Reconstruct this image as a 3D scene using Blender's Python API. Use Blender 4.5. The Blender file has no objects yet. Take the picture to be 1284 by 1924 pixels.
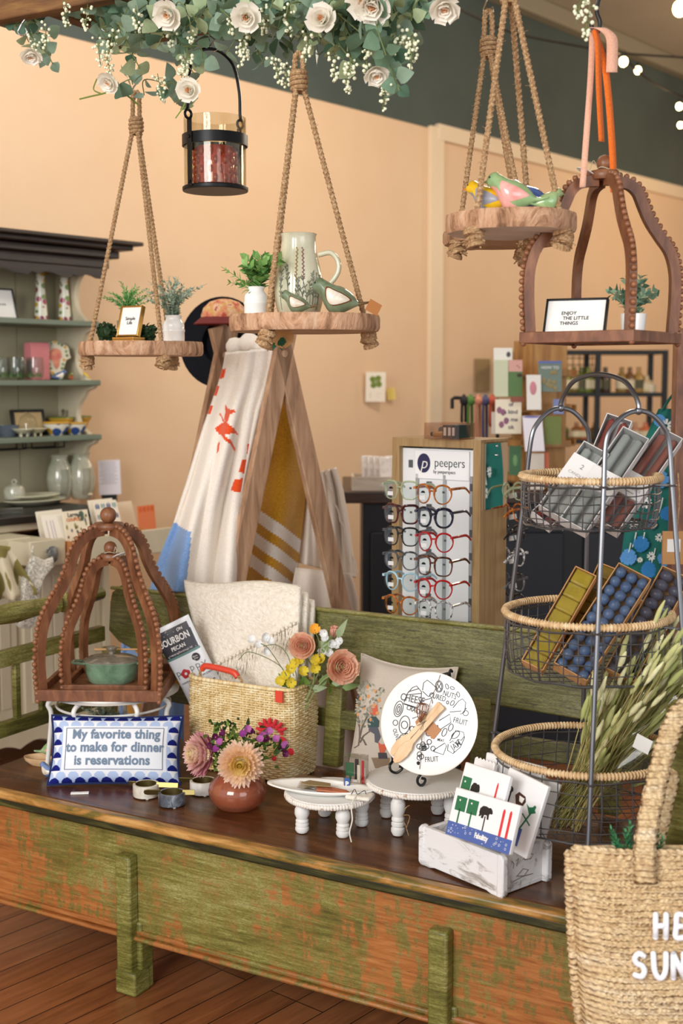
import bpy, bmesh, math, random
from mathutils import Vector as V, Matrix as M4, Quaternion, noise
R = math.radians; PI = math.pi
rnd = random.Random(7)
sc = bpy.context.scene
COL = sc.collection
# ---------------------------------------------------------------- camera, light, exposure
FPX, PITCH, EYE = 2400.0, 0.1038, 1.5
cam_d = bpy.data.cameras.new('camera'); cam = bpy.data.objects.new('camera', cam_d); COL.objects.link(cam)
cam.location = (0, 0, EYE); cam.rotation_euler = (PI/2-PITCH, 0, 0)
cam_d.sensor_fit = 'VERTICAL'; cam_d.sensor_height = 36; cam_d.lens = FPX/1924*36
cam_d.dof.use_dof = True; cam_d.dof.focus_distance = 2.95; cam_d.dof.aperture_fstop = 3.4
cam_d.clip_end = 60
sc.camera = cam
sc.view_settings.view_transform = 'Standard'; sc.view_settings.look = 'None'
sc.view_settings.gamma = 1; sc.view_settings.use_curve_mapping = False
sc.view_settings.exposure = 0.1
wd_ = bpy.data.worlds.new('world'); sc.world = wd_; wd_.use_nodes = True
wd_.node_tree.nodes['Background'].inputs[0].default_value = (0.93, 0.96, 1.0, 1)
wd_.node_tree.nodes['Background'].inputs[1].default_value = 0.85
def area(name, loc, to, sx, sy, power, col):
    d = bpy.data.lights.new(name, 'AREA'); d.shape = 'RECTANGLE'; d.size = sx; d.size_y = sy; d.energy = power; d.color = col
    o = bpy.data.objects.new(name, d); COL.objects.link(o); o.location = loc
    o.rotation_euler = (V(to)-V(loc)).to_track_quat('-Z', 'Y').to_euler(); return o
area('window_daylight', (-2.3, -1.2, 2.5), (-0.3, 4.6, 1.4), 2.2, 1.8, 165, (1.0, 0.975, 0.94))
area('street_daylight', (2.2, -1.6, 1.9), (0.3, 3.6, 0.9), 2.6, 2.2, 46, (0.95, 0.98, 1.0))
def pt(name, loc, power, col, r=.06):
    d = bpy.data.lights.new(name, 'POINT'); d.energy = power; d.color = col; d.shadow_soft_size = r
    o = bpy.data.objects.new(name, d); COL.objects.link(o); o.location = loc; return o
pt('ceiling_and_fill_lamp', (3.0, 6.0, 2.7), 34, (1.0, .80, .56), .15)
pt('ceiling_and_fill_lamp', (-.95, 3.75, 3.5), 44, (.94, .97, 1.0), .2)  # added unseen fill, cool like daylight, to brighten the upper left wall
pt('ceiling_and_fill_lamp', (.85, 5.1, 2.8), 58, (1.0, .90, .76), .2)  # no fixture modelled: added for the warm light pool on the middle wall
pt('ceiling_and_fill_lamp', (3.2, 8.3, 2.7), 40, (1.0, .78, .52), .15)
# ---------------------------------------------------------------- pixel -> place
def ray(px, py):
    dx, dy = px-642.0, py-962.0
    return V((dx, FPX*math.cos(PITCH)-dy*math.sin(PITCH), -dy*math.cos(PITCH)-FPX*math.sin(PITCH)))
def W(px, py, Y):
    d = ray(px, py); return V((0, 0, EYE))+d*(Y/d.y)
def G(px, py, z):
    d = ray(px, py); return V((0, 0, EYE))+d*((z-EYE)/d.z)
def proj(p):
    q = V(p)-V((0, 0, EYE)); c, s = math.cos(PITCH), math.sin(PITCH)
    dz = q.y*c-q.z*s; uy = q.y*s+q.z*c
    return 642+FPX*q.x/dz, 962-FPX*uy/dz
BD, BN_ = V((.866, -.5, 0)), V((.5, .866, 0))
def B(u, v, z=0): return V((0, 2.70, 0))+BD*u+BN_*v+V((0, 0, z))     # bench frame: along, deep, up
WD, WN = V((.644, .765, 0)), V((.765, -.644, 0))
def WL(t, s, z=0): return V((-1.4, 5.2, 0))+WD*t+WN*s+V((0, 0, z))     # back wall frame: along, out from wall, up
BROT = R(-30); WROT = math.atan2(.765, .644)
# ---------------------------------------------------------------- materials
def lin(c):
    if isinstance(c, str):
        c = c.lstrip('#'); c = [int(c[i:i+2], 16)/255 for i in (0, 2, 4)]
    return tuple(x/12.92 if x <= .04045 else ((x+.055)/1.055)**2.4 for x in c)+(1,)
class NT:
    def __init__(s, name):
        m = bpy.data.materials.new(name); m.use_nodes = True; s.m = m; s.t = m.node_tree; s.n = s.t.nodes; s.b = s.n['Principled BSDF']
        s._tc = None
    def new(s, k, **kw):
        n = s.n.new(k)
        for a, b in kw.items(): setattr(n, a, b)
        return n
    def link(s, a, b): s.t.links.new(a, b)
    def co(s, scale=(1, 1, 1), kind='Object', rot=(0, 0, 0)):
        if s._tc is None: s._tc = s.new('ShaderNodeTexCoord')
        mp = s.new('ShaderNodeMapping'); mp.inputs['Scale'].default_value = scale; mp.inputs['Rotation'].default_value = rot
        s.link(s._tc.outputs[kind], mp.inputs[0]); return mp.outputs[0]
    def noise(s, scale, detail=4, rough=.55, sc_=(1, 1, 1), dist=0, kind='Object', rot=(0, 0, 0)):
        n = s.new('ShaderNodeTexNoise'); n.inputs['Scale'].default_value = scale; n.inputs['Detail'].default_value = detail
        n.inputs['Roughness'].default_value = rough; n.inputs['Distortion'].default_value = dist
        s.link(s.co(sc_, kind, rot), n.inputs['Vector']); return n.outputs[0]
    def ramp(s, src, stops):
        r = s.new('ShaderNodeValToRGB'); e = r.color_ramp.elements
        while len(e) < len(stops): e.new(.5)
        for i, (p, c) in enumerate(stops):
            e[i].position = p; e[i].color = (c, c, c, 1) if isinstance(c, (int, float)) else (c if len(c) == 4 and not isinstance(c, str) else lin(c))
        s.link(src, r.inputs[0]); return r.outputs[0]
    def mix(s, f, a, b):
        n = s.new('ShaderNodeMix', data_type='RGBA')
        for i, v in ((6, a), (7, b)):
            if isinstance(v, (str, tuple, list)): n.inputs[i].default_value = lin(v) if len(v) != 4 or isinstance(v, str) else v
            else: s.link(v, n.inputs[i])
        if isinstance(f, (int, float)): n.inputs[0].default_value = f
        else: s.link(f, n.inputs[0])
        return n.outputs[2]
    def math(s, op, a, b=0, clamp=False):
        n = s.new('ShaderNodeMath', operation=op, use_clamp=clamp)
        for i, v in ((0, a), (1, b)):
            if isinstance(v, (int, float)): n.inputs[i].default_value = v
            else: s.link(v, n.inputs[i])
        return n.outputs[0]
    def bump(s, h, strength=.3, dist=.002):
        n = s.new('ShaderNodeBump'); n.inputs['Strength'].default_value = strength; n.inputs['Distance'].default_value = dist
        s.link(h, n.inputs['Height']); s.link(n.outputs[0], s.b.inputs['Normal'])
    def col(s, c):
        if isinstance(c, (str, tuple, list)): s.b.inputs['Base Color'].default_value = lin(c)
        else: s.link(c, s.b.inputs['Base Color'])
    def set(s, rough=None, metal=None, **kw):
        if rough is not None: s.b.inputs['Roughness'].default_value = rough
        if metal is not None: s.b.inputs['Metallic'].default_value = metal
        for k, v in kw.items(): s.b.inputs[k.replace('_', ' ')].default_value = v
_mc = {}
def plain(c, rough=.5, metal=0, spec=.5, var=0, vs=20, bump=0, bs=300, coat=0, emit=0, sheen=0, trans=0, sub=0):
    key = (c, rough, metal, spec, var, vs, bump, bs, coat, emit, sheen, trans)
    if key in _mc: return _mc[key]
    t = NT('surface_'+str(c).lstrip('#'))
    if var:
        l = lin(c); f = lambda k: tuple(min(1, x*k) for x in l[:3])+(1,)
        t.link(t.mix(t.ramp(t.noise(vs), [(.3, 0.0), (.7, 1.0)]), f(1-var), f(1+var)), t.b.inputs['Base Color'])
    else: t.col(c)
    t.set(rough, metal, Specular_IOR_Level=spec)
    if coat: t.set(Coat_Weight=coat, Coat_Roughness=.06)
    if sheen: t.set(Sheen_Weight=sheen)
    if emit: t.b.inputs['Emission Color'].default_value = lin(c); t.set(Emission_Strength=emit)
    if trans: t.set(Transmission_Weight=trans)
    if bump: t.bump(t.noise(bs, 3), bump, .002)
    _mc[key] = t.m; return t.m
def wood(name, c1, c2, c3=None, rough=.5, scale=(1, 14, 14), ns=6, bump=.15, coat=0):
    t = NT(name); n = t.noise(ns, 6, .6, scale, .6)
    st = [(.28, c1), (.52, c2), (.75, c3 or c2)]
    t.link(t.ramp(n, st), t.b.inputs['Base Color']); t.set(rough); t.bump(t.noise(ns*3, 6, .6, scale), bump, .002)
    if coat: t.set(Coat_Weight=coat, Coat_Roughness=.1)
    return t.m
def glass(name, tint='#ffffff', rough=.02, ior=1.45, opac=.0, body=None):
    m = bpy.data.materials.new(name); m.use_nodes = True; n = m.node_tree.nodes; l = m.node_tree.links; n.clear()
    out = n.new('ShaderNodeOutputMaterial'); tr = n.new('ShaderNodeBsdfTransparent'); gl = n.new('ShaderNodeBsdfGlossy'); mx = n.new('ShaderNodeMixShader'); fr = n.new('ShaderNodeLayerWeight'); pw_ = n.new('ShaderNodeMath'); pw_.operation = 'POWER'; ma_ = n.new('ShaderNodeMath'); ma_.operation = 'MULTIPLY_ADD'
    tr.inputs[0].default_value = lin(tint); gl.inputs['Roughness'].default_value = rough; fr.inputs[0].default_value = .5; pw_.inputs[1].default_value = 3; ma_.inputs[1].default_value = .5; ma_.inputs[2].default_value = max(.01, (ior-1)*.08)
    l.new(fr.outputs['Facing'], pw_.inputs[0]); l.new(pw_.outputs[0], ma_.inputs[0]); l.new(ma_.outputs[0], mx.inputs[0]); l.new(tr.outputs[0], mx.inputs[1]); l.new(gl.outputs[0], mx.inputs[2])
    last = mx.outputs[0]
    if opac:
        df = n.new('ShaderNodeBsdfPrincipled'); df.inputs['Base Color'].default_value = lin(body or tint); df.inputs['Roughness'].default_value = .15
        m2 = n.new('ShaderNodeMixShader'); m2.inputs[0].default_value = opac; l.new(last, m2.inputs[1]); l.new(df.outputs[0], m2.inputs[2]); last = m2.outputs[0]
    l.new(last, out.inputs[0]); return m
_pm = {}
def petalm(c, tr=.35, var=.05, rough=.6):
    if (c, tr) in _pm: return _pm[(c, tr)]
    t = NT('petal_'+c.lstrip('#')); l = lin(c); f = lambda k: tuple(min(1, x*k) for x in l[:3])+(1,)
    cc = t.mix(t.ramp(t.noise(50), [(.3, 0.0), (.7, 1.0)]), f(1-var), f(1+var)); t.link(cc, t.b.inputs['Base Color']); t.set(rough, Specular_IOR_Level=.25)
    tl = t.new('ShaderNodeBsdfTranslucent'); t.link(cc, tl.inputs[0]); mx = t.new('ShaderNodeMixShader'); mx.inputs[0].default_value = tr
    out = [n for n in t.n if n.type == 'OUTPUT_MATERIAL'][0]; t.link(t.b.outputs[0], mx.inputs[1]); t.link(tl.outputs[0], mx.inputs[2]); t.link(mx.outputs[0], out.inputs[0]); _pm[(c, tr)] = t.m; return t.m
def cloth(name, c, c2=None, scale=900, bump=.35, rough=.95, dist=.0015, blot=0):
    t = NT(name); n = t.noise(scale, 2, .6)
    t.link(t.ramp(n, [(.3, c2 or c), (.7, c)]), t.b.inputs['Base Color']); t.set(rough, Specular_IOR_Level=.1, Sheen_Weight=.15)
    t.bump(n, bump, dist); return t.m
# ---------------------------------------------------------------- mesh builder
class MB:
    def __init__(s): s.v = []; s.f = []; s.mi = []; s.cur = 0
    def add(s, vs, fs, M=None):
        o = len(s.v)
        s.v += [(M @ V(p)) if M is not None else V(p) for p in vs]
        s.f += [[i+o for i in f] for f in fs]; s.mi += [s.cur]*len(fs); return s
    def box(s, c, d, M=None):
        x, y, z = d[0]/2, d[1]/2, d[2]/2; c = V(c)
        vs = [c+V((i*x, j*y, k*z)) for i in (-1, 1) for j in (-1, 1) for k in (-1, 1)]
        return s.add(vs, [(0, 1, 3, 2), (4, 6, 7, 5), (0, 4, 5, 1), (2, 3, 7, 6), (0, 2, 6, 4), (1, 5, 7, 3)], M)
    def bar(s, a, b, w, h, up=(0, 0, 1)):       # rectangular bar from a to b, w across, h along up
        a, b = V(a), V(b); d = (b-a); L = d.length; d.normalize(); u = V(up); u = (u-d*u.dot(d)).normalized(); r = d.cross(u)
        vs = [p+r*(i*w/2)+u*(j*h/2) for p in (a, b) for i in (-1, 1) for j in (-1, 1)]
        return s.add(vs, [(0, 1, 3, 2), (4, 6, 7, 5), (0, 4, 5, 1), (2, 3, 7, 6), (0, 2, 6, 4), (1, 5, 7, 3)])
    def tube(s, pts, r, n=8, close=False, lobes=0, amp=0, twist=0, flat=None, cap=True, M=None):
        pts = [V(p) for p in pts]; N = len(pts)
        rr = r if isinstance(r, (list, tuple)) else [r]*N
        vs = []; up = None; dist = 0
        for i, p in enumerate(pts):
            if close: d = pts[(i+1) % N]-pts[i-1]
            else: d = pts[min(i+1, N-1)]-pts[max(i-1, 0)]
            if d.length < 1e-9: d = V((0, 0, 1))
            d.normalize()
            if up is None:
                up = V((0, 0, 1)) if abs(d.z) < .9 else V((1, 0, 0))
            up = (up-d*up.dot(d))
            if up.length < 1e-6: up = d.orthogonal()
            up.normalize(); sd = d.cross(up)
            if i: dist += (p-pts[i-1]).length
            for k in range(n):
                a = 2*PI*k/n
                q = rr[i]*(1+(amp*math.cos(lobes*(a)) if lobes else 0))
                b = a+twist*dist
                x, y = q*math.cos(b), q*math.sin(b)
                if flat: x *= flat
                vs.append(p+up*x+sd*y)
        fs = []
        for i in range(N if close else N-1):
            j = (i+1) % N
            for k in range(n):
                k2 = (k+1) % n; fs.append((i*n+k, i*n+k2, j*n+k2, j*n+k))
        if not close and cap: fs.append(tuple(range(n))[::-1]); fs.append(tuple(range((N-1)*n, N*n)))
        return s.add(vs, fs, M)
    def cyl(s, a, b, r0, r1=None, n=16): return s.tube([a, b], [r0, r0 if r1 is None else r1], n)
    def lathe(s, prof, n=32, M=None, cap0=True, cap1=False, f=None, sy=1):
        vs = []
        for r, z in prof:
            for k in range(n):
                a = 2*PI*k/n; q = r*(f(a, z) if f else 1); vs.append((q*math.cos(a), sy*q*math.sin(a), z))
        fs = []
        for i in range(len(prof)-1):
            for k in range(n):
                k2 = (k+1) % n; fs.append((i*n+k, i*n+k2, (i+1)*n+k2, (i+1)*n+k))
        if cap0: fs.append(tuple(range(n))[::-1])
        if cap1: fs.append(tuple(range((len(prof)-1)*n, len(prof)*n)))
        return s.add(vs, fs, M)
    def ball(s, c, r, n=12, m=8, sc_=(1, 1, 1), M=None):
        c = V(c); vs = [c+V((0, 0, -r*sc_[2]))]
        for i in range(1, m):
            t = PI*i/m-PI/2
            for k in range(n):
                a = 2*PI*k/n; vs.append(c+V((r*sc_[0]*math.cos(t)*math.cos(a), r*sc_[1]*math.cos(t)*math.sin(a), r*sc_[2]*math.sin(t))))
        vs.append(c+V((0, 0, r*sc_[2]))); fs = []
        for k in range(n): fs.append((0, 1+(k+1) % n, 1+k))
        for i in range(m-2):
            for k in range(n):
                a = 1+i*n; k2 = (k+1) % n; fs.append((a+k, a+k2, a+n+k2, a+n+k))
        a = 1+(m-2)*n
        for k in range(n): fs.append((a+k, a+(k+1) % n, len(vs)-1))
        return s.add(vs, fs, M)
    def prism(s, out, t, M=None):               # outline (x,y) in a plane, thickness t along +z
        n = len(out); vs = [(x, y, 0) for x, y in out]+[(x, y, t) for x, y in out]
        fs = [tuple(range(n))[::-1], tuple(range(n, 2*n))]+[(i, (i+1) % n, n+(i+1) % n, n+i) for i in range(n)]
        return s.add(vs, fs, M)
    def grid(s, fn, nu, nv, M=None, closeu=False):
        vs = [fn(i/(nu if closeu else nu-1), j/(nv-1)) for j in range(nv) for i in range(nu)]; fs = []
        for j in range(nv-1):
            for i in range(nu if closeu else nu-1):
                i2 = (i+1) % nu; fs.append((j*nu+i, j*nu+i2, (j+1)*nu+i2, (j+1)*nu+i))
        return s.add(vs, fs, M)
    def leaf(s, p, d, nrm, L, w, fold=.25, curl=.2, seg=4, rnd_tip=.5, petiole=.1):
        p, d = V(p), V(d).normalized(); nrm = V(nrm); nrm = nrm-d*nrm.dot(d)
        if nrm.length < 1e-5: nrm = d.orthogonal()
        nrm.normalize(); sd = d.cross(nrm); vs = []
        for i in range(seg+1):
            t = i/seg; ww = w/2*math.sin(PI*min(1, max(0, (t**rnd_tip))))**.8 if 0 < t < 1 else w*.03
            c = p+d*(L*(petiole+t*(1-petiole)))-nrm*(curl*L*t*t)
            vs += [c-sd*ww+nrm*(fold*ww), c, c+sd*ww+nrm*(fold*ww)]
        fs = []
        for i in range(seg):
            for k in (0, 1): a = i*3+k; fs.append((a, a+1, a+4, a+3))
        return s.add(vs, fs)
    def build(s, name, mats, parent=None, world=False, smooth=40, bevel=0, sub=0, solid=0, loc=None, rot=None):
        vs = s.v
        if world and parent is not None:
            inv = mw(parent).inverted(); vs = [inv @ p for p in vs]
        off = None
        if parent is None and loc is None and not (world == 'keep'):
            lo = [min(p[i] for p in vs) for i in range(3)]; hi = [max(p[i] for p in vs) for i in range(3)]
            off = V(((lo[0]+hi[0])/2, (lo[1]+hi[1])/2, lo[2])); vs = [p-off for p in vs]
        me = bpy.data.meshes.new(name); me.from_pydata([tuple(p) for p in vs], [], s.f)
        ms = mats if isinstance(mats, (list, tuple)) else [mats]
        for m in ms: me.materials.append(m)
        if len(ms) > 1: me.polygons.foreach_set('material_index', s.mi)
        me.validate(); bm = bmesh.new(); bm.from_mesh(me); bmesh.ops.recalc_face_normals(bm, faces=bm.faces); bm.to_mesh(me); bm.free()
        me.polygons.foreach_set('use_smooth', [True]*len(me.polygons))
        if smooth < 180: me.set_sharp_from_angle(angle=R(smooth))
        me.update()
        o = bpy.data.objects.new(name, me); COL.objects.link(o)
        if parent is not None: o.parent = parent
        if off is not None: o.location = off
        if loc is not None: o.location = loc
        if rot is not None: o.rotation_euler = rot
        if bevel:
            b = o.modifiers.new('bevel', 'BEVEL'); b.width = bevel; b.segments = 2; b.limit_method = 'ANGLE'; b.angle_limit = R(50)
        if solid:
            b = o.modifiers.new('solid', 'SOLIDIFY'); b.thickness = solid; b.offset = 0
        if sub:
            b = o.modifiers.new('sub', 'SUBSURF'); b.levels = sub; b.render_levels = sub
        return o
def mw(o):
    m = o.matrix_basis.copy() if False else M4.LocRotScale(o.location, o.rotation_euler, o.scale)
    return mw(o.parent) @ m if o.parent else m
def tag(o, label=None, cat=None, group=None, kind=None):
    if label: o['label'] = label
    if cat: o['category'] = cat
    if group: o['group'] = group
    if kind: o['kind'] = kind
    return o
def thing(name, label, cat, loc=(0, 0, 0), rotz=0, group=None, rot=None):
    o = bpy.data.objects.new(name, None); COL.objects.link(o); o.empty_display_size = .05
    o.location = loc; o.rotation_euler = rot if rot is not None else (0, 0, rotz); return tag(o, label, cat, group)
def dup(root, loc, rotz=None, label=None, group=None, rot=None, scale=None):
    def rec(o, par):
        c = o.copy(); COL.objects.link(c)
        if par: c.parent = par
        for ch in [x for x in bpy.data.objects if x.parent == o]: rec(ch, c)
        return c
    r = rec(root, None); r.location = loc
    if rotz is not None: r.rotation_euler = (0, 0, rotz)
    if rot is not None: r.rotation_euler = rot
    if scale is not None: r.scale = (scale,)*3
    if label: r['label'] = label
    if group: r['group'] = group
    return r
def struct(name, mb, m, **kw):
    o = mb.build(name, m, **kw); o['kind'] = 'structure'; return o
def fr(o, right, up):                             # frame: x right, y up, z out of the surface
    r = V(right).normalized(); u = V(up); u = (u-r*u.dot(r)).normalized(); z = r.cross(u)
    return M4(((r.x, u.x, z.x, o[0]), (r.y, u.y, z.y, o[1]), (r.z, u.z, z.z, o[2]), (0, 0, 0, 1)))
def frot(o, right, up): return fr(o, right, up).to_euler()
def text(s_, size, M=None, mb=None, ext=.0004, align='CENTER', space=1.0, shear=0, bold=0, sx=1.0, line=1.0):
    mb = mb or MB()
    c = bpy.data.curves.new('lettering', 'FONT'); c.body = s_; c.size = size; c.align_x = align; c.align_y = 'CENTER'; c.extrude = ext; c.space_character = space; c.shear = shear; c.offset = bold; c.resolution_u = 3; c.space_line = line
    o = bpy.data.objects.new('lettering', c); COL.objects.link(o); dg = bpy.context.evaluated_depsgraph_get(); dg.update()
    me = bpy.data.meshes.new_from_object(o.evaluated_get(dg))
    S = M4.Diagonal((sx, 1, 1, 1)); MM = (M @ S) if M is not None else S
    mb.add([v.co.copy() for v in me.vertices], [list(p.vertices) for p in me.polygons], MM)
    bpy.data.objects.remove(o); bpy.data.curves.remove(c); bpy.data.meshes.remove(me); return mb
def arc(c, r, a0, a1, n, ax=(1, 0, 0), ay=(0, 0, 1)):
    c = V(c); return [c+V(ax)*(r*math.cos(a0+(a1-a0)*i/(n-1)))+V(ay)*(r*math.sin(a0+(a1-a0)*i/(n-1))) for i in range(n)]
def bez(pts, n=24):                                # Catmull-Rom through points
    p = [V(x) for x in pts]; p = [p[0]*2-p[1]]+p+[p[-1]*2-p[-2]]; out = []; k = len(p)-3
    for i in range(k):
        for j in range(n//k+1):
            t = j/(n//k+1); a, b, c, d = p[i:i+4]
            out.append(.5*((2*b)+(c-a)*t+(2*a-5*b+4*c-d)*t*t+(3*b-a-3*c+d)*t**3))
    out.append(p[-2].copy()); return out
def interp(tab, x):
    for (a, b), (c, d) in zip(tab, tab[1:]):
        if x <= c: return b+(d-b)*(x-a)/(c-a) if c > a else d
    return tab[-1][1]
def rv(a=1): return V((rnd.uniform(-a, a), rnd.uniform(-a, a), rnd.uniform(-a, a)))
# shared materials
M_white = plain('#f2f0ec', .45); M_black = plain('#141414', .45, spec=.4); M_blackmetal = plain('#17181a', .4, .6); M_chrome = plain('#d8d8d8', .18, 1)
M_paper = plain('#f6f4ef', .7); M_ink = plain('#1d1d1f', .8, spec=.1); M_gold = plain('#c79a52', .3, .9); M_card = plain('#c99a63', .8, var=.12, vs=40)
M_rope = NT('jute_rope'); _t = M_rope; _t.link(_t.ramp(_t.noise(220, 4), [(.3, '#866344'), (.55, '#b4926c'), (.8, '#dcc6a4')]), _t.b.inputs['Base Color']); _t.set(.95, Specular_IOR_Level=.1); _t.bump(_t.noise(500, 3), .5, .002); M_rope = _t.m
M_glass = glass('clear_glass', '#f6f8f6')
M_brown = wood('stained_brown_wood', '#55301d', '#7c4d31', '#9c6b48', .42, (6, 6, 2), 5, .1)
M_ladderwood = wood('old_ladder_wood', '#7d5c44', '#ad8768', '#c9a788', .7, (8, 8, 1), 5, .25)
# ================================================================ the setting
def floor_mat():
    t = NT('old_floor_boards'); rz = -WROT
    co = t.co((1, 1, 1), 'Object')
    br = t.new('ShaderNodeTexBrick'); br.offset = .37; br.offset_frequency = 3
    br.inputs['Scale'].default_value = 1; br.inputs['Brick Width'].default_value = 2.6; br.inputs['Row Height'].default_value = .085; br.inputs['Mortar Size'].default_value = .0018; br.inputs['Mortar Smooth'].default_value = .3; br.inputs['Bias'].default_value = 0
    br.inputs['Color1'].default_value = (0, 0, 0, 1); br.inputs['Color2'].default_value = (1, 1, 1, 1); br.inputs['Mortar'].default_value = (.5, .5, .5, 1)
    t.link(co, br.inputs['Vector'])
    plank = t.ramp(br.outputs['Color'], [(0, '#6a3a20'), (.5, '#8a5230'), (1, '#a0663e')])
    g = t.ramp(t.noise(3, 6, .65, (1.2, 16, 1), .5), [(.3, '#55301a'), (.6, '#9a6038'), (.8, '#b5804f')])
    c = t.mix(.5, plank, g)
    st = t.ramp(t.noise(2.2, 5, .6, (1, 2.2, 1)), [(.55, 0.0), (.75, .55)])
    c = t.mix(st, c, '#3a1c0e')
    c = t.mix(br.outputs['Fac'], c, '#1a0c06')
    t.link(c, t.b.inputs['Base Color']); t.link(t.ramp(t.noise(4, 4), [(.3, .24), (.75, .42)]), t.b.inputs['Roughness'])
    t.set(Specular_IOR_Level=.5); t.bump(t.math('SUBTRACT', 1, br.outputs['Fac']), .4, .003); return t.m
mb = MB().box((0, 0, -.05), (16, 15, .1)); struct('floor', mb, floor_mat(), loc=(1.5, 5.0, 0), rot=(0, 0, WROT))
def wall_mat(name, c1, c2, rough, bs=7, b=.25):
    t = NT(name); t.link(t.ramp(t.noise(1.3, 5, .6), [(.3, c1), (.7, c2)]), t.b.inputs['Base Color']); t.set(rough, Specular_IOR_Level=.3)
    t.bump(t.noise(bs, 6, .6), b, .01); return t.m
M_wall = wall_mat('beige_plaster', '#e2bf9a', '#e8c8a4', .55)
M_wallup = wall_mat('dark_green_plaster', '#444e4a', '#505b55', .42)
M_trimb = plain('#ead3b2', .5)
def wbox(t0, t1, s0, s1, z0, z1): 
    b = MB(); c = WL((t0+t1)/2, (s0+s1)/2, (z0+z1)/2); Mx = M4.Translation(c) @ M4.Rotation(WROT, 4, 'Z')
    # local x along wall, local -y out of the wall
    return b.box((0, 0, 0), (t1-t0, s1-s0, z1-z0), Mx)
struct('wall_back', wbox(-5, 9, -.12, 0, 0, 2.92), M_wall)
struct('wall_upper', wbox(-5, 9, -.12, .004, 2.92, 3.85), M_wallup)
struct('wall_end', wbox(8.9, 9.0, 0, 7, 0, 3.85), M_wall)
mb = MB().box((0, 0, 3.9), (17, 9.6, .1), M4.Translation((2.6, 5.8, 0)) @ M4.Rotation(WROT, 4, 'Z')); struct('ceiling', mb, plain('#a99d8a', .6, var=.06, vs=2))
# trims of the recessed panel on the right part of the wall
mb = wbox(2.93, 3.06, 0, .03, 0, 2.93); struct('trim_1', mb, M_trimb, bevel=.004)
mb = wbox(3.0, 8.9, 0, .035, 2.86, 2.95); struct('trim_2', mb, M_trimb, bevel=.004)
mb = wbox(-5, 8.9, 0, .09, 3.74, 3.85); struct('trim_3', mb, plain('#8f856f', .6), bevel=.01)
mb = wbox(-5, 8.9, 0, .02, 0, .16); struct('baseboard_back', mb, M_trimb, bevel=.004)
# ================================================================ the green bench
def paint_mat(name, bias, grad=None, tone=1.0, dk=.66):
    t = NT(name); k = lambda c: tuple(x*tone for x in lin(c)[:3])+(1,)
    fine = t.noise(9, 8, .72, (1, 1, 16), .3); broad = t.noise(2.4, 7, .68, (1, 1, 2.2), .5)
    g1 = t.math('ADD', t.math('MULTIPLY', fine, .48), t.math('MULTIPLY', broad, .52))
    green = t.ramp(g1, [(.34, k('#33320e')), (.43, k('#625f25')), (.50, k('#837f3c')), (.57, k('#a5a15e')), (.67, k('#c4c190'))])
    g2 = t.noise(120, 3, .7, (1, 1, 3)); green = t.mix(t.ramp(g2, [(.40, .5), (.56, 0.0)]), green, k('#4a4a1c'))
    wv = t.ramp(t.noise(6, 8, .68, (1.2, 1.2, 18), .4), [(.3, k('#86461c')), (.5, k('#b06a34')), (.68, k('#c5824a')), (.8, k('#d6a06a'))])
    patch = t.noise(2.6, 7, .66, (1.0, 1.0, 1.0), .2); chip = t.noise(17, 5, .7, (2.4, 2.4, .7), .1); strk = t.noise(10, 5, .7, (.7, .7, 9))
    s_ = t.math('ADD', t.math('ADD', t.math('MULTIPLY', patch, .46), t.math('MULTIPLY', chip, .34)), t.math('MULTIPLY', strk, .20))
    if grad:
        sx = t.new('ShaderNodeSeparateXYZ'); t.link(t.co(), sx.inputs[0]); mr = t.new('ShaderNodeMapRange'); mr.inputs[1].default_value = -1.2; mr.inputs[2].default_value = .8; t.link(sx.outputs[0], mr.inputs[0])
        s_ = t.math('ADD', s_, t.math('SUBTRACT', t.ramp(mr.outputs[0], grad), .5))
    mask = t.ramp(s_, [(bias-.015, 0.0), (bias+.03, 1.0)])
    c = t.mix(t.math('MULTIPLY', mask, .92), green, wv)
    ghost = t.ramp(s_, [(bias-.09, 0.0), (bias, .45)]); c = t.mix(t.math('MULTIPLY', ghost, t.math('SUBTRACT', 1, mask)), c, k('#8a6a34'))
    scr = t.ramp(t.noise(26, 6, .75, (.7, .7, 6)), [(dk-.03, 0.0), (dk+.05, .8)]); c = t.mix(scr, c, k('#24250c'))
    t.link(c, t.b.inputs['Base Color']); t.set(.40, Specular_IOR_Level=.5)
    h = t.math('ADD', t.math('ADD', t.math('MULTIPLY', g2, .4), t.math('MULTIPLY', fine, .6)), t.math('MULTIPLY', mask, -.4)); t.bump(h, .35, .003); return t.m
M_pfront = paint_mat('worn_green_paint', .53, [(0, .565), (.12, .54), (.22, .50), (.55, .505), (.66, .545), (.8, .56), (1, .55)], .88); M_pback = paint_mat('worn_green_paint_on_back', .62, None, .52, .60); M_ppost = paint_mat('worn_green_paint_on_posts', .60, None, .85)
def seat_mat():
    t = NT('dark_worn_seat'); n = t.noise(3, 6, .6, (1.5, 10, 1), .4)
    c = t.ramp(n, [(.25, '#331b0c'), (.5, '#583319'), (.75, '#7c5230')])
    c = t.mix(t.ramp(t.noise(3.3, 4), [(.52, 0.0), (.72, .65)]), c, '#55511d')
    t.link(c, t.b.inputs['Base Color']); t.link(t.ramp(t.noise(8, 5), [(.3, .2), (.7, .4)]), t.b.inputs['Roughness']); t.bump(t.noise(9, 6, .6, (1.5, 10, 1)), .15, .002); return t.m
def lip_mat():
    t = NT('worn_seat_edge'); n = t.noise(5, 6, .65, (1.2, 5, 5), .5)
    t.link(t.ramp(n, [(.25, '#2b2a0e'), (.42, '#6b5f28'), (.52, '#a6773a'), (.65, '#c89a5c'), (.82, '#8a8440')]), t.b.inputs['Base Color']); t.set(.4); t.bump(t.noise(30, 5), .3, .003); return t.m
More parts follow.
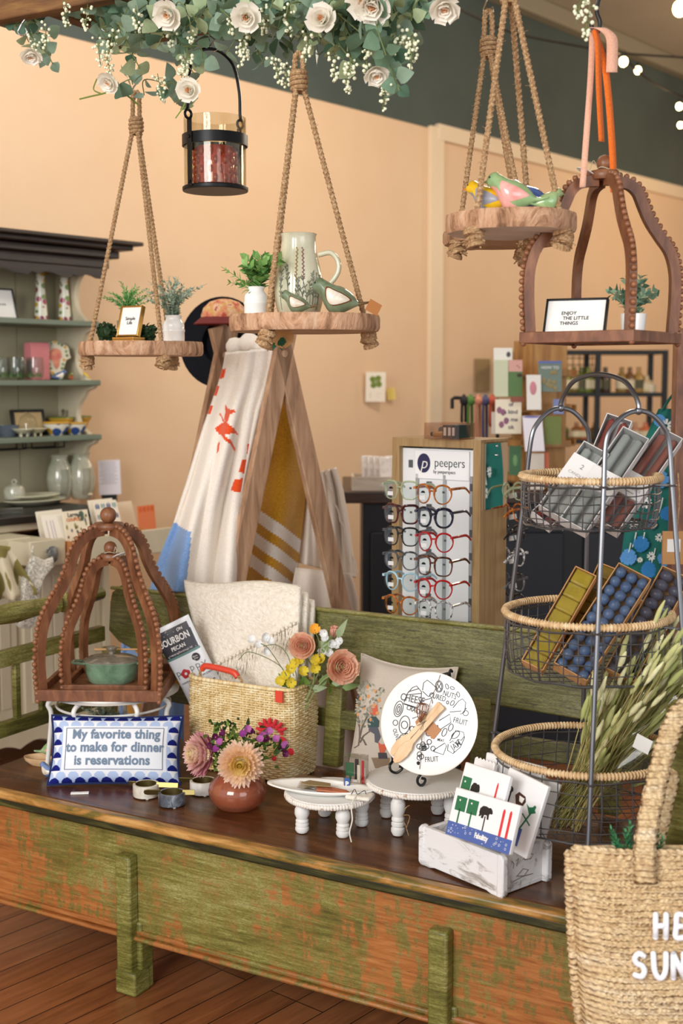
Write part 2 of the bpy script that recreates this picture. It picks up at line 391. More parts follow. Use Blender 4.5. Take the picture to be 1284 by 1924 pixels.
bench = thing('painted_bench', 'long antique green painted bench with worn orange patches', 'bench', (0, 2.70, 0), BROT)
U0, U1 = -1.16, .742; UL = (U0+U1)/2; UW = U1-U0
MB().box((UL, .29, .436), (UW, .57, .028)).build('seat', seat_mat(), bench, bevel=.004)
mb = MB(); mb.box((UL, -.012, .441), (UW+.02, .034, .021)); mb.build('seat_edge', lip_mat(), bench, bevel=.007)
mb = MB(); mb.box((UL, .004, .417), (UW, .03, .026)); mb.build('groove_molding', wood('dark_molding', '#17180a', '#2b2c12', '#5d5a28', .45, (1, 8, 8)), bench, bevel=.006)
MB().box((UL, .03, .275), (UW, .025, .27)).build('front_panel', M_pfront, bench, bevel=.002)
M_low = paint_mat('worn_lower_molding', .47, None, .8); mb = MB(); mb.box((UL, .014, .140), (UW, .03, .012)).box((UL, .018, .152), (UW, .018, .014)); mb.build('lower_molding', M_low, bench, bevel=.005)
MB().box((UL, .27, .15), (UW, .46, .02)).build('bottom_panel', M_pfront, bench)
for u in (-.607, .24):
    mb = MB(); mb.box((u, .002, .195), (.046, .034, .31)); mb.box((u+.012, .035, .09), (.046, .05, .18))
    mb.build('leg', M_ppost, bench, bevel=.006); MB().box((u+.006, .012, .03), (.062, .06, .06)).build('leg_foot', M_ppost, bench, bevel=.005)
for u in (-.607, .24): MB().box((u, .52, .075), (.05, .05, .15)).build('leg', M_ppost, bench, bevel=.004)
# back: frame with top board, lower board and posts, leaning a little
def backM(z0=.45): return M4.Translation((0, .57, z0)) @ M4.Rotation(R(-6), 4, 'X')
mb = MB(); prof = [(-1.14, .30), (-1.14, .385), (-1.135, .415), (-1.10, .44), (-1.05, .425), (-.9, .425)]
prof = prof+[(.66, .425), (.70, .43), (.72, .40), (.72, .285), (.69, .26), (.60, .232), (.45, .225), (.3, .23), (.1, .235), (-.5, .235), (-.9, .235), (-1.04, .25), (-1.10, .27)]
mb.prism([(x, z) for x, z in prof], .024, backM() @ M4.Rotation(R(90), 4, 'X')); mb.build('back_board', M_pback, bench, bevel=.004)
mb = MB(); mb.box((UL, -.012, .428), (UW-.04, .036, .010), backM()); mb.build('back_cap', paint_mat('worn_cap', .55, None, .8), bench, bevel=.005)
MB().box((UL, -.012, .14), (UW, .026, .05), backM()).build('back_rail', M_pback, bench, bevel=.003)
for u in (-1.135, -.75, -.35, .08, .42, .70): MB().box((u, -.012, .13), (.05, .032, .24), backM()).build('back_post', M_ppost, bench, bevel=.004)
# end arms: turned top rail and two flat rails with spindles
for u, nm in ((U0+.01, 0), (U1-.015, 1)):
    L = .55
    pr = [(-.03, .020), (.0, .024), (.03, .026), (.12, .024), (.2, .03), (.28, .024), (.34, .022), (.36, .03), (.375, .022), (.39, .031), (.41, .026), (.5, .022), (.56, .018)]
    mb = MB(); mb.tube([(u, y, .865) for y, r in pr], [r for y, r in pr], 16); mb.build('arm', M_ppost, bench)
    for z, h in ((.745, .045), (.55, .04)):
        MB().box((u, .28, z), (.026, .56, h)).build('arm_rail', M_ppost, bench, bevel=.003)
    for y in (.2, .3, .4): mb = MB(); mb.box((u, y, .645), (.016, .02, .16)); mb.build('spindle', M_ppost, bench, bevel=.003)
    mb = MB(); mb.box((u, .012, .655), (.046, .046, .42)); mb.lathe([(.02, .865), (.026, .87), (.026, .885), (.012, .9), (0.001, .903)], 16, M4.Translation((u, .012, 0)), cap0=False)
    mb.build('arm_post', M_ppost, bench, bevel=.005)
    MB().box((u, .29, .30), (.024, .56, .28)).build('end_panel', M_pfront, bench)
# ================================================================ shared builders
def VPt(px, py, v):                                # point seen at a pixel, on the upright plane at bench depth v
    d = ray(px, py); k = d.x/d.y; Y = (2.70+1.1545*v)/(1+.577*k); return W(px, py, Y)
def ropepath(a, b, step=.006, sag=0):
    a, b = V(a), V(b); n = max(3, int((b-a).length/step)); return [a.lerp(b, i/n)+V((0, 0, -sag*math.sin(PI*i/n))) for i in range(n+1)]
def rope(mb, a, b, r=.0062, sag=0):
    mb.tube(ropepath(a, b, .004, sag), r, 9, lobes=3, amp=.13, twist=190); 
    for i in range(int((V(b)-V(a)).length/.03)):
        p = V(a).lerp(V(b), rnd.random()); d = V((rnd.uniform(-1, 1), rnd.uniform(-1, 1), rnd.uniform(-.6, .6))).normalized(); mb.tube([p+d*r*.8, p+d*(r+rnd.uniform(.003, .009))], .0004, 3)
    return mb
def knot(mb, c, r, rr=.006):
    c = V(c)
    for i in range(5):
        ax = V((rnd.uniform(-.5, .5), rnd.uniform(-.5, .5), 1)).normalized(); q = ax.to_track_quat('Z', 'Y')
        pts = [c+q @ V((r*.62*math.cos(a), r*.62*math.sin(a), (i-2)*r*.34)) for a in [2*PI*k/20 for k in range(20)]]
        mb.tube(pts, rr, 9, close=True, lobes=3, amp=.2, twist=0)
    mb.ball(c, r*.6, 10, 6)
    for i in range(6):
        d = V((rnd.uniform(-1, 1), rnd.uniform(-1, 1), rnd.uniform(-1, .2))).normalized(); mb.tube([c+d*r*.5, c+d*r*1.25], [rr*.5, rr*.25], 5)
    return mb
def wrap(mb, c, r, h, rr=.005):
    n = 70; pts = [V(c)+V((r*(1-.25*abs(t*2-1)**3)*math.cos(t*2*PI*h/(rr*2)), r*(1-.25*abs(t*2-1)**3)*math.sin(t*2*PI*h/(rr*2)), h*(t-.5))) for t in [i/n for i in range(n+1)]]
    mb.tube(pts, rr, 8); mb.cyl(V(c)-V((0, 0, h/2)), V(c)+V((0, 0, h/2)), r*.8); return mb
def bark_mat():
    t = NT('bark'); n = t.noise(20, 7, .75, (1, 1, .4), 1.5)
    t.link(t.ramp(n, [(.28, '#4a3a2a'), (.40, '#8d6648'), (.52, '#c79a78'), (.66, '#dcbb9c'), (.8, '#a37c5e')]), t.b.inputs['Base Color']); t.set(.85); t.bump(n, .8, .01); return t.m
M_bark = bark_mat()
M_slab = wood('sawn_slab', '#b08a66', '#cda982', '#dcc09a', .7, (3, 3, 3), 4, .15)
M_slabpale = plain('#e6ded3', .8, var=.06)
def slab(mb, c, r, th, mats=(0, 1), n=56, seed=1, sy=1.0):
    q = lambda a: r*(1+.025*math.sin(3*a+seed)+.015*math.sin(7*a+2*seed)+.01*math.sin(13*a+seed))
    c = V(c); rings = []; lv = [(.0, .975), (.2, 1), (.8, 1), (1, .985)]
    vs = [c+V((q(2*PI*k/n)*s*math.cos(2*PI*k/n), sy*q(2*PI*k/n)*s*math.sin(2*PI*k/n), -th*(1-l))) for l, s in lv for k in range(n)]
    mb.cur = 0; mb.add(vs, [(i*n+k, i*n+(k+1) % n, (i+1)*n+(k+1) % n, (i+1)*n+k) for i in range(3) for k in range(n)])
    mb.cur = 1; mb.add(vs[:n], [tuple(range(n))[::-1]]); mb.add(vs[3*n:], [tuple(range(n))]); return mb
def shook(label, a, b, sway=.0):
    a, b = V(a), V(b); d = b-a; r = .011; o = thing('s_hook', label, 'hook', b)
    pts = arc(a, r, PI*1.15, 0, 8, (-1, 0, 0))+[a.lerp(b, .4)+V((r*.3, 0, 0)), a.lerp(b, .6)-V((r*.3, 0, 0))]+arc(b, r, PI, PI*2.2, 9, (1, 0, 0))
    MB().tube(pts, .0022, 8).build('wire', M_chrome, o, world=True); return o
def swing(label, top, knt, c, r, th, holes, slabm=M_slab, seed=1, ks=.02, sy=1.0):
    o = thing('hanging_swing_shelf', label, 'hanging shelf', c, group='rope hung wood slice shelves'); c = V(c); top = V(top); knt = V(knt)
    slab(MB(), c, r, th, seed=seed, sy=sy).build('board', [M_bark, slabm], o, world=True, smooth=50)
    mb = MB(); wrap(mb, knt, .0165, .045); mb.build('wrapped_knot', M_rope, o, world=True)
    for i in (-1, 1):
        mb = MB(); pts = bez([knt+V((i*.008, 0, -.02)), knt.lerp(top, .5)+V((i*.009, 0, 0)), top+V((i*.007, 0, .002)), top+V((0, 0, .012))], 40); mb.tube(pts, .006, 9, lobes=3, amp=.13, twist=190); mb.build('loop_rope', M_rope, o, world=True)
    for k, a in enumerate(holes):
        p = c+V((r*.87*math.cos(R(a)), sy*r*.87*math.sin(R(a)), 0)); s0 = knt+V((.011*math.cos(R(a)), .011*math.sin(R(a)), -.018))
        mb = MB(); rope(mb, s0, p+V((0, 0, -th-.004))); mb.build('rope', M_rope, o, world=True)
        knot(MB(), p+V((0, 0, -th-.016)), ks).build('end_knot', M_rope, o, world=True)
    return o, c.z
def picframe(name, label, cat, p, w, h, rotz, lean, border, fm, paper, lines, size, depth=.014, group=None, font_sx=1.0, ink=M_ink):
    o = thing(name, label, cat, p, rot=None, group=group); o.rotation_euler = (M4.Rotation(rotz, 4, 'Z') @ M4.Rotation(-lean, 4, 'X')).to_euler()
    mb = MB()
    for x in (-1, 1): mb.box((x*(w/2-border/2), 0, h/2), (border, depth, h))
    for z in (border/2, h-border/2): mb.box((0, 0, z), (w-2*border, depth, border))
    mb.build('frame', fm, o, bevel=.0012); MB().box((0, .001, h/2), (w-2*border, depth*.5, h-2*border)).build('print', paper, o)
    mb = MB()
    for t, x, z in lines: text(t, size, fr((x, -depth*.26, z), (1, 0, 0), (0, 0, 1)), mb, sx=font_sx, ext=.0003)
    if lines: mb.build('lettering', ink, o)
    b = MB(); b.box((0, depth*.5+.004, h*.45), (w*.2, .004, h*.85)); b.build('stand_back', M_black, o); return o
def sprig(mb, pts, n, L, w, ang=50, fold=.2, per=2, taper=.5, jit=.3, cols=None, r=.0012):
    pts = bez(pts, 12); mb.cur = 0; mb.tube(pts, [r*(1-.6*i/len(pts)) for i in range(len(pts))], 5); N = len(pts)
    for i in range(n):
        t = .12+.88*i/n; k = min(N-2, int(t*(N-1))); d = (pts[k+1]-pts[k]).normalized(); p = pts[k]; s0 = d.orthogonal().normalized()
        for q in range(per):
            a = i*2.4+q*2*PI/per+rnd.uniform(-jit, jit); s = (M4.Rotation(a, 3, d) @ s0); A = R(ang)*(1-.3*t)
            dd = d*math.cos(A)+s*math.sin(A); mb.cur = rnd.choice(cols) if cols else 0
            mb.leaf(p, dd+rv(.12), d*1.0-s*.2+rv(.2), L*(1-taper*t)*rnd.uniform(.8, 1.15), w*(1-taper*t), fold, .15, 3)
def leafm(c, v=.12): return petalm(c, .22, v, .5)
def bouquet(mb, base, n, h, spread, leafn, L, w, droop=.0, ang=50, per=2, cols=None, lean=(0, 0), taper=.5, minh=.6):
    base = V(base)
    for i in range(n):
        a = 2.4*i+rnd.uniform(-.3, .3); q = math.sqrt((i+.5)/n)*spread; hh = h*rnd.uniform(minh, 1)*(1-.25*q/spread)
        e = base+V((math.cos(a)*q+lean[0]*hh, math.sin(a)*q+lean[1]*hh, hh)); m = base.lerp(e, .5)+V((-math.cos(a)*q*.15, -math.sin(a)*q*.15, hh*.1)); e2 = e+V((math.cos(a)*q*.2, math.sin(a)*q*.2, -droop*hh))
        sprig(mb, [base+V((math.cos(a)*.006, math.sin(a)*.006, 0)), m, e2], leafn, L, w, ang, per=per, cols=cols, taper=taper)
def petals(mb, M, n, r0, L, w, tilt, cup=.3, a0=0, z=0, tip=.6, rag=0):
    for k in range(n):
        a = a0+2*PI*k/n+rnd.uniform(-.1, .1); T = R(tilt)+rnd.uniform(-.08, .08); ll = L*rnd.uniform(.92, 1.08); Q = M4.Rotation(a, 4, 'Z'); vs = []
        for j in range(5):
            t = j/4; ww = w*(.35+.65*math.sin(PI*min(1, t*tip+.08))**.7) if tip < 1 else w*math.sin(PI*(t*.92+.04))
            x = r0+ll*(math.sin(T)*t-cup*math.cos(T)*t*t*.5*math.sin(2*T)); zz = z+ll*math.cos(T)*t+cup*ll*t*t*math.sin(T)
            for i in (-1, -.5, 0, .5, 1):
                b = i*ww/2; vs.append((x-abs(i)**2*ww*cup*.35*math.cos(T), b, zz+abs(i)**2*ww*cup*.5*math.sin(T)+rnd.uniform(-rag, rag)))
        mb.add(vs, [(j*5+i, j*5+i+1, j*5+i+6, j*5+i+5) for j in range(4) for i in range(4)], M @ Q)
def face(p, d): return M4.Translation(p) @ V(d).to_track_quat('Z', 'Y').to_matrix().to_4x4()
BIRD = [(-.5, .2, .045, .010), (-.42, .185, .06, .018), (-.31, .175, .06, .035), (-.2, .215, .125, .12), (-.05, .235, .2, .205), (.1, .25, .23, .235), (.2, .29, .21, .24), (.275, .365, .17, .205), (.33, .44, .14, .16), (.395, .475, .108, .115), (.45, .465, .075, .078), (.48, .455, .03, .03), (.485, .455, .002, .002)]
def birdpt(s, a, off=0):
    k = s*(len(BIRD)-1); i = min(len(BIRD)-2, int(k)); f = k-i
    def cr(j):
        p = [BIRD[max(0, min(len(BIRD)-1, i+q))][j] for q in (-1, 0, 1, 2)]; b = .5*(2*p[1]+(p[2]-p[0])*f+(2*p[0]-5*p[1]+4*p[2]-p[3])*f*f+(3*p[1]-p[0]-3*p[2]+p[3])*f**3); return b
    return V((cr(0), (max(.002, cr(2))+off)*math.cos(a), max(.012, cr(1)+(max(.002, cr(3))+off)*math.sin(a))))
def bird(label, p, rotz, L, mb_, mw_, mt, mbreast, cat='bird figurine', eye=True, wing_rim=None, group=None, beakm=None):
    o = thing('bird_figurine', label, cat, p, rotz, group); S = M4.Diagonal((L, L*1.0, L*1.04, 1))
    mb = MB(); mb.grid(lambda u, v: birdpt(v*.999, u*2*PI), 24, 46, S, closeu=True); mb.build('body', mb_, o, smooth=180)
    mb = MB(); mb.grid(lambda u, v: birdpt(v*.17, u*2*PI, .006), 16, 10, S, closeu=True); mb.build('tail', mt, o, smooth=180)
    mb = MB(); mb.grid(lambda u, v: birdpt(.36+v*.44, PI*1.5+(u-.5)*2*(1.25*math.sin(PI*min(1, .12+v*.88))**.6), .004), 18, 14, S); mb.build('breast', mbreast, o, smooth=180)
    for sgn in (0, 1):
        def wg(u, v, q=1.0, off=.012):
            r = v; a = u*2*PI; s = .44+.16*r*math.cos(a)*q-.03*r*r*math.cos(a)**2; th = .05+.62*r*math.sin(a)*q*(1+.25*math.cos(a)); return birdpt(s, th if not sgn else PI-th, off*(1-.7*r**3))
        if wing_rim: MB().grid(lambda u, v: wg(u, v, 1.0, .008), 28, 7, S, closeu=True).build('wing_rim', wing_rim, o, smooth=180)
        MB().grid(lambda u, v: wg(u, v, .84 if wing_rim else 1, .016), 28, 7, S, closeu=True).build('wing', mw_, o, smooth=180)
        if eye: q = S @ birdpt(.80, .45 if not sgn else PI-.45, .0); MB().ball(q, .017*L, 8, 6).build('eye', M_black, o)
    MB().cyl((.465*L, 0, .475*L), (.545*L, 0, .455*L), .03*L, .004*L, 10).build('beak', beakm or mb_, o); return o
# ================================================================ the ladder hung from the ceiling
ld = thing('hanging_ladder', 'brown wooden ladder hung flat overhead, wrapped in a rose garland', 'ladder', B(-.3, .26, 2.385), BROT)
M_hl = wood('hung_ladder_wood', '#4a3220', '#77522f', '#96703f', .7, (1.2, 9, 9), 5, .25)
for v in (-.165, .165): MB().box((.1 if v < 0 else .385, v, .045), (2.7, .042, .09) if v < 0 else (2.13, .042, .09)).build('rail', M_hl, ld, bevel=.004)
for u in (-.66, -.30, .03, .38, .74, 1.10): MB().box((u, 0, .048), (.045, .3, .03)).build('rung', M_hl, ld, bevel=.004)
mb = MB()
for u in (-.9, 1.1): mb.cyl((u, 0, .06), (u, 0, 1.44), .004)
for u in (-.9, 1.1): mb.box((u, 0, .06), (.02, .33, .012))
mb.build('hanging_rod', M_blackmetal, ld)
# ---------------------------------------------------------------- garland
gar = thing('flower_garland', 'eucalyptus garland with cream roses and white berries draped on the hung ladder', 'garland', B(-.3, .26, 2.45), BROT)
L1, L2, L3, L4 = leafm('#93ad98'), leafm('#7a9a80'), leafm('#b4c69c'), leafm('#54755f')
M_stem = plain('#6f7b48', .7)
blobs = [(60, 60, 35, 55, 5), (70, 120, 28, 40, 3), (150, 15, 60, 18, 4), (230, 20, 60, 40, 8), (310, 55, 65, 60, 12), (212, 85, 34, 46, 5), (265, 75, 40, 55, 7), (400, 40, 80, 45, 14), (330, 178, 36, 28, 3), (350, 105, 34, 42, 4), (500, 25, 85, 30, 10), (560, 50, 60, 55, 10), (505, 85, 25, 50, 3), (640, 40, 80, 55, 14), (700, 70, 70, 55, 12), (745, 115, 38, 60, 7), (650, 95, 50, 30, 5), (725, 30, 60, 40, 8), (790, 20, 35, 22, 4), (430, 55, 40, 30, 4), (235, 165, 30, 10, 1), (590, 20, 60, 25, 6), (350, 20, 70, 25, 9), (460, 15, 90, 18, 8), (680, 12, 80, 18, 8)]
mb = MB()
for cx, cy, rx, ry, n in blobs:
    for i in range(n):
        a = rnd.uniform(0, 2*PI); q = math.sqrt(rnd.random()); ex, ey = cx+rx*q*math.cos(a), cy+ry*q*math.sin(a)
        sx_, sy_ = cx+rnd.uniform(-.8, .8)*rx, cy-ry*rnd.uniform(.3, 1); v0 = rnd.uniform(.08, .42); v1 = v0+rnd.uniform(-.08, .05)
        p0, p1 = VPt(sx_, sy_, v0), VPt(ex, ey, v1)
        if (p1-p0).length < .05: p1 = p0+(V((rnd.uniform(-1, 1), rnd.uniform(-.6, .3), rnd.uniform(-1, .2))).normalized())*.07
        ln = (p1-p0).length; m = p0.lerp(p1, .5)+V((rnd.uniform(-.03, .03), rnd.uniform(-.03, .03), .02)); pts = bez([p0, m, p1], 10)
        mb.cur = 4; mb.tube(pts, .0014, 5); k = max(2, int(ln/.024)); tone = rnd.choice([0, 0, 1, 2, 3, 0, 2])
        for j in range(k+1):
            pi = min(len(pts)-2, int(j/k*(len(pts)-1))); d = (pts[pi+1]-pts[pi]).normalized(); s0 = d.orthogonal()
            for e in (0, PI):
                s = M4.Rotation(j*1.57+e+rnd.uniform(-.5, .5), 3, d) @ s0; mb.cur = tone if rnd.random() < .7 else rnd.randrange(4)
                sz = rnd.uniform(.028, .052)
                mb.leaf(pts[pi], s+d*.35+V((0, 0, -.15)), d+rv(.5)+V((0, -.4, .3)), sz, sz*.86, .12, .18, 5, .62, .12)
mb.build('eucalyptus_foliage', [L1, L2, L3, L4, M_stem], gar, world=True, smooth=180)
M_rosew = petalm('#fffaf0', .3, .02); M_rosec = petalm('#f9d2a8', .3)
def rose(par, p, d, r, m, mc, name='rose'):
    M = face(p, d); o = MB()
    petals(o, M, 5, r*.10, r*.62, r*.55, 14, .25, 0, r*.10); petals(o, M, 5, r*.16, r*.75, r*.7, 26, .35, .6, r*.02); petals(o, M, 6, r*.2, r*.9, r*.8, 46, .4, .3, -r*.1); petals(o, M, 7, r*.2, r*1.0, r*.85, 68, .35, .9, -r*.16)
    f = o.build(name, m, par, world=True, smooth=180)
    c = MB(); petals(c, M, 4, r*.03, r*.5, r*.3, 8, .2, 0, r*.16); petals(c, M, 5, r*.07, r*.55, r*.4, 14, .2, 0, r*.12); c.build('rose_heart', mc, f, world=False, smooth=180) if False else c.build(name+'_heart', mc, f, world=True, smooth=180)
    return f
for px, py, r, d in [(58, 100, .034, (-.2, -.6, -.7)), (207, 152, .034, (-.2, -.7, -.3)), (357, 170, .036, (.1, -1, .1)), (463, 32, .042, (.3, -1, -.1)), (607, 38, .043, (-.1, -1, .3)), (318, 24, .045, (-.1, -1, -.4)), (702, 6, .05, (.1, -1, -.6)), (835, 10, .042, (.2, -.7, -.6)), (706, 134, .036, (-.1, -.7, -.8)), (690, 0, .05, (-.3, -1, -.4))]:
    rose(gar, VPt(px, py, .03), (d[0]+.35*math.sin(px), d[1], d[2]-.25), r*.7, M_rosew, M_rosec)
M_berry = plain('#e9edcf', .45, spec=.4, var=.05, vs=200)
def berries(par, p, n=20, L=.065, r=.0037, w=.016):
    mb = MB(); p = V(p); ax = V((rnd.uniform(-.3, .3), rnd.uniform(-.2, .2), -1)).normalized()
    mb.cur = 1; mb.tube([p, p+ax*L], .001, 5)
    for i in range(n):
        t = rnd.random(); c = p+ax*(L*(.1+.9*t)); s = V((rnd.uniform(-1, 1), rnd.uniform(-1, 1), rnd.uniform(-.4, .3))).normalized()*w*(1.15-.75*t)*rnd.uniform(.5, 1); mb.cur = 1; mb.tube([c, c+s], .0007, 4); mb.cur = 0; mb.ball(c+s, r*rnd.uniform(.75, 1.15), 8, 6)
    return mb.build('berry_cluster', [M_berry, M_stem], par, world=True, smooth=180)
for px, py in [(118, 0), (165, 8), (58, 60), (85, 40), (182, 65), (200, 100), (215, 55), (248, 28), (325, 35), (367, 30), (296, 138), (345, 105), (352, 90), (452, 55), (459, 78), (583, 60), (632, 98), (662, 102), (757, 50), (776, 68), (655, 115), (728, 150), (770, 55), (540, 112), (513, 104), (430, 10), (540, 5), (1095, -14), (1110, 4), (500, 5), (255, 10), (690, 85)]:
    berries(gar, VPt(px, py, rnd.uniform(0, .12)))
mb = MB(); mb.tube(bez([VPt(150, 186, .3), VPt(185, 178, .28), VPt(225, 172, .26), VPt(262, 198, .3)], 16), .0022, 6); mb.tube(bez([VPt(190, 176, .28), VPt(176, 168, .28), VPt(182, 148, .28)], 8), .0018, 6); mb.tube(bez([VPt(330, 222, .1), VPt(345, 200, .1), VPt(352, 180, .1)], 8), .0016, 6)
mb.build('bare_stem', plain('#7d9440', .6), gar, world=True)
# ================================================================ hanging swing shelves
shook('chrome s-hook at the left end of the garland', VPt(45, 22, .1), VPt(42, 58, .1))
shook('chrome s-hook behind the white berries above the black lantern', VPt(195, 6, .2), VPt(199, 50, .2))
YL = 3.5; YM = 2.87
shook('upper chrome hook of the small pair above the left swing shelf', W(252, 98, YL), W(256, 136, YL)); shook('lower dark chrome hook that holds the left swing shelf', W(256, 143, YL), W(253, 176, YL))
sw1, zL = swing('round wood slice on jute rope carrying a gold framed card and two plants', W(256, 180, YL), W(256, 236, YL), W(265, 643, YL), .166, .037, (187, 62, -58), seed=2)
sw2, zM = swing('round wood slice on jute rope carrying the pitcher and two green birds', W(562, 108, YM), W(562, 152, YM), W(574, 593, YM), .166, .036, (236, 128, 10), seed=4)
sw3, zF = swing('round wood slice on jute rope carrying four painted birds', W(958, -60, 2.6), W(958, -16, 2.6), W(963, 404, 2.6), .128, .037, (222, 62, -32), M_slabpale, seed=5, ks=.022)
sw4, zR = swing('rear wood slice on jute rope, hanging behind the slice with painted birds', W(918, 28, 3.0), W(918, 88, 3.0), W(945, 434, 3.0), .138, .03, (205, 60, -70), seed=7, ks=.022)
shook('chrome s-hook holding the rear wood slice swing', VPt(921, -40, .3), W(918, 18, 3.0))
# ---- on the left swing
def onto(px, Y, z): p = W(px, 600, Y); return V((p.x, p.y, z))
for k, (dz) in enumerate((.0, .006)):
    o = tag(MB().box((0, 0, .003), (.072, .05, .006)).build('gold_tray', M_gold, loc=onto(241, YL-.045, zL+dz), rot=(0, 0, BROT), bevel=.001), ['lower', 'upper'][k]+' thin gold plinth under the small gold framed card', 'plinth', 'gold plinths')
picframe('framed_print', 'small gold frame with the words Simple Life on the swing shelf', 'picture frame', onto(240, YL-.045, zL+.013), .074, .086, BROT, R(17), .0045, M_gold, M_paper, [('Simple', 0, .05), ('Life', 0, .038)], .013)
M_moss = leafm('#2c4428', .25)
for px, w_, lb in ((200, .026, 'dark green preserved leaf ball left of the gold frame'), (278, .024, 'dark green preserved leaf ball right of the gold frame')):
    o = thing('leaf_ball', lb, 'ornament', onto(px, YL-.01, zL)); mb = MB()
    for i in range(130):
        d = rv(1).normalized(); p = V((0, 0, w_))+d*w_*.75; p.z = max(.003, p.z); mb.leaf(p, d*.4+rv(.8)+V((0, 0, .2)), d, .014, .012, .2, .2, 3, .6)
    mb.ball((0, 0, w_), w_*.8, 12, 8); mb.build('leaves', M_moss, o, smooth=180)
def jug(name, label, cat, p, prof, m, n=32, group=None):
    o = thing(name, label, cat, p, group=group); MB().lathe(prof, n, cap0=True).build('pot', m, o); return o
M_porc = plain('#f1efeb', .16, spec=.6); G1, G2, G3 = leafm('#6fae62'), leafm('#8bc079'), leafm('#4c8a46')
MILK = [(.0, .0), (.026, 0), (.030, .003), (.030, .030), (.0315, .033), (.0315, .037), (.030, .04), (.030, .052), (.0285, .06), (.022, .068), (.021, .074), (.0245, .082), (.022, .083), (.019, .074), (.019, .06), (.0, .058)]
o = jug('fern_pot', 'bright green fern in a hidden pot behind the gold frame', 'potted plant', onto(240, YL+.05, zL), [(0, 0), (.024, 0), (.03, .06), (.027, .06), (.022, .01), (0, .01)], plain('#8c8f85', .6)); mb = MB()
bouquet(mb, (0, 0, .05), 22, .15, .075, 18, .018, .006, .12, 45, 2, [0, 1, 2]); mb.build('fern_leaves', [G1, G2, G3], o, smooth=180)
D1, D2, D3 = leafm('#9fb3a0'), leafm('#b7c7b6'), leafm('#7c9480')
o = jug('milk_jug', 'white ribbed ceramic jug with dusty grey-green sprigs on the left swing', 'potted plant', onto(326, YL-.02, zL), [(r*.98, z*.86) for r, z in MILK], M_porc); mb = MB()
bouquet(mb, (0, 0, .055), 26, .145, .085, 11, .017, .009, .05, 50, 2, [0, 1, 2], taper=.3); mb.build('dusty_sprigs', [D1, D2, D3], o, smooth=180)
# ---- on the middle swing
o = jug('milk_jug', 'white ribbed ceramic jug with bright green leaves beside the pitcher', 'potted plant', onto(481, YM-.02, zM), [(r*.86, z*.75) for r, z in MILK], M_porc); mb = MB()
H1, H2, H3 = leafm('#7fab5c'), leafm('#9cc478'), leafm('#5f904c')
bouquet(mb, (.002, 0, .05), 15, .10, .045, 9, .027, .018, .0, 48, 2, [0, 1, 2], lean=(.18, 0), taper=.15)
sprig(mb, [(0, 0, .05), (-.03, -.01, .075), (-.075, -.01, .105)], 9, .026, .010, 45, cols=[0, 1]); sprig(mb, [(0, 0, .05), (-.03, -.02, .065), (-.06, -.02, .07)], 7, .026, .010, 45, cols=[0, 2]); mb.build('green_leaves', [H1, H2, H3], o, smooth=180)
def glaze(name, a, b, c, sc=6, rough=.18):
    t = NT(name); t.link(t.ramp(t.noise(sc, 5, .6, (1, 1, 1), 1), [(.3, a), (.55, b), (.75, c)]), t.b.inputs['Base Color']); t.set(rough, Specular_IOR_Level=.6, Coat_Weight=.4, Coat_Roughness=.06); return t.m
M_pitch = glaze('pitcher_glaze', '#c3c0a0', '#d6d3ba', '#dfdccb', 9)
pc = onto(562, YM+.03, zM); o = thing('pitcher', 'cream glazed ceramic pitcher with pressed meadow flower print and loop handle', 'pitcher', pc)
PP = [(0, 0), (.040, 0), (.047, .006), (.053, .03), (.0545, .06), (.0525, .09), (.047, .115), (.041, .14), (.0385, .165), (.0385, .178), (.041, .184), (.039, .185), (.036, .178), (.036, .14), (.046, .08), (.04, .01), (0, .008)]
PP = [(r, z*.985) for r, z in PP]; MB().lathe(PP, 48).build('body', M_pitch, o)
MB().tube(bez([(.044, -.01, .135), (.072, -.012, .139), (.088, -.013, .12), (.087, -.013, .095), (.068, -.012, .07), (.05, -.01, .066)], 30), [.0085]*8+[.0075]*60 if False else .0078, 12, flat=.75).build('handle', M_pitch, o)
def pr(z): return interp([(z_, r) for r, z_ in PP[:11]], z)
mb = MB(); mc = MB(); md = MB()
def onp(a, z, off=.0006): r = pr(z)+off; return V((r*math.cos(a), r*math.sin(a), z))
A0 = R(-90)
for k in range(15):
    a = A0+rnd.uniform(-.85, .95); h0 = rnd.uniform(.01, .03); h1 = rnd.uniform(.06, .115); dr = rnd.uniform(-.25, .25); n = 7
    mb.tube([onp(a+dr*(i/n)**2, h0+(h1-h0)*i/n) for i in range(n+1)], .0006, 4)
    for i in range(9):
        t = rnd.uniform(.35, 1); z = h0+(h1-h0)*t; b = a+dr*t*t; s = rnd.choice((-1, 1)); mb.tube([onp(b, z), onp(b+s*.09, z+.006)], [.0006, .0011], 4)
for a, c in ((-.1, md), (.2, mc)):
    mb.tube([onp(A0+a+.05*t, .04+.1*t) for t in (0, .3, .6, 1)], .0006, 4)
    for i in range(16): t = .35+.65*i/16; z = .04+.11*t; s = (-1)**i; c.tube([onp(A0+a+.05*t, z), onp(A0+a+.05*t+s*.05, z+.003)], [.0012, .0016], 5)
mb.build('meadow_print', plain('#7a7e6c', .4), o); mc.build('purple_sprays', plain('#8f5f5c', .4), o); md.build('ochre_sprays', plain('#a98a4c', .4), o)
M_gbird = glaze('green_bird_glaze', '#5c6b4f', '#7f8f73', '#a0ac94', 14); M_crk = glaze('crackle_cream', '#c9b79a', '#e6dccb', '#f0e9dc', 30, .3); M_rimb = plain('#6b4420', .35); M_tailb = glaze('brown_tail', '#4a3420', '#6f5432', '#8d7850', 20)
bird('large green glazed bird with cream wing patch on the middle swing', onto(640, YM-.05, zM), R(180), .128, M_gbird, M_crk, M_tailb, M_gbird, wing_rim=M_rimb)
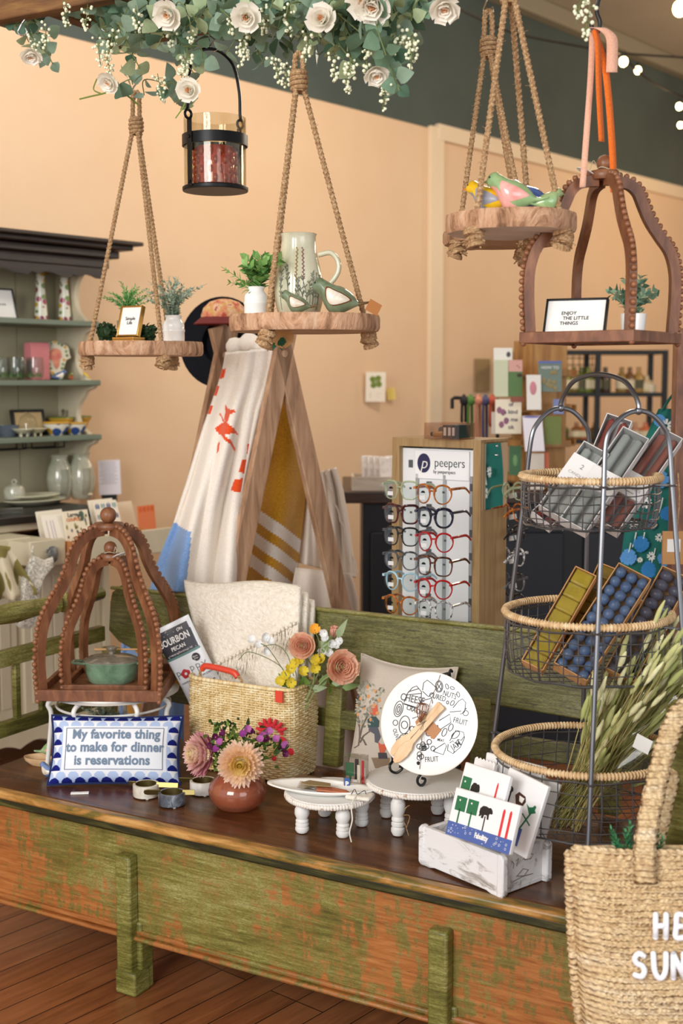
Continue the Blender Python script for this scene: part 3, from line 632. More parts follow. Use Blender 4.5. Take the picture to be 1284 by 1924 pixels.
bird('small green glazed bird in front of the pitcher', onto(562, YM-.095, zM), R(180), .08, M_gbird, M_crk, M_tailb, M_gbird, wing_rim=M_rimb)
tag(MB().box((0, 0, .014), (.03, .0008, .026), M4.Rotation(R(20), 4, 'Y')).build('price_tag', plain('#b0733f', .8), loc=onto(697, YM-.07, zM+.002), rot=(0, R(8), R(15))), 'brown paper tag tied by the tail of the large green bird', 'tag')
o = thing('paper_flower', 'small tan paper flower with green leaves under the middle swing', 'artificial flower', W(522, 634, YM-.05)); mb = MB(); petals(mb, M4.Rotation(R(100), 4, 'X') @ M4.Translation((.012, .0, 0)), 6, .002, .022, .02, 75, .2); mb.build('petals', plain('#b98d58', .9), o, smooth=180)
mb = MB()
for i in range(9): a = R(100+i*26); mb.leaf((0, 0, 0), (math.cos(a), -.2, math.sin(a)*.5-.1), (0, -1, .2), .03, .016, .2, .2, 4)
mb.build('leaves', leafm('#2f5a3a'), o, smooth=180)
# ---- birds on the front right swing
g_ = lambda a, b, c: glaze('painted_'+a.strip('#'), a, b, c, 18, .12)
YB = 2.6
M_yel, M_grn, M_pnk, M_blu, M_gry = g_('#d6a90e', '#eec51a', '#f5dc5a'), g_('#7fa06b', '#9dbb86', '#b9d0a0'), g_('#e2918a', '#f0b1a8', '#f6cfc6'), g_('#2f4f94', '#5676b8', '#8fa6d6'), g_('#8b8c96', '#a3a5ae', '#babcc4')
bird('yellow and grey painted bird on the front swing shelf', onto(920, YB-.03, zF), R(160), .104, M_yel, M_gry, M_gry, M_gry, beakm=plain('#d97f23', .4))
bird('large green bird with pink belly on the front swing shelf', onto(968, YB-.055, zF), R(172), .122, M_grn, M_pnk, M_grn, M_pnk, beakm=M_grn)
bird('blue painted bird at the back of the front swing shelf', onto(1000, YB+.02, zF+.0), R(150), .12, M_blu, g_('#6f86b8', '#9db0d2', '#c4cfe2'), M_blu, M_blu)
bird('speckled green painted bird half hidden at the right rim of the front swing', onto(1022, YB-.05, zF), R(15), .075, g_('#7b9a5f', '#a9bd86', '#cdd8b4'), M_grn, M_grn, M_grn)
# ================================================================ black lantern
YK = 3.33
lc = W(405, 357, YK); lan = thing('hanging_lantern', 'glass cylinder candle lantern in a black metal carrier with tall bail handle', 'lantern', lc)
MB().lathe([(0, -.004), (.083, -.004), (.084, 0), (.084, .006), (.080, .008), (0, .008)], 48).build('base', M_blackmetal, lan, bevel=.0008)
MB().lathe([(.079, .008), (.079, .178), (.0765, .178), (.0765, .01)], 56, cap0=False).build('glass_cylinder', glass('lantern_glass', '#f4f1e6'), lan)
MB().lathe([(.0815, .108), (.0835, .108), (.0835, .135), (.0815, .135), (.0815, .108)], 56, cap0=False).build('band', M_blackmetal, lan)
hA = R(228); h2 = hA+PI
for a in (hA, h2):
    ca, sa = math.cos(a), math.sin(a); MB().box((0, 0, 0), (.016, .003, .165), M4.Translation((.0855*ca, .0855*sa, .083)) @ M4.Rotation(a+PI/2, 4, 'Z')).build('strap', M_blackmetal, lan, bevel=.0008)
    MB().tube(arc((.089*ca, .089*sa, .176), .0105, 0, 2*PI, 16, (ca, sa, 0)), .0035, 8).build('ring', M_blackmetal, lan)
    mb = MB()
    for z in (.012, .122): mb.ball((.088*ca, .088*sa, z), .004, 8, 5)
    mb.build('rivet', M_blackmetal, lan)
ax = V((math.cos(hA), math.sin(hA), 0))
MB().tube(bez([ax*.093+V((0, 0, .186)), ax*.089+V((0, 0, .2)), ax*.086+V((0, 0, .26)), ax*.062+V((0, 0, .325)), ax*.0+V((0, 0, .348)), ax*-.062+V((0, 0, .325)), ax*-.086+V((0, 0, .26)), ax*-.089+V((0, 0, .2)), ax*-.093+V((0, 0, .186))], 60), .0042, 8).build('bail_handle', M_blackmetal, lan)
shook('small chrome s-hook holding the black glass lantern', W(403, 68, YK), lc+V((0, 0, .355)))
vo = thing('votive_glass', 'red bubbled glass votive standing inside the hanging lantern', 'candle holder', lc+V((0, 0, .0085)))
M_red = NT('red_glass'); M_red.col('#c04a3c'); M_red.set(.06, Transmission_Weight=.1, Specular_IOR_Level=.7, Coat_Weight=.5); M_red = M_red.m
MB().lathe([(0, 0), (.044, 0), (.05, .006), (.053, .05), (.05, .094), (.047, .098), (.045, .094), (.046, .02), (0, .012)], 40).build('cup', M_red, vo)
mb = MB()
for j, z in enumerate((.016, .038, .060, .082)):
    for k in range(13): a = 2*PI*(k+.5*(j % 2))/13; mb.ball((.0525*math.cos(a), .0525*math.sin(a), z), .0105, 10, 7, (.6, .6, 1))
bm_ = glass('bubble_glass', '#e0988c', .03, 1.9, .45, '#c86a5a'); mb.build('bubble_knobs', bm_, vo, smooth=180)
# ================================================================ beaded wooden cages
RIB = [(1, 0), (1.02, .1), (1.03, .22), (1.0, .36), (.93, .46), (.81, .55), (.69, .63), (.6, .71), (.535, .79), (.45, .85), (.33, .893), (.2, .91), (.09, .915)]
M_cage = M_brown; M_bead = plain('#8a5a3c', .35, spec=.5, var=.2, vs=40)
def cage(label, p, rotz, w, h, bead=.0065, rw=.016, rd=.022, tagdir=None, ribtab=RIB, tilt=0):
    o = thing('beaded_wood_cage', label, 'decorative cage', p, rotz, 'beaded wooden cages'); hw = w/2; bh = h*.062
    if tilt: o.rotation_euler = (0, tilt, rotz)
    for k in range(4):
        a = k*PI/2; MB().box((0, -hw+.006, bh/2), (w-.012*(k % 2)*2, .012, bh), M4.Rotation(a, 4, 'Z')).build('base_rail', M_cage, o, bevel=.0015)
    MB().box((0, 0, .006), (w-.02, w-.02, .006)).build('base_panel', M_cage, o)
    rdg = hw*math.sqrt(2)-.012
    for k in range(4):
        a = PI/4+k*PI/2; u = V((math.cos(a), math.sin(a), 0)); t = V((-math.sin(a), math.cos(a), 0)); path = bez([u*(r*rdg)+V((0, 0, z*h)) for r, z in ribtab], 72)
        mb = MB(); vs = []
        nn = []
        for i, q in enumerate(path):
            d = (path[min(i+1, len(path)-1)]-path[max(0, i-1)]).normalized(); n = t.cross(d); n = n if n.dot(u)+n.z > 0 else -n; nn.append(n)
            for sx_, sn in ((-1, 0), (1, 0), (1, -1), (-1, -1)): vs.append(q+t*(sx_*rw/2)+n*(sn*rd))
        N = len(path); fs = [(i*4+j, i*4+(j+1) % 4, i*4+4+(j+1) % 4, i*4+4+j) for i in range(N-1) for j in range(4)]+[(3, 2, 1, 0), (N*4-4, N*4-3, N*4-2, N*4-1)]
        mb.add(vs, fs); mb.build('rib', M_cage, o, smooth=50)
        mb = MB(); acc = 0; lastp = path[0]
        for i, q in enumerate(path):
            acc += (q-lastp).length; lastp = q
            if i == 0 or acc >= bead*1.85: mb.ball(q+nn[i]*bead*.5, bead, 8, 6); acc = 0
        mb.build('bead_trim', M_bead, o, smooth=180)
    zt = .915*h; MB().lathe([(0, -.014), (w*.115, -.014), (w*.125, -.008), (w*.125, -.002), (w*.112, .004), (0, .004)], 32, M4.Translation((0, 0, zt+.006))).build('top_disc', M_cage, o)
    br = h*.046; mb = MB(); mb.ball((0, 0, zt+.008+br), br, 20, 14); mb.build('finial_ball', M_brown, o, smooth=180)
    if tagdir is not None:
        mb = MB(); mb.tube([(br*.95*math.cos(q), br*.95*math.sin(q), zt+.014+.002*math.sin(q*3)) for q in [2*PI*i/20 for i in range(21)]], .0009, 5); mb.tube(bez([(br*.9*tagdir[0], br*.9*tagdir[1], zt+.014), (tagdir[0]*w*.1, tagdir[1]*w*.1, zt+.03), (tagdir[0]*w*.13, tagdir[1]*w*.13, zt+.012)], 10), .0008, 5); s_ = mb.build('tag_string', plain('#cdbfa6', .9), o)
        mb = MB(); mb.lathe([(0, 0), (w*.085, 0), (w*.085, .0012), (0, .0012)], 28, M4.Translation((tagdir[0]*w*.17, tagdir[1]*w*.17, zt+.008)) @ M4.Rotation(R(28), 4, V((tagdir[1], -tagdir[0], 0))), sy=.7); mb.build('price_tag', M_white, o)
    return o
RIBH = [(1, 0), (1.01, .1), (1.03, .25), (1.02, .4), (.94, .52), (.79, .61), (.66, .69), (.57, .77), (.49, .845), (.37, .893), (.22, .912), (.09, .915)]
YC = 2.6
cc = W(1130, 646, YC); cage('beaded brown wooden cage hung on orange ribbon above the wire baskets', cc, R(-36), .243, .362, .0062, .015, .021, (-.72, -.62), RIBH)
# ribbon over a black hook
hk = W(1124, 58, YC); o = thing('black_hook', 'black metal s-hook that holds the orange ribbon', 'hook', hk)
MB().tube(bez([W(1140, -40, YC), W(1130, -12, YC), W(1122, 20, YC), W(1128, 42, YC), W(1124, 60, YC), W(1114, 58, YC), W(1112, 44, YC)], 24), .0042, 8).build('wire', M_black, o, world=True)
M_or = cloth('orange_velvet', '#e87a35', '#d8651f', 300, .2); M_pk = cloth('pale_pink_velvet', '#e9b9a0', '#dca68c', 300, .2)
def ribbon(name, pts, w, m, par, across=(1, 0, 0)):
    P = bez(pts, 24); mb = MB(); A = V(across).normalized(); vs = []
    for p in P: vs += [p-A*w/2, p+A*w/2]
    mb.add(vs, [(2*i, 2*i+1, 2*i+3, 2*i+2) for i in range(len(P)-1)]); return mb.build(name, m, par, world=True, solid=.0012, smooth=180)
rb = thing('hanging_ribbon', 'orange and pink velvet ribbon looped over the black hook', 'ribbon', hk)
ribbon('orange_band', [W(1118, 58, YC-.01), W(1138, 130, YC-.02), W(1150, 260, YC-.015), W(1154, 362, YC-.012)], .015, M_or, rb, (1, .3, 0))
ribbon('pink_band', [W(1114, 60, YC+.01), W(1110, 150, YC+.01), W(1102, 260, YC-.03), W(1095, 352, YC-.035)], .012, M_pk, rb, (1, -.2, 0))
ribbon('orange_tail', [W(1120, 56, YC-.02), W(1124, 90, YC-.03), W(1126, 170, YC-.03), W(1131, 266, YC-.03)], .016, M_or, rb, (.8, .6, 0))
ribbon('pink_tail', [W(1118, 52, YC-.02), W(1132, 54, YC-.03), W(1149, 70, YC-.03), W(1151, 100, YC-.03), W(1150, 136, YC-.03)], .022, M_pk, rb, (1, .0, 0))
def cageloc(x, y): return cc+M4.Rotation(R(-36), 3, 'Z') @ V((x, y, .0095))
picframe('framed_print', 'black framed print reading Enjoy the Little Things in the hanging cage', 'picture frame', cageloc(-.035, -.055), .126, .086, R(-24), R(22), .004, M_black, M_paper, [('ENJOY', -.014, .054), ('THE LITTLE', .001, .043), ('THINGS', -.012, .032)], .0105)
o = jug('white_plant_pot', 'small white pot of eucalyptus in the hanging cage', 'potted plant', cageloc(.055, .03), [(0, 0), (.022, 0), (.026, .05), (.023, .05), (.02, .01), (0, .01)], M_porc); mb = MB()
E1, E2, E3 = leafm('#86a58a'), leafm('#a7c0a0'), leafm('#5f8470')
bouquet(mb, (0, 0, .045), 11, .095, .052, 7, .022, .02, .05, 55, 2, [0, 1, 2], taper=.2)
sprig(mb, [(0, 0, .045), (-.04, -.01, .085), (-.06, -.02, .095)], 5, .016, .014, 50, cols=[0, 2]); mb.build('eucalyptus_sprigs', [E1, E2, E3], o, smooth=180)
# ================================================================ hutch against the wall
M_cream = NT('cream_hutch_paint'); _t = M_cream; _c = _t.mix(_t.ramp(_t.noise(3, 5, .6, (2, 2, .6)), [(.4, 0.0), (.75, .6)]), '#d0c6ab', '#b9ae90'); _t.link(_c, _t.b.inputs['Base Color']); _t.set(.55); M_cream = _t.m
M_sage = plain('#6c7868', .5, var=.1, vs=5); M_darkw = wood('dark_cornice_wood', '#1d1512', '#2c211b', '#3f3128', .5, (1, 8, 8), 5, .15)
HT = .32; hx0 = -1.5
hut = thing('hutch', 'tall cream farmhouse hutch with sage shelves and dark carved cornice', 'hutch', WL(0, 0, 0), WROT)
# local: x along the wall, -y out of the wall
UD = .27; LDp = .5
mb = MB(); 
for i in range(9): mb.box((HT-.03-(i+.5)*.2, -.012, 1.5), (.196, .02, 1.0))
mb.build('back_panel', plain('#a69f82', .6, var=.06, vs=3), hut)
for z in (1.262, 1.484, 1.722): MB().box(((HT+hx0)/2, -UD/2, z), (HT-hx0, UD, .022)).build('shelf', M_sage, hut, bevel=.004)
def sidep(x):
    out = []; segs = [(1.02, 1.25), (1.275, 1.475), (1.497, 1.712), (1.735, 1.99)]
    for z0, z1 in segs:
        h = z1-z0
        for t, d in ((0, .8), (.06, .72), (.14, .62), (.25, .56), (.4, .53), (.55, .56), (.68, .63), (.78, .72), (.84, .74), (.88, .78), (.94, .93), (1, .97)): out.append((UD*d if not (z0 > 1.7 and t > .8) else UD*.8, z0+h*t))
    out = [(0, 1.99), (0, 1.02)]+out; return out
for x in (HT-.03, -.95): MB().prism([(-a, z) for a, z in sidep(0)], .024, M4.Translation((x, 0, 0)) @ fr((0, 0, 0), (0, 1, 0), (0, 0, 1))).build('side_panel', M_cream, hut, bevel=.002)
mb = MB()
for z, d, h in ((2.045, .40, .016), (2.028, .37, .02), (2.0, .33, .03), (1.965, .30, .04)): mb.box(((HT+hx0)/2+(d-.27)/2, -d/2, z), (HT-hx0+(d-.27), d, h))
mb.build('cornice', M_darkw, hut, bevel=.005)
out = [(hx0, 1.96)]+[(HT, 1.96), (HT, 1.905)]+[(HT-.02-i*.025, 1.905+.012*abs(math.sin(i*PI/4))*(1 if i % 8 < 6 else -.4)) for i in range(72)]
MB().prism(out, .02, fr((0, -UD-.004, 0), (1, 0, 0), (0, 0, 1))).build('scalloped_valance', M_darkw, hut)
MB().box(((.16+hx0)/2, -.26, .985), (.16-hx0, .52, .03)).build('counter', plain('#1f1c1a', .4), hut, bevel=.004)
MB().box(((.16+hx0)/2, -.25, .955), (.18-hx0, .49, .03)).build('cream_top', M_cream, hut, bevel=.004)
mb = MB(); mb.box((.14, -.25, .55), (.03, LDp, .8)); mb.build('cabinet_side', M_cream, hut, bevel=.002)
MB().box(((.14+hx0)/2, -.46, .5), (.14-hx0, .02, .7)).build('cabinet_face', M_cream, hut)
for i, x in enumerate((-.06, -.46, -.86)):
    d = MB(); d.box((x, -.475, .52), (.37, .018, .56)); dd = d.build('cabinet_door', M_cream, hut, bevel=.003)
    mb = MB()
    for q in range(6): mb.box((x-.13+q*.052, -.485, .52), (.045, .006, .48))
    mb.build('bead_boards', M_cream, dd, bevel=.002)
out = [(hx0, .2), (.15, .2)]+[(.15-i*.03, .13+.022*abs(math.sin(i*PI/5))) for i in range(54)]
MB().prism(out, .02, fr((0, -.5, 0), (1, 0, 0), (0, 0, 1))).build('scalloped_skirt', M_cream, hut)
for x in (.12, -.9):
    MB().box((x, -.25, .07), (.05, .42, .14)).build('foot', M_cream, hut, bevel=.004)
# two pulled out drawers
def drawer(x0, x1, yf, z0, z1, handle):
    f = MB().box(((x0+x1)/2, yf, (z0+z1)/2), (x1-x0, .02, z1-z0)).build('drawer', M_cream, hut, bevel=.003)
    mb = MB(); D = -yf-.05
    for x in (x0+.012, x1-.012): mb.box((x, yf+D/2, (z0+z1)/2-.005), (.014, D, (z1-z0)-.02))
    mb.box(((x0+x1)/2, yf+D/2, z0+.012), (x1-x0-.03, D, .008)); mb.build('drawer_box', wood('drawer_side_pine', '#a0622f', '#b9773f', '#cd8e54', .6, (1, 1, 1), 4, .1), f)
    if handle:
        q = MB(); q.lathe([(0, 0), (.02, 0), (.022, .004), (.015, .008), (0, .009)], 20, fr(((x0+x1)/2, yf-.022, (z0+z1)/2), (1, 0, 0), (0, 0, 1)), sy=1.3); q.tube(arc(((x0+x1)/2, yf-.02, (z0+z1)/2), .022, PI*.15, PI*.85, 9), .003, 6); q.build('drawer_knob', plain('#8d8f8c', .35, .7, var=.3, vs=90), f)
    return f
drawer(-.29, .165, -.85, .855, .945, False); drawer(-.66, -.34, -.66, .852, .942, False)
f = MB().box((-.37, -.80, .898), (.15, .02, .092)).build('drawer', M_cream, hut, bevel=.003)
q = MB(); q.lathe([(0, 0), (.02, 0), (.022, .004), (.015, .008), (0, .009)], 20, fr((-.36, -.822, .895), (1, 0, 0), (0, 0, 1)), sy=1.35); q.tube(arc((-.36, -.815, .895), .024, PI*.1, PI*.9, 9), .003, 6); q.build('drawer_knob', plain('#8d8f8c', .35, .7, var=.3, vs=90), f)
MB().box((-.37, -.63, .898), (.13, .32, .08)).build('drawer_box', M_cream, f)
def HP(px, s, z):                                    # a place on the hutch seen at px, s out from the wall
    d = ray(px, 700); k = d.x/d.y; Y = (1.4*.765+5.2*.644-s)/(.644-.765*k); return V((k*Y, Y, z))
S1, S2, S3, CT = 1.7335, 1.4955, 1.2735, 1.001
M_flor = NT('tiny_flower_glaze'); _t = M_flor; _v = _t.new('ShaderNodeTexVoronoi'); _v.inputs['Scale'].default_value = 42; _t.link(_t.co(), _v.inputs['Vector'])
_h = _t.new('ShaderNodeSeparateColor'); _t.link(_v.outputs['Color'], _h.inputs[0]); _m = _t.ramp(_v.outputs['Distance'], [(.46, 1.0), (.52, 0.0)])
_fc = _t.ramp(_h.outputs[0], [(0, '#8e2f45'), (.35, '#c9a32c'), (.5, '#6d8a3d'), (.7, '#a5405f'), (.9, '#dcae2e')]); _fc.node.color_ramp.interpolation = 'CONSTANT'
_t.link(_t.mix(_m, '#e4e2cf', _fc), _t.b.inputs['Base Color']); _t.set(.2); M_flor = _t.m
for px, s, lb, a in ((80, .12, 'left', 0), (124, .12, 'right', .6)):
    o = thing('tall_candle_holder', lb+' one of the two tall flower dotted ceramic vases on the top shelf', 'vase', HP(px, s, S1), 0, 'tall flower dotted vases')
    MB().lathe([(0, 0), (.028, 0), (.027, .01), (.02, .1), (.0165, .19), (.018, .208), (.015, .209), (.013, .19), (0, .18)], 28).build('body', M_flor, o)
    mb = MB(); petals(mb, face((.03, -.025, .2), (.4, -1, .2)), 6, .003, .017, .013, 70, .3); mb.build('yellow_flower', plain('#dba21f', .5), o, smooth=180)
    if not a: MB().box((.045, -.02, .21), (.026, .002, .03), M4.Rotation(R(30), 4, 'Y') if False else None).build('orange_flag', plain('#e3834a', .6), o)
picframe('framed_print', 'black framed card leaning at the left end of the top hutch shelf', 'picture frame', HP(2, .14, S1), .17, .125, WROT, R(16), .006, M_black, M_paper, [('how sweet it is', .0, .06)], .013)
# second shelf
M_pinkp = plain('#cf7d80', .6, var=.05, vs=30)
p = HP(72, .13, S2); o = thing('pink_gift_bag', 'pink bag standing behind the drinking glasses on the middle shelf', 'bag', p, WROT)
MB().box((-.005, .0, .075), (.09, .05, .15), M4.Rotation(R(8), 4, 'Y') if False else None).build('bag', M_pinkp, o, bevel=.003)
p = HP(107, .16, S2); o = thing('flower_plate', 'scalloped ceramic plaque with yellow flower border leaning on the pink bag', 'plate', p); o.rotation_euler = (M4.Rotation(R(24), 4, 'Z') @ M4.Rotation(R(-14), 4, 'X')).to_euler()
out = [(.045*math.sin(t)*(1+.05*math.cos(8*t))*(1.25 if math.cos(t) < 0 else .85), .078-.078*math.cos(t)*(1+.03*math.cos(8*t))) for t in [2*PI*i/48 for i in range(48)]]
out = [(x*(.75+.6*y/.156), y) for x, y in out]
MB().prism(out, .008, fr((0, 0, .004), (1, 0, 0), (0, 0, 1))).build('plaque', plain('#dcd3bd', .25), o, bevel=.002)
MB().prism([(x*.4, .04+y*.55) for x, y in out], .003, fr((0, -.009, .004), (1, 0, 0), (0, 0, 1))).build('center_print', glaze('plate_center', '#b3474b', '#d98d76', '#e0b23a', 30), o)
mb = MB()
for i in range(0, 48, 2):
    x, y = out[i]; mb.cur = i//2 % 3; mb.ball((x*.78, -.009, .01+y*.93), .0062, 7, 5, (1, .4, 1))
mb.build('flower_border', [plain('#d6a528', .4), plain('#5f7d4b', .4), plain('#7f9b6a', .4)], o, smooth=180)
for i, (px, s) in enumerate(((2, .14), (30, .17), (46, .12), (66, .2))):
    o = thing('drinking_glass', ['clear stemless glass at the left end of the middle hutch shelf', 'clear stemless glass left of the pink bag on the middle hutch shelf', 'clear stemless glass directly before the pink bag', 'clear stemless glass in front of the pink bag, nearest the shelf edge'][i], 'drinking glass', HP(px, s, S2), 0, 'stemless glasses on the hutch')
    MB().lathe([(0, .002), (.024, .0), (.034, .02), (.037, .05), (.032, .09), (.0305, .09), (.035, .05), (.032, .022), (0, .012)], 28, cap0=False).build('bowl', M_glass, o)
    mb = MB()
    for k in range(6): a = k*1.05; mb.leaf((.025*math.cos(a), .025*math.sin(a), .006), (math.cos(a)*.3, math.sin(a)*.3, 1), (math.cos(a), math.sin(a), 0), .028, .012)
    mb.build('painted_leaves', leafm('#6c8a56'), o, smooth=180)
bird('blue and white bird figurine beside the flower plaque on the hutch', HP(110, .22, S2), R(25), .066, g_('#34508a', '#5270a8', '#8199c6'), M_crk, M_blu, plain('#c9d3c0', .3))
bird('red breasted green bird figurine right of the blue bird on the hutch', HP(132, .2, S2), R(-60), .05, g_('#6b7a34', '#8d9a4a', '#a9b066'), g_('#7e8a44', '#8f9a50', '#a5ad66'), M_grn, plain('#c7664a', .3))
bird('small yellow chick figurine at the end of the middle hutch shelf', HP(163, .2, S2), R(-110), .05, M_yel, M_yel, M_gry, plain('#c9c3b2', .4), beakm=plain('#d9862a', .4))
# third shelf
picframe('framed_print', 'black framed drawing of a bird cage on the lower hutch shelf', 'picture frame', HP(54, .12, S3), .155, .105, WROT-.05, R(12), .012, M_black, plain('#c7ab7c', .7), [], .02)
mb = MB()
M_ = fr(HP(52, .14, S3), (.8, .6, 0), (0, 0, 1))
o = thing('glass_cloche', 'glass bell cloche in front of the black framed drawing', 'cloche', HP(50, .18, S3)); MB().lathe([(.038, 0), (.038, .05), (.03, .075), (.012, .088), (.006, .092), (.009, .1), (0, .106)], 28, cap0=False).build('dome', M_glass, o)
o = thing('metal_egg_stand', 'grey metal stand with knob behind the flower bowls', 'stand', HP(117, .1, S3)); MB().lathe([(.045, .0), (.042, .03), (.02, .058), (.006, .066), (.006, .09), (.01, .095), (0, .104)], 24, cap0=True).build('dome', plain('#7d7a68', .4, .4), o)
M_bowl = NT('flower_bowl_glaze'); _t = M_bowl; _v = _t.new('ShaderNodeTexVoronoi'); _v.inputs['Scale'].default_value = 26; _t.link(_t.co(), _v.inputs['Vector']); _h = _t.new('ShaderNodeSeparateColor'); _t.link(_v.outputs['Color'], _h.inputs[0]); _m = _t.ramp(_v.outputs['Distance'], [(.48, 1.0), (.54, 0.0)]); _fc = _t.ramp(_h.outputs[0], [(0, '#2d4a86'), (.4, '#d3a32b'), (.6, '#3d5f96'), (.8, '#8a5a2c')]); _fc.node.color_ramp.interpolation = 'CONSTANT'; _t.link(_t.mix(_m, '#ddd9c9', _fc), _t.b.inputs['Base Color']); _t.set(.2); M_bowl = _t.m
M_yrim = plain('#d2a13a', .3)
for px, s, sc_, lb in ((103, .2, 1, 'blue flowered bowl with yellow rim, second from the end of the lower shelf'), (138, .2, .92, 'blue flowered bowl with yellow rim at the end of the lower shelf')):
    o = thing('flower_bowl', lb, 'bowl', HP(px, s, S3)); P_ = [(0, 0), (.028, 0), (.03, .004), (.048, .022), (.052, .046)]
    MB().lathe([(r*sc_, z*sc_) for r, z in P_]+[(.049*sc_, .046*sc_), (.045*sc_, .022*sc_), (0, .01)], 32).build('bowl', M_bowl, o)
    MB().lathe([(.0505*sc_, .0455*sc_), (.056*sc_, .05*sc_), (.055*sc_, .0535*sc_), (.049*sc_, .049*sc_)], 32, cap0=False).build('rim', M_yrim, o)
for px, s, lb in ((112, .16, 'green rimmed yellow dish stacked behind the flower bowls'), (146, .12, 'yellow dish at the right back end of the lower shelf')):
    o = thing('yellow_dish', lb, 'dish', HP(px, s-.06, S3)); MB().lathe([(0, .0), (.03, 0), (.04, .04), (.054, .062), (.052, .066), (.035, .044), (0, .03)], 28).build('dish', M_yrim, o); MB().lathe([(.052, .064), (.056, .066), (.054, .07), (.05, .067)], 28, cap0=False).build('rim', plain('#6f7f37', .4), o)
for px, s, c, lb in ((12, .16, '#59626e', 'dark blue bowl at the left end of the lower shelf'), (40, .22, '#cfc9b0', 'small footed cream dish in front of the cloche'), (66, .21, '#cfc3a0', 'small footed cream dish right of the cloche')):
    o = thing('small_dish', lb, 'dish', HP(px, s, S3)); b_ = .0 if px == 12 else .012; MB().lathe([(0, b_), (.02, b_), (.042, b_+.018), (.04, b_+.02), (.018, b_+.006), (0, b_+.006)] if px != 12 else [(0, 0), (.03, 0), (.045, .045), (.042, .045), (.028, .006), (0, .006)], 24).build('dish', plain(c, .25), o)
    if px != 12:
        for k in range(3): a = k*2.1+.4; MB().cyl((.016*math.cos(a), .016*math.sin(a), 0), (.018*math.cos(a), .018*math.sin(a), .014), .004).build('foot', plain(c, .25), o)
# rail under the lower shelf
o = thing('stemware_rack', 'black wire stemware rack screwed under the lower hutch shelf', 'rack', WL(.0, .2, 1.25)); mb = MB()
for x0, x1 in ((.05, .21), (-.16, .02), (-.42, -.13)):
    for s in (.1, .16): mb.tube(bez([WL(x0, s, 1.251), WL(x0, s, 1.228), WL(x0+.012, s, 1.222), WL(x1-.012, s, 1.222), WL(x1, s, 1.228), WL(x1, s, 1.251)], 24), .0032, 6)
mb.build('wire', M_black, o, world=True)
# on the counter
M_vase = glaze('tall_vase_glaze', '#9fa08c', '#b9b8a4', '#cdccba', 7, .15)
VP_ = [(0, 0), (.036, 0), (.042, .005), (.054, .06), (.056, .09), (.048, .14), (.035, .165), (.033, .178), (.04, .19), (.037, .19), (.03, .178), (0, .16)]
for px, s, k, lb in ((108, .12, .98, 'left one of two glossy grey-green ceramic vases on the hutch counter'), (149, .16, 1.0, 'right one of two glossy grey-green ceramic vases, with brown stem print')):
    o = thing('ceramic_vase', lb, 'vase', HP(px, s, CT)); MB().lathe([(r*k, z*k) for r, z in VP_], 36).build('body', M_vase, o); mb = MB()
    for i in range(5):
        a = R(-75+i*8); mb.tube([(1.012*k*interp([(z, r) for r, z in VP_[1:10]], z)*math.cos(a+.1*z/.1), 1.012*k*interp([(z, r) for r, z in VP_[1:10]], z)*math.sin(a+.1*z/.1), z*k) for z in [.02+.11*j/6 for j in range(7)]], .0011, 5)
    mb.build('stem_print', plain('#6b5a3c' if k == 1 else '#55604f', .4), o)
o = thing('platter', 'oval cream platter lying under the butter dish on the hutch', 'platter', HP(60, .2, CT)); MB().lathe([(0, 0), (.1, 0), (.14, .018), (.138, .022), (.1, .006), (0, .006)], 40, M4.Rotation(WROT, 4, 'Z'), sy=.6).build('platter', plain('#b9b79d', .25), o)
o = thing('platter', 'second cream platter on top, carrying the domed butter dish', 'platter', HP(55, .2, CT+.0225)); MB().lathe([(0, 0), (.09, 0), (.125, .014), (.123, .018), (.09, .006), (0, .006)], 40, M4.Rotation(WROT, 4, 'Z'), sy=.6).build('platter', plain('#c4c2a9', .25), o)
o = thing('butter_dish', 'domed cream butter dish with ring knob on the hutch counter', 'butter dish', HP(21, .2, CT+.029)); MB().lathe([(.04, 0), (.042, .006), (.042, .03), (.036, .048), (.02, .055), (0, .056)], 32).build('dome', M_vase, o); MB().tube(arc((0, 0, .066), .009, 0, 2*PI, 16), .003, 8).build('ring_knob', M_vase, o)
o = tag(MB().box((0, 0, .009), (.09, .05, .018), M4.Rotation(.3, 4, 'Z')).build('glass_dish', M_glass, loc=HP(14, .42, CT), bevel=.003), 'small clear glass tray at the front of the hutch counter', 'tray')
# sign card standing on the counter end / wall
o = thing('notice_card', 'white printed notice card standing at the right end of the hutch', 'card', HP(203, .1, .955+.016)); o.rotation_euler = (M4.Rotation(WROT-.35, 4, 'Z') @ M4.Rotation(R(-4), 4, 'X')).to_euler()
MB().box((0, 0, .105), (.10, .002, .15)).build('card', plain('#e6e3ea', .6), o); MB().box((0, .012, .015), (.06, .03, .03)).build('stand', M_black, o); mb = MB()
for i in range(12): mb.box((-.004+.003*math.sin(i*5), -.0014, .172-i*.0085), (.07+.012*math.sin(i*3), .0004, .0018))
mb.build('text_lines', plain('#9a95a6', .7), o)
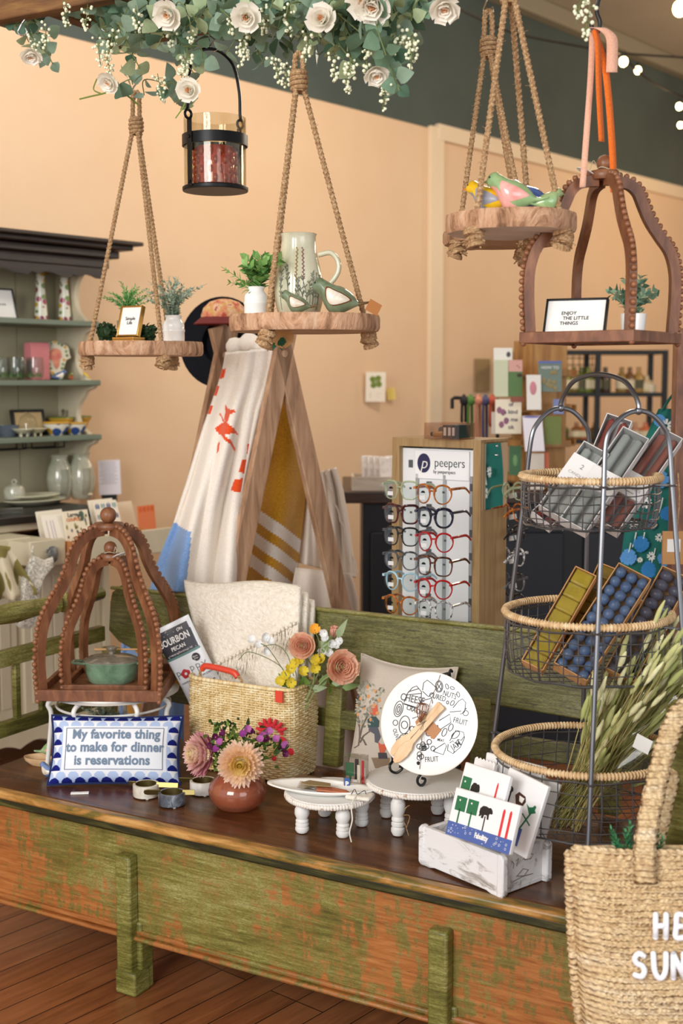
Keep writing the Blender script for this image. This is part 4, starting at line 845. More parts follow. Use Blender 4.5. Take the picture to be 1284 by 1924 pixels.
# cards in the drawer
CZ = .873
def card(px, s, w, h, c, rz, lean, label, cat='greeting card', pat=None, z=CZ):
    o = thing('greeting_card', label, cat, HP(px, s, z), group='cards filed in the hutch drawer'); o.rotation_euler = (M4.Rotation(rz, 4, 'Z') @ M4.Rotation(-lean, 4, 'X')).to_euler()
    MB().box((0, 0, h/2), (w, .005, h)).build('card', plain(c, .6), o)
    if pat: pat(o, w, h)
    return o
def pat_moth(c1, c2, r0=4, c0=4):
    def f(o, w, h):
        mb = MB()
        for j in range(r0):
            for i in range(c0):
                x = -w*.36+i*w*.72/(c0-1); z = h*.88-j*h*.75/(r0-1); s = (j+i) % 2*2-1; mb.cur = (i*3+j) % 2
                for q in (-1, 1): mb.prism([(x+q*.001, z+.008*s), (x+q*w*.075, z+.010*s), (x+q*w*.085, z-.004*s), (x+q*w*.02, z-.012*s)][::q], .0004, fr((0, -.0028, 0), (1, 0, 0), (0, 0, 1)))
        mb.build('leaf_print', [plain(c1, .6), plain(c2, .6)], o)
    return f
def pat_lines(o, w, h):
    mb = MB()
    for x in (.1, .22, .3): mb.box((-w*.5+w*x*1.2, -.0028, h*.5), (.0016, .0004, h*.72))
    mb.build('printed_rule', plain('#6a62a8', .6), o)
def pat_bugs(o, w, h):
    mb = MB(); text('Large', .022, fr((-w*.12, -.0028, h*.9), (1, 0, 0), (0, 0, 1)), mb, bold=.0004); mb.build('lettering', M_ink, o); mb = MB(); text('COUPON', .016, fr((-w*.1, -.0028, h*.78), (1, 0, 0), (0, 0, 1)), mb, bold=.0008); mb.build('orange_lettering', plain('#c8702f', .6), o)
    mb = MB()
    for k in range(30):
        x, z = rnd.uniform(-.44, .44)*w, rnd.uniform(.05, .68)*h
        if k < 7: x, z = w*(.1+.05*k), h*(.85-.03*(k % 3)-.06*(k % 2))
        mb.cur = k % 3; mb.ball((x, -.003, z), .0045, 7, 5, (1, .15, rnd.uniform(1, 2.2)))
    mb.build('bug_print', [plain('#4d4a3a', .6), plain('#8b8a3e', .6), plain('#3f5a70', .6)], o, smooth=180)
    MB().ball((w*.22, -.003, h*.9), .012, 12, 6, (1, .1, 1)).build('round_print', plain('#47604f', .6), o)
card(98, .62, .125, .15, '#ece6d4', WROT+.1, R(14), 'plain cream card at the left back of the open drawer', pat=None)
card(112, .70, .125, .145, '#eee9da', WROT+.05, R(18), 'cream card with thin violet rules at the left of the drawer', pat=pat_lines)
card(145, .70, .115, .15, '#ece2c8', WROT+.02, R(12), 'cream card printed with small bugs and an orange word', pat=pat_bugs)
card(200, .56, .13, .168, '#efe7d3', WROT+.1, R(17), 'cream card behind the blue leaf card', pat=None)
card(208, .60, .125, .165, '#efe8d6', WROT+.1, R(17), 'cream card printed with rows of blue leaves', pat=pat_moth('#2f4f86', '#7fa3a6'))
card(236, .48, .12, .14, '#e6d3b6', WROT+.1, R(17), 'tan card tucked behind the blue leaf card', pat=None)
card(274, .56, .098, .125, '#e27f4f', WROT+.12, R(6), 'orange card with darker orange leaf rows', pat=pat_moth('#d8642c', '#d25c22', 2, 4))
card(176, .76, .1, .075, '#e9a79a', WROT+.05, R(14), 'low pink card just behind the drawer front', pat=None)
# cloths hung on the drawer
o = thing('leaf_print_apron', 'cream cloth with olive leaf print hung at the hutch edge', 'cloth', WL(-.55, .86, .6))
M_leafp = NT('olive_leaf_print'); _t = M_leafp; _v = _t.new('ShaderNodeTexVoronoi'); _v.inputs['Scale'].default_value = 19; _t.link(_t.co((1, 1, .5), rot=(0, .6, 0)), _v.inputs['Vector']); _t.link(_t.mix(_t.ramp(_v.outputs['Distance'], [(.53, 1.0), (.57, 0.0)]), '#dfd4b8', '#857b40'), _t.b.inputs['Base Color']); _t.set(.9); M_leafp = _t.m
mb = MB(); P0 = HP(-8, .84, .95)
def cl(u, v):
    a = HP(interp([(0, -40), (1, 10+48*min(1, v*1.1))], u), .86+.03*math.sin(u*14)*v, .965-.02*u-.20*v+.03*u*v); return a
mb.grid(cl, 24, 12); mb.build('cloth', M_leafp, o, world=True, solid=.003, smooth=180)
o = thing('scroll_print_mitt', 'grey and white scroll print oven mitt hung below the drawer', 'oven mitt', HP(64, .84, .66))
M_scr = NT('scroll_print'); _t = M_scr; _w = _t.noise(30, 2, .5, dist=4); _t.link(_t.ramp(_w, [(.44, '#ded8c9'), (.5, '#5f6263'), (.56, '#ded8c9')]), _t.b.inputs['Base Color']); _t.set(.9); M_scr = _t.m
def HPx(px, py, s):
    d = ray(px, py); k = d.x/d.y; Y = (1.4*.765+5.2*.644-s)/(.644-.765*k); return W(px, py, Y)
out = [(62, 1042), (84, 1052), (100, 1046), (101, 1056), (82, 1078), (72, 1102), (68, 1130), (64, 1165), (58, 1182), (36, 1180), (30, 1172), (38, 1140), (38, 1110), (44, 1080), (54, 1062)]
ctr = HPx(60, 1110, .86); q = [HPx(x, y, .86) for x, y in out]; mb = MB(); n = len(q); nn = WN*.016
vs = [p-nn*.2 for p in q]+[(p+(ctr-p)*.12)+nn for p in q]+[(p+(ctr-p)*.12)-nn*1.2 for p in q]
mb.add(vs, [(i, (i+1) % n, n+(i+1) % n, n+i) for i in range(n)]+[((i+1) % n, i, 2*n+i, 2*n+(i+1) % n) for i in range(n)]+[tuple(range(n, 2*n)), tuple(range(2*n, 3*n))[::-1]]); mb.build('mitt', M_scr, o, world=True, smooth=60)
MB().tube(bez([HPx(62, 1044, .87), HPx(60, 1036, .87), HPx(62, 1026, .86)], 8), .003, 6).build('hanging_loop', M_scr, o, world=True)
# ================================================================ the A-frame ladder with towels
AL = R(40); EA = V((math.cos(AL), math.sin(AL), 0)); NA = V((math.sin(AL), -math.cos(AL), 0)); C0 = W(537, 690, 3.85)
def LP(px, py, q=0):                              # seen at a pixel, q metres behind the near triangle of the ladder
    d = ray(px, py); o = V((0, 0, EYE)); t = ((C0-o).dot(NA)-q)/d.dot(NA); return o+d*t
al = thing('a_frame_ladder', 'wooden a-frame ladder behind the bench hung with towels and blankets', 'ladder', V((C0.x-.1, C0.y+.15, 0)))
def down(a, b, z): return a+(b-a)*((z-a.z)/(b.z-a.z))
a0, a1 = LP(529, 700), LP(447, 1098); b0, b1 = LP(546, 700), LP(647, 1145)
la, lb_ = down(a0, a1, 0), down(b0, b1, 0); ta, tb = down(a0, a1, 1.665), down(b0, b1, 1.665)
SPAN = .31
for q in (0, SPAN):
    for k, (p, t) in enumerate(((la, ta), (lb_, tb))):
        o_ = NA*(-q-.014-(.024 if k else 0)*0); dd = (t-p).normalized(); wdir = dd.cross(NA)
        mb = MB(); mb.bar(p+o_, t+o_, .062, .022, NA); mb.build('leg', M_ladderwood, al, world=True, bevel=.0025)
for z in (.25, .55, .85, 1.07, 1.29, 1.47):
    for (p, t) in ((la, ta), (lb_, tb)):
        if z > .8 and p is lb_: continue
        a = down(p, t, z); mb = MB(); mb.cyl(a-NA*.024, a-NA*(SPAN+.003), .012, n=10); mb.build('rung', M_ladderwood, al, world=True)
mb = MB(); a = down(la, ta, 1.575); mb.cyl(a+NA*.0, a-NA*(SPAN+.03), .011, n=10); mb.build('top_rod', M_ladderwood, al, world=True)
def inpoly(x, y, P):
    c = False; n = len(P)
    for i in range(n):
        (x1, y1), (x2, y2) = P[i], P[i-1]
        if (y1 > y) != (y2 > y) and x < (x2-x1)*(y-y1)/(y2-y1)+x1: c = not c
    return c
def terry(name, c, c2): 
    t = NT(name); n = t.noise(260, 3, .7); t.link(t.ramp(n, [(.3, c2), (.65, c)]), t.b.inputs['Base Color']); t.set(1, Specular_IOR_Level=.05, Sheen_Weight=.3); t.bump(n, .5, .004); return t.m
M_tw, M_tb, M_to, M_tm, M_tms = terry('terry_white', '#f8f0e6', '#e8dccd'), terry('terry_blue', '#8fb1e0', '#6d93cc'), terry('terry_orange', '#ee5a28', '#d8431a'), terry('terry_mustard', '#cf972c', '#a0701e'), terry('terry_pale_stripe', '#e8dfd6', '#d2c4b8')
def sheet(left, right, nu, nv, depthl, depthr, folds, f):
    y0, y1 = left[0][1], left[-1][1]; r0, r1 = right[0][1], right[-1][1]; mb = MB()
    def fn(u, v):
        yl, yr = y0+(y1-y0)*v, r0+(r1-r0)*v; xl, xr = interp([(y, x) for x, y in left], yl), interp([(y, x) for x, y in right], yr)
        q = depthl+(depthr-depthl)*u+folds(u, v); return LP(xl+(xr-xl)*u, yl+(yr-yl)*u, q)
    mb.grid(fn, nu, nv)
    for i, fc in enumerate(mb.f):
        c = sum((mb.v[j] for j in fc), V((0, 0, 0)))/len(fc); x, y = proj(c); mb.mi[i] = f(x, y)
    return mb
BLUE = [(318, 976), (359, 1000), (350, 1060), (343, 1130), (270, 1130), (292, 1070)]
ORG = [[(413, 694), (429, 692), (424, 712), (408, 711)], [(403, 725), (414, 724), (409, 743), (397, 742)], [(392, 758), (399, 756), (396, 778), (386, 780)], [(462, 835), (468, 832), (465, 852), (461, 851)], [(453, 865), (461, 862), (458, 890), (449, 888)], [(444, 902), (454, 898), (449, 926), (437, 923)],
       [(426, 762), (434, 770), (441, 772), (442, 776), (436, 780), (433, 790), (430, 797), (425, 790), (427, 776)], [(407, 806), (418, 798), (430, 794), (437, 806), (445, 816), (434, 814), (424, 820), (416, 818), (409, 812)], [(414, 778), (418, 780), (428, 796), (425, 798)], [(419, 818), (424, 816), (441, 846), (438, 849)], [(413, 833), (417, 832), (415, 850), (411, 852)]]
def c1(x, y):
    if inpoly(x, y, BLUE): return 1
    return 2 if any(inpoly(x, y, P) for P in ORG) else 0
lf = [(424, 664), (420, 690), (412, 720), (402, 750), (385, 800), (352, 910), (320, 1000), (298, 1060), (284, 1112)]
rt = [(516, 654), (511, 690), (500, 730), (487, 770), (474, 830), (462, 890), (452, 950), (447, 1000), (443, 1060), (440, 1112)]
tw = sheet(lf, rt, 100, 170, .20, .045, lambda u, v: .03*math.sin(u*9+v*2.2)*(.25+v)+.016*math.sin(u*21-v*3+1)*(.3+v)-.05*(math.sin(PI*u))*(.4+.6*v)+.008*math.sin(v*9+u*3)-.03*math.exp(-v*18), c1)
for i in range(len(tw.f)): pass
towel = tw.build('beach_towel', [M_tw, M_tb, M_to], smooth=180, solid=.014); tag(towel, 'thick white towel with orange flower and blue corner draped down the ladder', 'towel')
# rolled over the top rod
mb = MB(); pl = [LP(436+76*t, 657-12*math.sin(PI*t), .21-.16*t) for t in [i/14 for i in range(15)]]; mb.tube(pl, [.028+.006*math.sin(i*1.3) for i in range(15)], 14); mb.build('top_fold', M_tw, towel, world=True, smooth=180)
lf = [(505, 690), (492, 760), (478, 850), (465, 930), (455, 1000), (452, 1112)]; rt = [(547, 690), (560, 750), (571, 840), (574, 920), (566, 1000), (552, 1112)]
def c2(x, y): d = y-.78*(x-487)-.0006*(x-520)**2; return 1 if (955 <= d <= 981 or 1002 <= d <= 1028 or 1048 <= d <= 1074) else 0
tm = sheet(lf, rt, 50, 130, .2, .12, lambda u, v: .025*math.sin(u*7+v)*(.3+v)-.04*math.sin(PI*u)*v, c2); tag(tm.build('mustard_towel', [M_tm, M_tms], smooth=180, solid=.012), 'mustard yellow towel with three pale stripes hanging inside the ladder', 'towel')
M_lin = cloth('pale_linen', '#efe4d7', '#dfd0c0', 500, .35)
lf = [(574, 893), (566, 960), (557, 1056)]; rt = [(632, 878), (645, 920), (656, 985), (669, 1086)]
li = sheet(lf, rt, 60, 60, .16, .10, lambda u, v: .022*math.sin(u*17+v*1.5)*(.2+v)+.01*math.sin(u*33), lambda x, y: 0); o = tag(li.build('linen_towel', M_lin, smooth=180, solid=.004), 'upper crumpled pale linen tea towel over the right leg of the ladder', 'towel', 'linen tea towels on the ladder')
mb = MB(); mb.tube([LP(612+1.2*k*3+2*math.sin(k*2.2), 890+k*11, .085) for k in range(18)], .003, 5); mb.build('ruffled_edge', M_lin, o, world=True)
lf = [(556, 1066), (548, 1110), (536, 1480)]; rt = [(660, 1078), (672, 1120), (690, 1480)]
li = sheet(lf, rt, 60, 30, .10, .05, lambda u, v: .018*math.sin(u*15+1)*(.3+v), lambda x, y: 0); tag(li.build('linen_towel', M_lin, smooth=180, solid=.004), 'lower pale linen towel just above the bench back', 'towel', 'linen tea towels on the ladder')
lf = [(232, 1175), (226, 1300), (220, 1480)]; rt = [(345, 1175), (345, 1300), (345, 1480)]
bt_ = sheet(lf, rt, 50, 60, .62, .40, lambda u, v: .02*math.sin(u*13+v), lambda x, y: 1 if 0 < (y-1250+.9*(330-x)) % 130 < 38 else 0); tag(bt_.build('blue_towel', [M_tb, M_tm], smooth=180, solid=.012), 'blue towel with mustard stripes hanging low on the ladder behind the bench back', 'towel')
# hats on the far tips
M_felt = plain('#15161c', .9, spec=.15, bump=.2, bs=200); M_flow = NT('red_floral'); _t = M_flow; _n = _t.noise(38, 3, .6); _t.link(_t.ramp(_n, [(.36, '#b04a36'), (.46, '#d98a6d'), (.52, '#c9a24e'), (.6, '#e3b79b'), (.68, '#a8432f')]), _t.b.inputs['Base Color']); _t.set(.85); M_flow = _t.m
pc_ = LP(418, 644, SPAN+.14); o = thing('black_hat', 'black wide brimmed felt hat hung behind the ladder top', 'hat', pc_); M_ = face((0, 0, 0), (-.25, -1, .12))
MB().lathe([(.0, -.05), (.05, -.05), (.07, -.04), (.076, -.005), (.08, 0), (.122, .004), (.143, .012), (.143, .016), (.12, .009), (.07, .005), (.066, -.03), (0, -.036)], 44, M_, sy=1.05).build('hat', M_felt, o)
fcp = LP(422, 600, SPAN+.03); o = thing('floral_cap', 'red floral fabric cap resting on the far ladder tips', 'hat', fcp, R(20)); MB().lathe([(.074, -.004), (.074, .012), (.066, .035), (.046, .054), (.02, .062), (0, .064)], 32, cap0=False, sy=.85).build('crown', M_flow, o, solid=.003)
MB().lathe([(.073, .0), (.098, -.018), (.1, -.015), (.073, .008)], 36, cap0=False, sy=.85).build('brim', [plain('#6e2320', .8)], o)
# ================================================================ eyewear display
DR = R(-36); dX, dN = V((math.cos(DR), math.sin(DR), 0)), V((-math.sin(DR), math.cos(DR), 0)); DA, DB, DTOP = .288, .15, 1.336
P0 = V((.1096*3.45, 3.45, 0)); dl = P0-dX*DA
dis = thing('eyewear_display', 'wood grain spinning eyeglass display with a white sign panel and side mirror', 'display stand', dl, DR)
M_dw = wood('display_veneer', '#86693f', '#a38457', '#b3966a', .5, (12, 12, .8), 5, .08)
zb = .74; H = DTOP-zb
for x in (.012, DA-.012): MB().box((x, .012, zb+H/2), (.024, .03, H)).build('stile', M_dw, dis, bevel=.001)
MB().box((DA/2, .012, DTOP-.012), (DA-.048, .03, .024)).build('top_trim', M_dw, dis, bevel=.001)
MB().box((DA/2, DB/2, DTOP-.006), (DA, DB, .012)).build('top_panel', M_dw, dis, bevel=.001)
for x in (.009, DA-.009): MB().box((x, DB/2+.012, zb+H/2), (.018, DB-.03, H-.012)).build('side_panel', M_dw, dis, bevel=.001)
MB().box((DA/2, .022, zb+H/2-.01), (DA-.048, .01, H-.04)).build('white_panel', plain('#edeff1', .35), dis)
MB().box((DA/2, DB-.02, zb+H/2-.01), (DA-.04, .01, H-.04)).build('rear_panel', plain('#e9e9e9', .4), dis)
mb = MB(); mb.box((DA/2, DB/2, zb-.02), (DA*.9, DB*.9, .04)); mb.cyl((DA/2, DB/2, .04), (DA/2, DB/2, zb-.03), .03); mb.lathe([(0, 0), (.2, 0), (.2, .02), (.03, .05)], 36, M4.Translation((DA/2, DB/2, 0))); mb.build('pedestal', M_black, dis)
sg = MB(); sg.box((.155, .0135, 1.262), (.178, .005, .082)); sgo = sg.build('sign_plate', plain('#f4f6f8', .2), dis, bevel=.004)
M_navy = plain('#20214f', .4)
mb = MB(); mb.prism([(.021*math.cos(t), .027*math.sin(t)) for t in [2*PI*i/32 for i in range(32)]], .001, fr((.098, .0108, 1.266), (1, 0, 0), (0, 0, 1))); mb.build('logo_oval', M_navy, sgo)
mb = MB(); text('p', .046, fr((.099, .0093, 1.265), (1, 0, 0), (0, 0, 1)), mb, shear=.25, bold=-.0004); mb.build('logo_letter', M_white, sgo)
mb = MB(); text('peepers', .036, fr((.182, .0106, 1.268), (1, 0, 0), (0, 0, 1)), mb, sx=.86, bold=-.0003); text('by peeperspecs', .0135, fr((.165, .0106, 1.243), (1, 0, 0), (0, 0, 1)), mb, sx=.85); mb.build('lettering', M_ink, sgo)
mb = MB()
for i in range(7): mb.box((.044+i*.0022, .0165, 1.262), (.001+.0006*(i % 2), .0006, .022))
mb.build('barcode', M_ink, dis)
for x in (.075, .165, .25): MB().box((x, .014, zb+.27), (.009, .006, .45)).build('clear_rail', plain('#cdd2d6', .15, trans=.5), dis)
for r in range(7):
    for x in (.115, .255): MB().box((x, .013, 1.205-.0635*r), (.012, .012, .02)).build('rail_clip', plain('#4a4c50', .3), dis)
mm = MB().box((DA+.0035, DB/2, 1.235), (.005, DB-.03, .18)); mi = mm.build('mirror', plain('#dfe3e3', .02, 1), dis)
mb = MB()
for z in (1.318, 1.312): pass
mb.ball((DA+.006, DB/2, 1.317), .0035, 8, 6); mb.build('screw', M_chrome, dis); mb = MB(); mb.ball((DA+.008, DB/2-.002, 1.332-.04), .003, 8, 6); mb.build('mirror_clip', M_chrome, dis)
M_lens = glass('lens', '#f7fafa', .02, 1.5); M_tag = plain('#d9dadb', .5)
def eyewear(label, p, rotz, fm, sq=2.6, lw=.0222, lh=.0245, cat_=0.0, tm=None, tagged=True, group='eyeglasses on the display', thick=.0022):
    o = thing('eyeglasses', label, 'eyeglasses', p, rotz, group); cx = lw+.0065
    def outl(s, k=1):
        out = []
        for i in range(28):
            t = 2*PI*i/28; c, s_ = math.cos(t), math.sin(t); x = lw*k*math.copysign(abs(c)**(2/sq), c); z = lh*k*math.copysign(abs(s_)**(2/sq), s_)
            if z < 0: x *= 1-.14*(-z/lh)
            if c*s > 0 and s_ > 0: z += cat_*abs(c)*s_
            out.append((cx*s+x, z))
        return out
    mb = MB()
    for s in (-1, 1): mb.tube([(x, .0006*abs(x/.03)**2*8, z) for x, z in outl(s)], [thick*(1.35 if z > 0 else .95) for x, z in outl(s)], 6, close=True)
    mb.tube([(-.0075, 0, .006), (-.003, -.001, .009), (.003, -.001, .009), (.0075, 0, .006)], thick*1.15, 6)
    for s in (-1, 1): mb.box((s*(2*lw+.0085), .003, lh*.62), (.006, .008, .0065))
    mb.build('frame', fm, o, smooth=60)
    for s in (-1, 1):
        mb = MB(); mb.prism(outl(s, .97), .0007, fr((0, .0008, 0), (1, 0, 0), (0, 0, 1))); mb.build('lens', M_lens, o)
        x = s*(2*lw+.0105); mb = MB(); mb.tube(bez([(x, .004, lh*.62), (x*.99, .05, lh*.6), (x*.95, .088, lh*.5), (x*.92, .116, -.002)], 14), .0018, 6, flat=2.0); mb.build('temple', tm or fm, o)
    if tagged:
        mb = MB(); mb.prism([(-.010, -.013), (.007, -.013), (.007, -.002), (-.010, -.002)], .0004, fr((-cx+.002, -.0012, -.002), (1, 0, 0), (0, 0, 1))); s_ = mb.build('sticker', M_tag, o)
        mb = MB(); mb.prism([(.0062*math.cos(t), .0062*math.sin(t)) for t in [PI*i/10 for i in range(11)]], .0004, fr((-cx+.003, -.0018, .003), (1, 0, 0), (0, 0, 1))); mb.build('sticker_arch', M_ink, s_)
        mb = MB(); mb.box((cx+.006, -.0006, .007), (.007, .0004, .0055)); mb.build('power_label', plain('#3a3a3e', .5), o)
    return o
def tort(name, a, b, c, sc=55): t = NT(name); t.link(t.ramp(t.noise(sc, 3, .6), [(.38, a), (.55, b), (.68, c)]), t.b.inputs['Base Color']); t.set(.12, Specular_IOR_Level=.6); return t.m
F_clear = plain('#cfdcb6', .08, trans=.6); F_amber = tort('amber_tortoise', '#7d3d12', '#b8651f', '#d58a3a'); F_dkred = tort('dark_red_acetate', '#24090c', '#4c1519', '#6a2226'); F_navy = tort('navy_tortoise', '#0c0e18', '#1b2036', '#3a425e'); F_blk = tort('black_grey_acetate', '#0c0c0e', '#1c1c20', '#4a4a50'); F_red = plain('#c01a22', .1, trans=.25); F_gry = tort('smoke_fade', '#1c1c1f', '#5a5c62', '#8d8f94', 20); F_tor = tort('dark_tortoise', '#1e0d08', '#5a2a14', '#8d4a22'); F_lb = plain('#a9cfdf', .15); F_leo = tort('speckled_black_white', '#16161a', '#d8d8d8', '#f0f0f0', 160)
rows = [((751, 921), F_clear, 3.2, (812, 929), F_amber, 2.3), ((752, 966), F_dkred, 3.4, (814, 973), F_navy, 2.6), ((752, 1008), F_blk, 3.0, (815, 1019), F_red, 2.2), ((752, 1053), F_gry, 2.4, (813, 1064), F_tor, 3.4), ((752, 1093), F_lb, 2.2, (813, 1107), F_red, 2.3), ((751, 1137), F_amber, 2.3, (814, 1147), F_leo, 2.8)]
nm = [('pale clear green', 'amber tortoise'), ('dark wine square', 'chunky navy tortoise'), ('black and grey square', 'bright red round, third row'), ('smoke grey half-fade', 'dark tortoise square'), ('pale blue round', 'red round, fifth row'), ('amber tortoise bottom row', 'black and white speckled')]
for i, (pa, fa, sa, pb, fb, sb) in enumerate(rows):
    eyewear(nm[i][0]+' eyeglasses in the left column of the display', W(*pa, 3.44), R(-33), fa, sa, cat_=.003 if i in (1, 4) else 0, thick=.003 if i in (1,) else .0022)
    eyewear(nm[i][1]+' eyeglasses in the right column of the display', W(*pb, 3.335), R(-33), fb, sb, thick=.0034 if i == 1 else .0022)
for i, (y, f) in enumerate(((922, F_clear), (962, F_amber), (1002, F_blk), (1045, F_leo), (1092, F_gry), (1130, F_blk))):
    o = eyewear(['clear green', 'amber', 'black', 'speckled', 'smoke grey', 'lowest black'][i]+' eyeglasses with white tag hanging on the far side of the display', W(961, y, 3.61), R(140), f, 2.6, tagged=False, group='eyeglasses on the far side of the display')
    MB().box((-.0, -.004, -.014), (.026, .001, .014), M4.Rotation(R(12), 4, 'Y')).build('hanging_tag', M_tag, o)
# clear tray of lens cleaner on top
tp = W(845, 818, 3.52); tp.z = DTOP+.0005; o = thing('acrylic_tray', 'clear acrylic tray holding small black and grey boxes on top of the eyeglass display', 'tray', tp, DR); mb = MB()
for s in (-1, 1): mb.box((s*.055, 0, .022), (.0025, .085, .044)); mb.box((0, s*.0415, .022), (.108, .0025, .044))
mb.box((0, 0, .0015), (.11, .083, .002)); mb.build('tray', glass('acrylic', '#f2e9e4', .03, 1.5), o)
for i, (x, c, lb) in enumerate(((.038, '#17171a', 'black boxed cleaner at the right of the clear tray'), (.022, '#3a3a3e', 'grey boxed cleaner in the middle of the clear tray'), (.004, '#1b1b1e', 'black boxed cleaner at the left of the clear tray'))):
    q = thing('cleaner_box', lb, 'box', tp+M4.Rotation(DR, 3, 'Z') @ V((x, -.002, .003)), DR+.1*(i-1), 'small boxes in the clear tray'); MB().box((0, 0, .018), (.0145, .07, .036)).build('box', plain(c, .4), q, bevel=.001); MB().box((0, -.0353, .018), (.008, .0006, .022)).build('label', M_tag, q)
q = thing('spray_bottle', 'small amber spray bottle lying in the clear tray', 'bottle', tp+M4.Rotation(DR, 3, 'Z') @ V((-.03, -.012, .012)), DR); mb = MB(); mb.cyl((-.012, 0, 0), (.02, 0, 0), .0085); mb.build('bottle', plain('#a57b3f', .3), q); mb = MB(); mb.cyl((-.021, 0, 0), (-.012, 0, 0), .006); mb.build('cap', M_black, q)
q = thing('grey_pouch', 'soft grey pouch lying in the clear tray', 'pouch', tp+M4.Rotation(DR, 3, 'Z') @ V((-.018, .02, .003)), DR); MB().box((0, 0, .015), (.05, .03, .028)).build('pouch', plain('#55565a', .9), q, bevel=.008)
# ================================================================ navy counter behind
ct = thing('counter', 'navy panelled shop counter with a dark wooden top', 'counter', (.9, 5.2, 0)); M_nv = plain('#0b0e16', .5, var=.1, vs=3); M_ctop = wood('counter_top', '#24160f', '#3d261a', '#55382a', .4, (1, 9, 9), 4, .1)
cx0, cx1 = W(682, 1000, 5).x, 2.1
MB().box(((cx0+cx1)/2-.9, .15, .51), (cx1-cx0, .7, 1.02)).build('body', M_nv, ct)
for i in range(4): MB().box((cx0-.9+.2+i*.42, -.208, .5), (.34, .016, .8)).build('panel', plain('#0f131d', .5), ct, bevel=.006)
MB().box(((cx0+cx1)/2-.93, .15, 1.04), (cx1-cx0+.1, .8, .045)).build('top', M_ctop, ct, bevel=.004)
CZ_ = 1.063
def CP(px, Y, z=CZ_): p = W(px, 900, Y); return V((p.x, p.y, z))
o = thing('whitewashed_tray', 'low whitewashed wooden tray at the left end of the counter', 'tray', CP(710, 5.1)); mb = MB(); mb.box((0, -.09, .027), (.21, .012, .054)); mb.box((0, .09, .027), (.21, .012, .054)); mb.box((-.1, 0, .027), (.012, .17, .054)); mb.box((.1, 0, .027), (.012, .17, .054)); mb.box((0, 0, .004), (.2, .18, .008)); mb.build('tray', wood('whitewash', '#a58f78', '#cdbba6', '#ddd0c0', .8, (1, 8, 8), 4, .2), o)
for i in range(5): 
    q = thing('gift_sachet', ['first', 'second', 'third', 'fourth', 'fifth'][i]+' clear sachet of pale sweets from the left in the whitewashed tray', 'sachet', CP(693+i*11, 5.1-.03*i % .1, CZ_+.009), group='sachets in the whitewashed tray'); q.rotation_euler = (R(-18), 0, R(10)); MB().box((0, 0, .065), (.05, .016, .125)).build('sachet', glaze('sachet_wrap', '#cdbfb6', '#ebe2da', '#d6c9cf', 40, .12), q, bevel=.006)
# wooden card spinner with cards
tw_ = thing('card_spinner', 'tan wooden greeting card spinner standing on the counter', 'card rack', CP(1012, 5.2)); M_pine = wood('rack_pine', '#8d6335', '#b1834c', '#c69b63', .6, (6, 6, 1), 4, .1)
for a in range(4):
    mb = MB(); mb.box((0, -.075, .3), (.15, .01, .58)); 
    ob = mb.build('rack_panel', M_pine, tw_); ob.rotation_euler = (0, 0, a*PI/2+.35)
    for z in (.03, .17, .31, .45):
        l = MB(); l.box((0, -.10, z), (.15, .05, .008)); l.box((0, -.125, z+.012), (.15, .006, .024)); q = l.build('card_ledge', M_pine, ob)
MB().lathe([(0, 0), (.1, 0), (.1, .012), (0, .014)], 24, cap1=False).build('base', M_pine, tw_)
def prop_card(px0, py0, px1, py1, Y, c, label, rz=0, cat='greeting card', extra=None, lean=6, group='cards on the spinner'):
    p0, p1 = W(px0, py1, Y), W(px1, py0, Y); w, h = p1.x-p0.x, p1.z-p0.z; o = thing('greeting_card' if cat == 'greeting card' else cat.replace(' ', '_'), label, cat, V(((p0.x+p1.x)/2, Y, p0.z)), group=group)
    o.rotation_euler = (R(-lean), 0, R(rz)); MB().box((0, 0, h/2), (w, .004, h)).build('card', plain(c, .6), o)
    if extra: extra(o, w, h)
    return o
def blob(c, x, z, rx, rz_, n=1):
    def f(o, w, h):
        mb = MB(); rr = random.Random(int(x*99+n))
        for i in range(n): mb.ball((w*(x-.5)+(rr.uniform(-.3, .3)*w if n > 1 else 0), -.002, h*z+(rr.uniform(-.3, .3)*h if n > 1 else 0)), 1, 10, 6, (w*rx, .001, h*rz_))
        mb.build('print', plain(c, .6), o, smooth=180)
    return f
def words_(lines, size, c='#5c5560'):
    def f(o, w, h):
        mb = MB()
        for i, t in enumerate(lines): text(t, size, fr((w*.1, -.0024, h*(.85-.22*i)), (1, 0, 0), (0, 0, 1)), mb, bold=.0006)
        mb.build('lettering', plain(c, .7), o); blob('#8d5a78', .14, .5, .1, .1, 4)(o, w, h)
    return f
CY = 5.02
prop_card(928, 653, 964, 742, CY+.02, '#e8e4da', 'tall white card at the top left of the card spinner', extra=blob('#4a4a4e', .8, .86, .12, .06))
prop_card(930, 676, 956, 745, CY, '#c9cfb0', 'pale green card in front of the tall white card')
prop_card(956, 676, 983, 745, CY, '#587a48', 'green card with pink top on the card spinner', extra=lambda o, w, h: (MB().box((0, -.0024, h*.84), (w, .001, h*.32)).build('pink_band', plain('#d3a096', .6), o), blob('#3a2a26', .5, .85, .2, .05, 3)(o, w, h)))
prop_card(931, 750, 981, 815, CY-.03, '#e9dfc9', 'cream lettered card with purple flowers in the middle of the spinner', extra=words_(['of', 'a kind', 'to me', 'ok'], .022))
prop_card(924, 774, 944, 815, CY+.0, '#d6cfc6', 'plain grey card left of the lettered card')
prop_card(990, 704, 1019, 770, CY-.06, '#efeae2', 'white card with pink flower on the card spinner', rz=8, extra=blob('#d08a94', .45, .62, .24, .2))
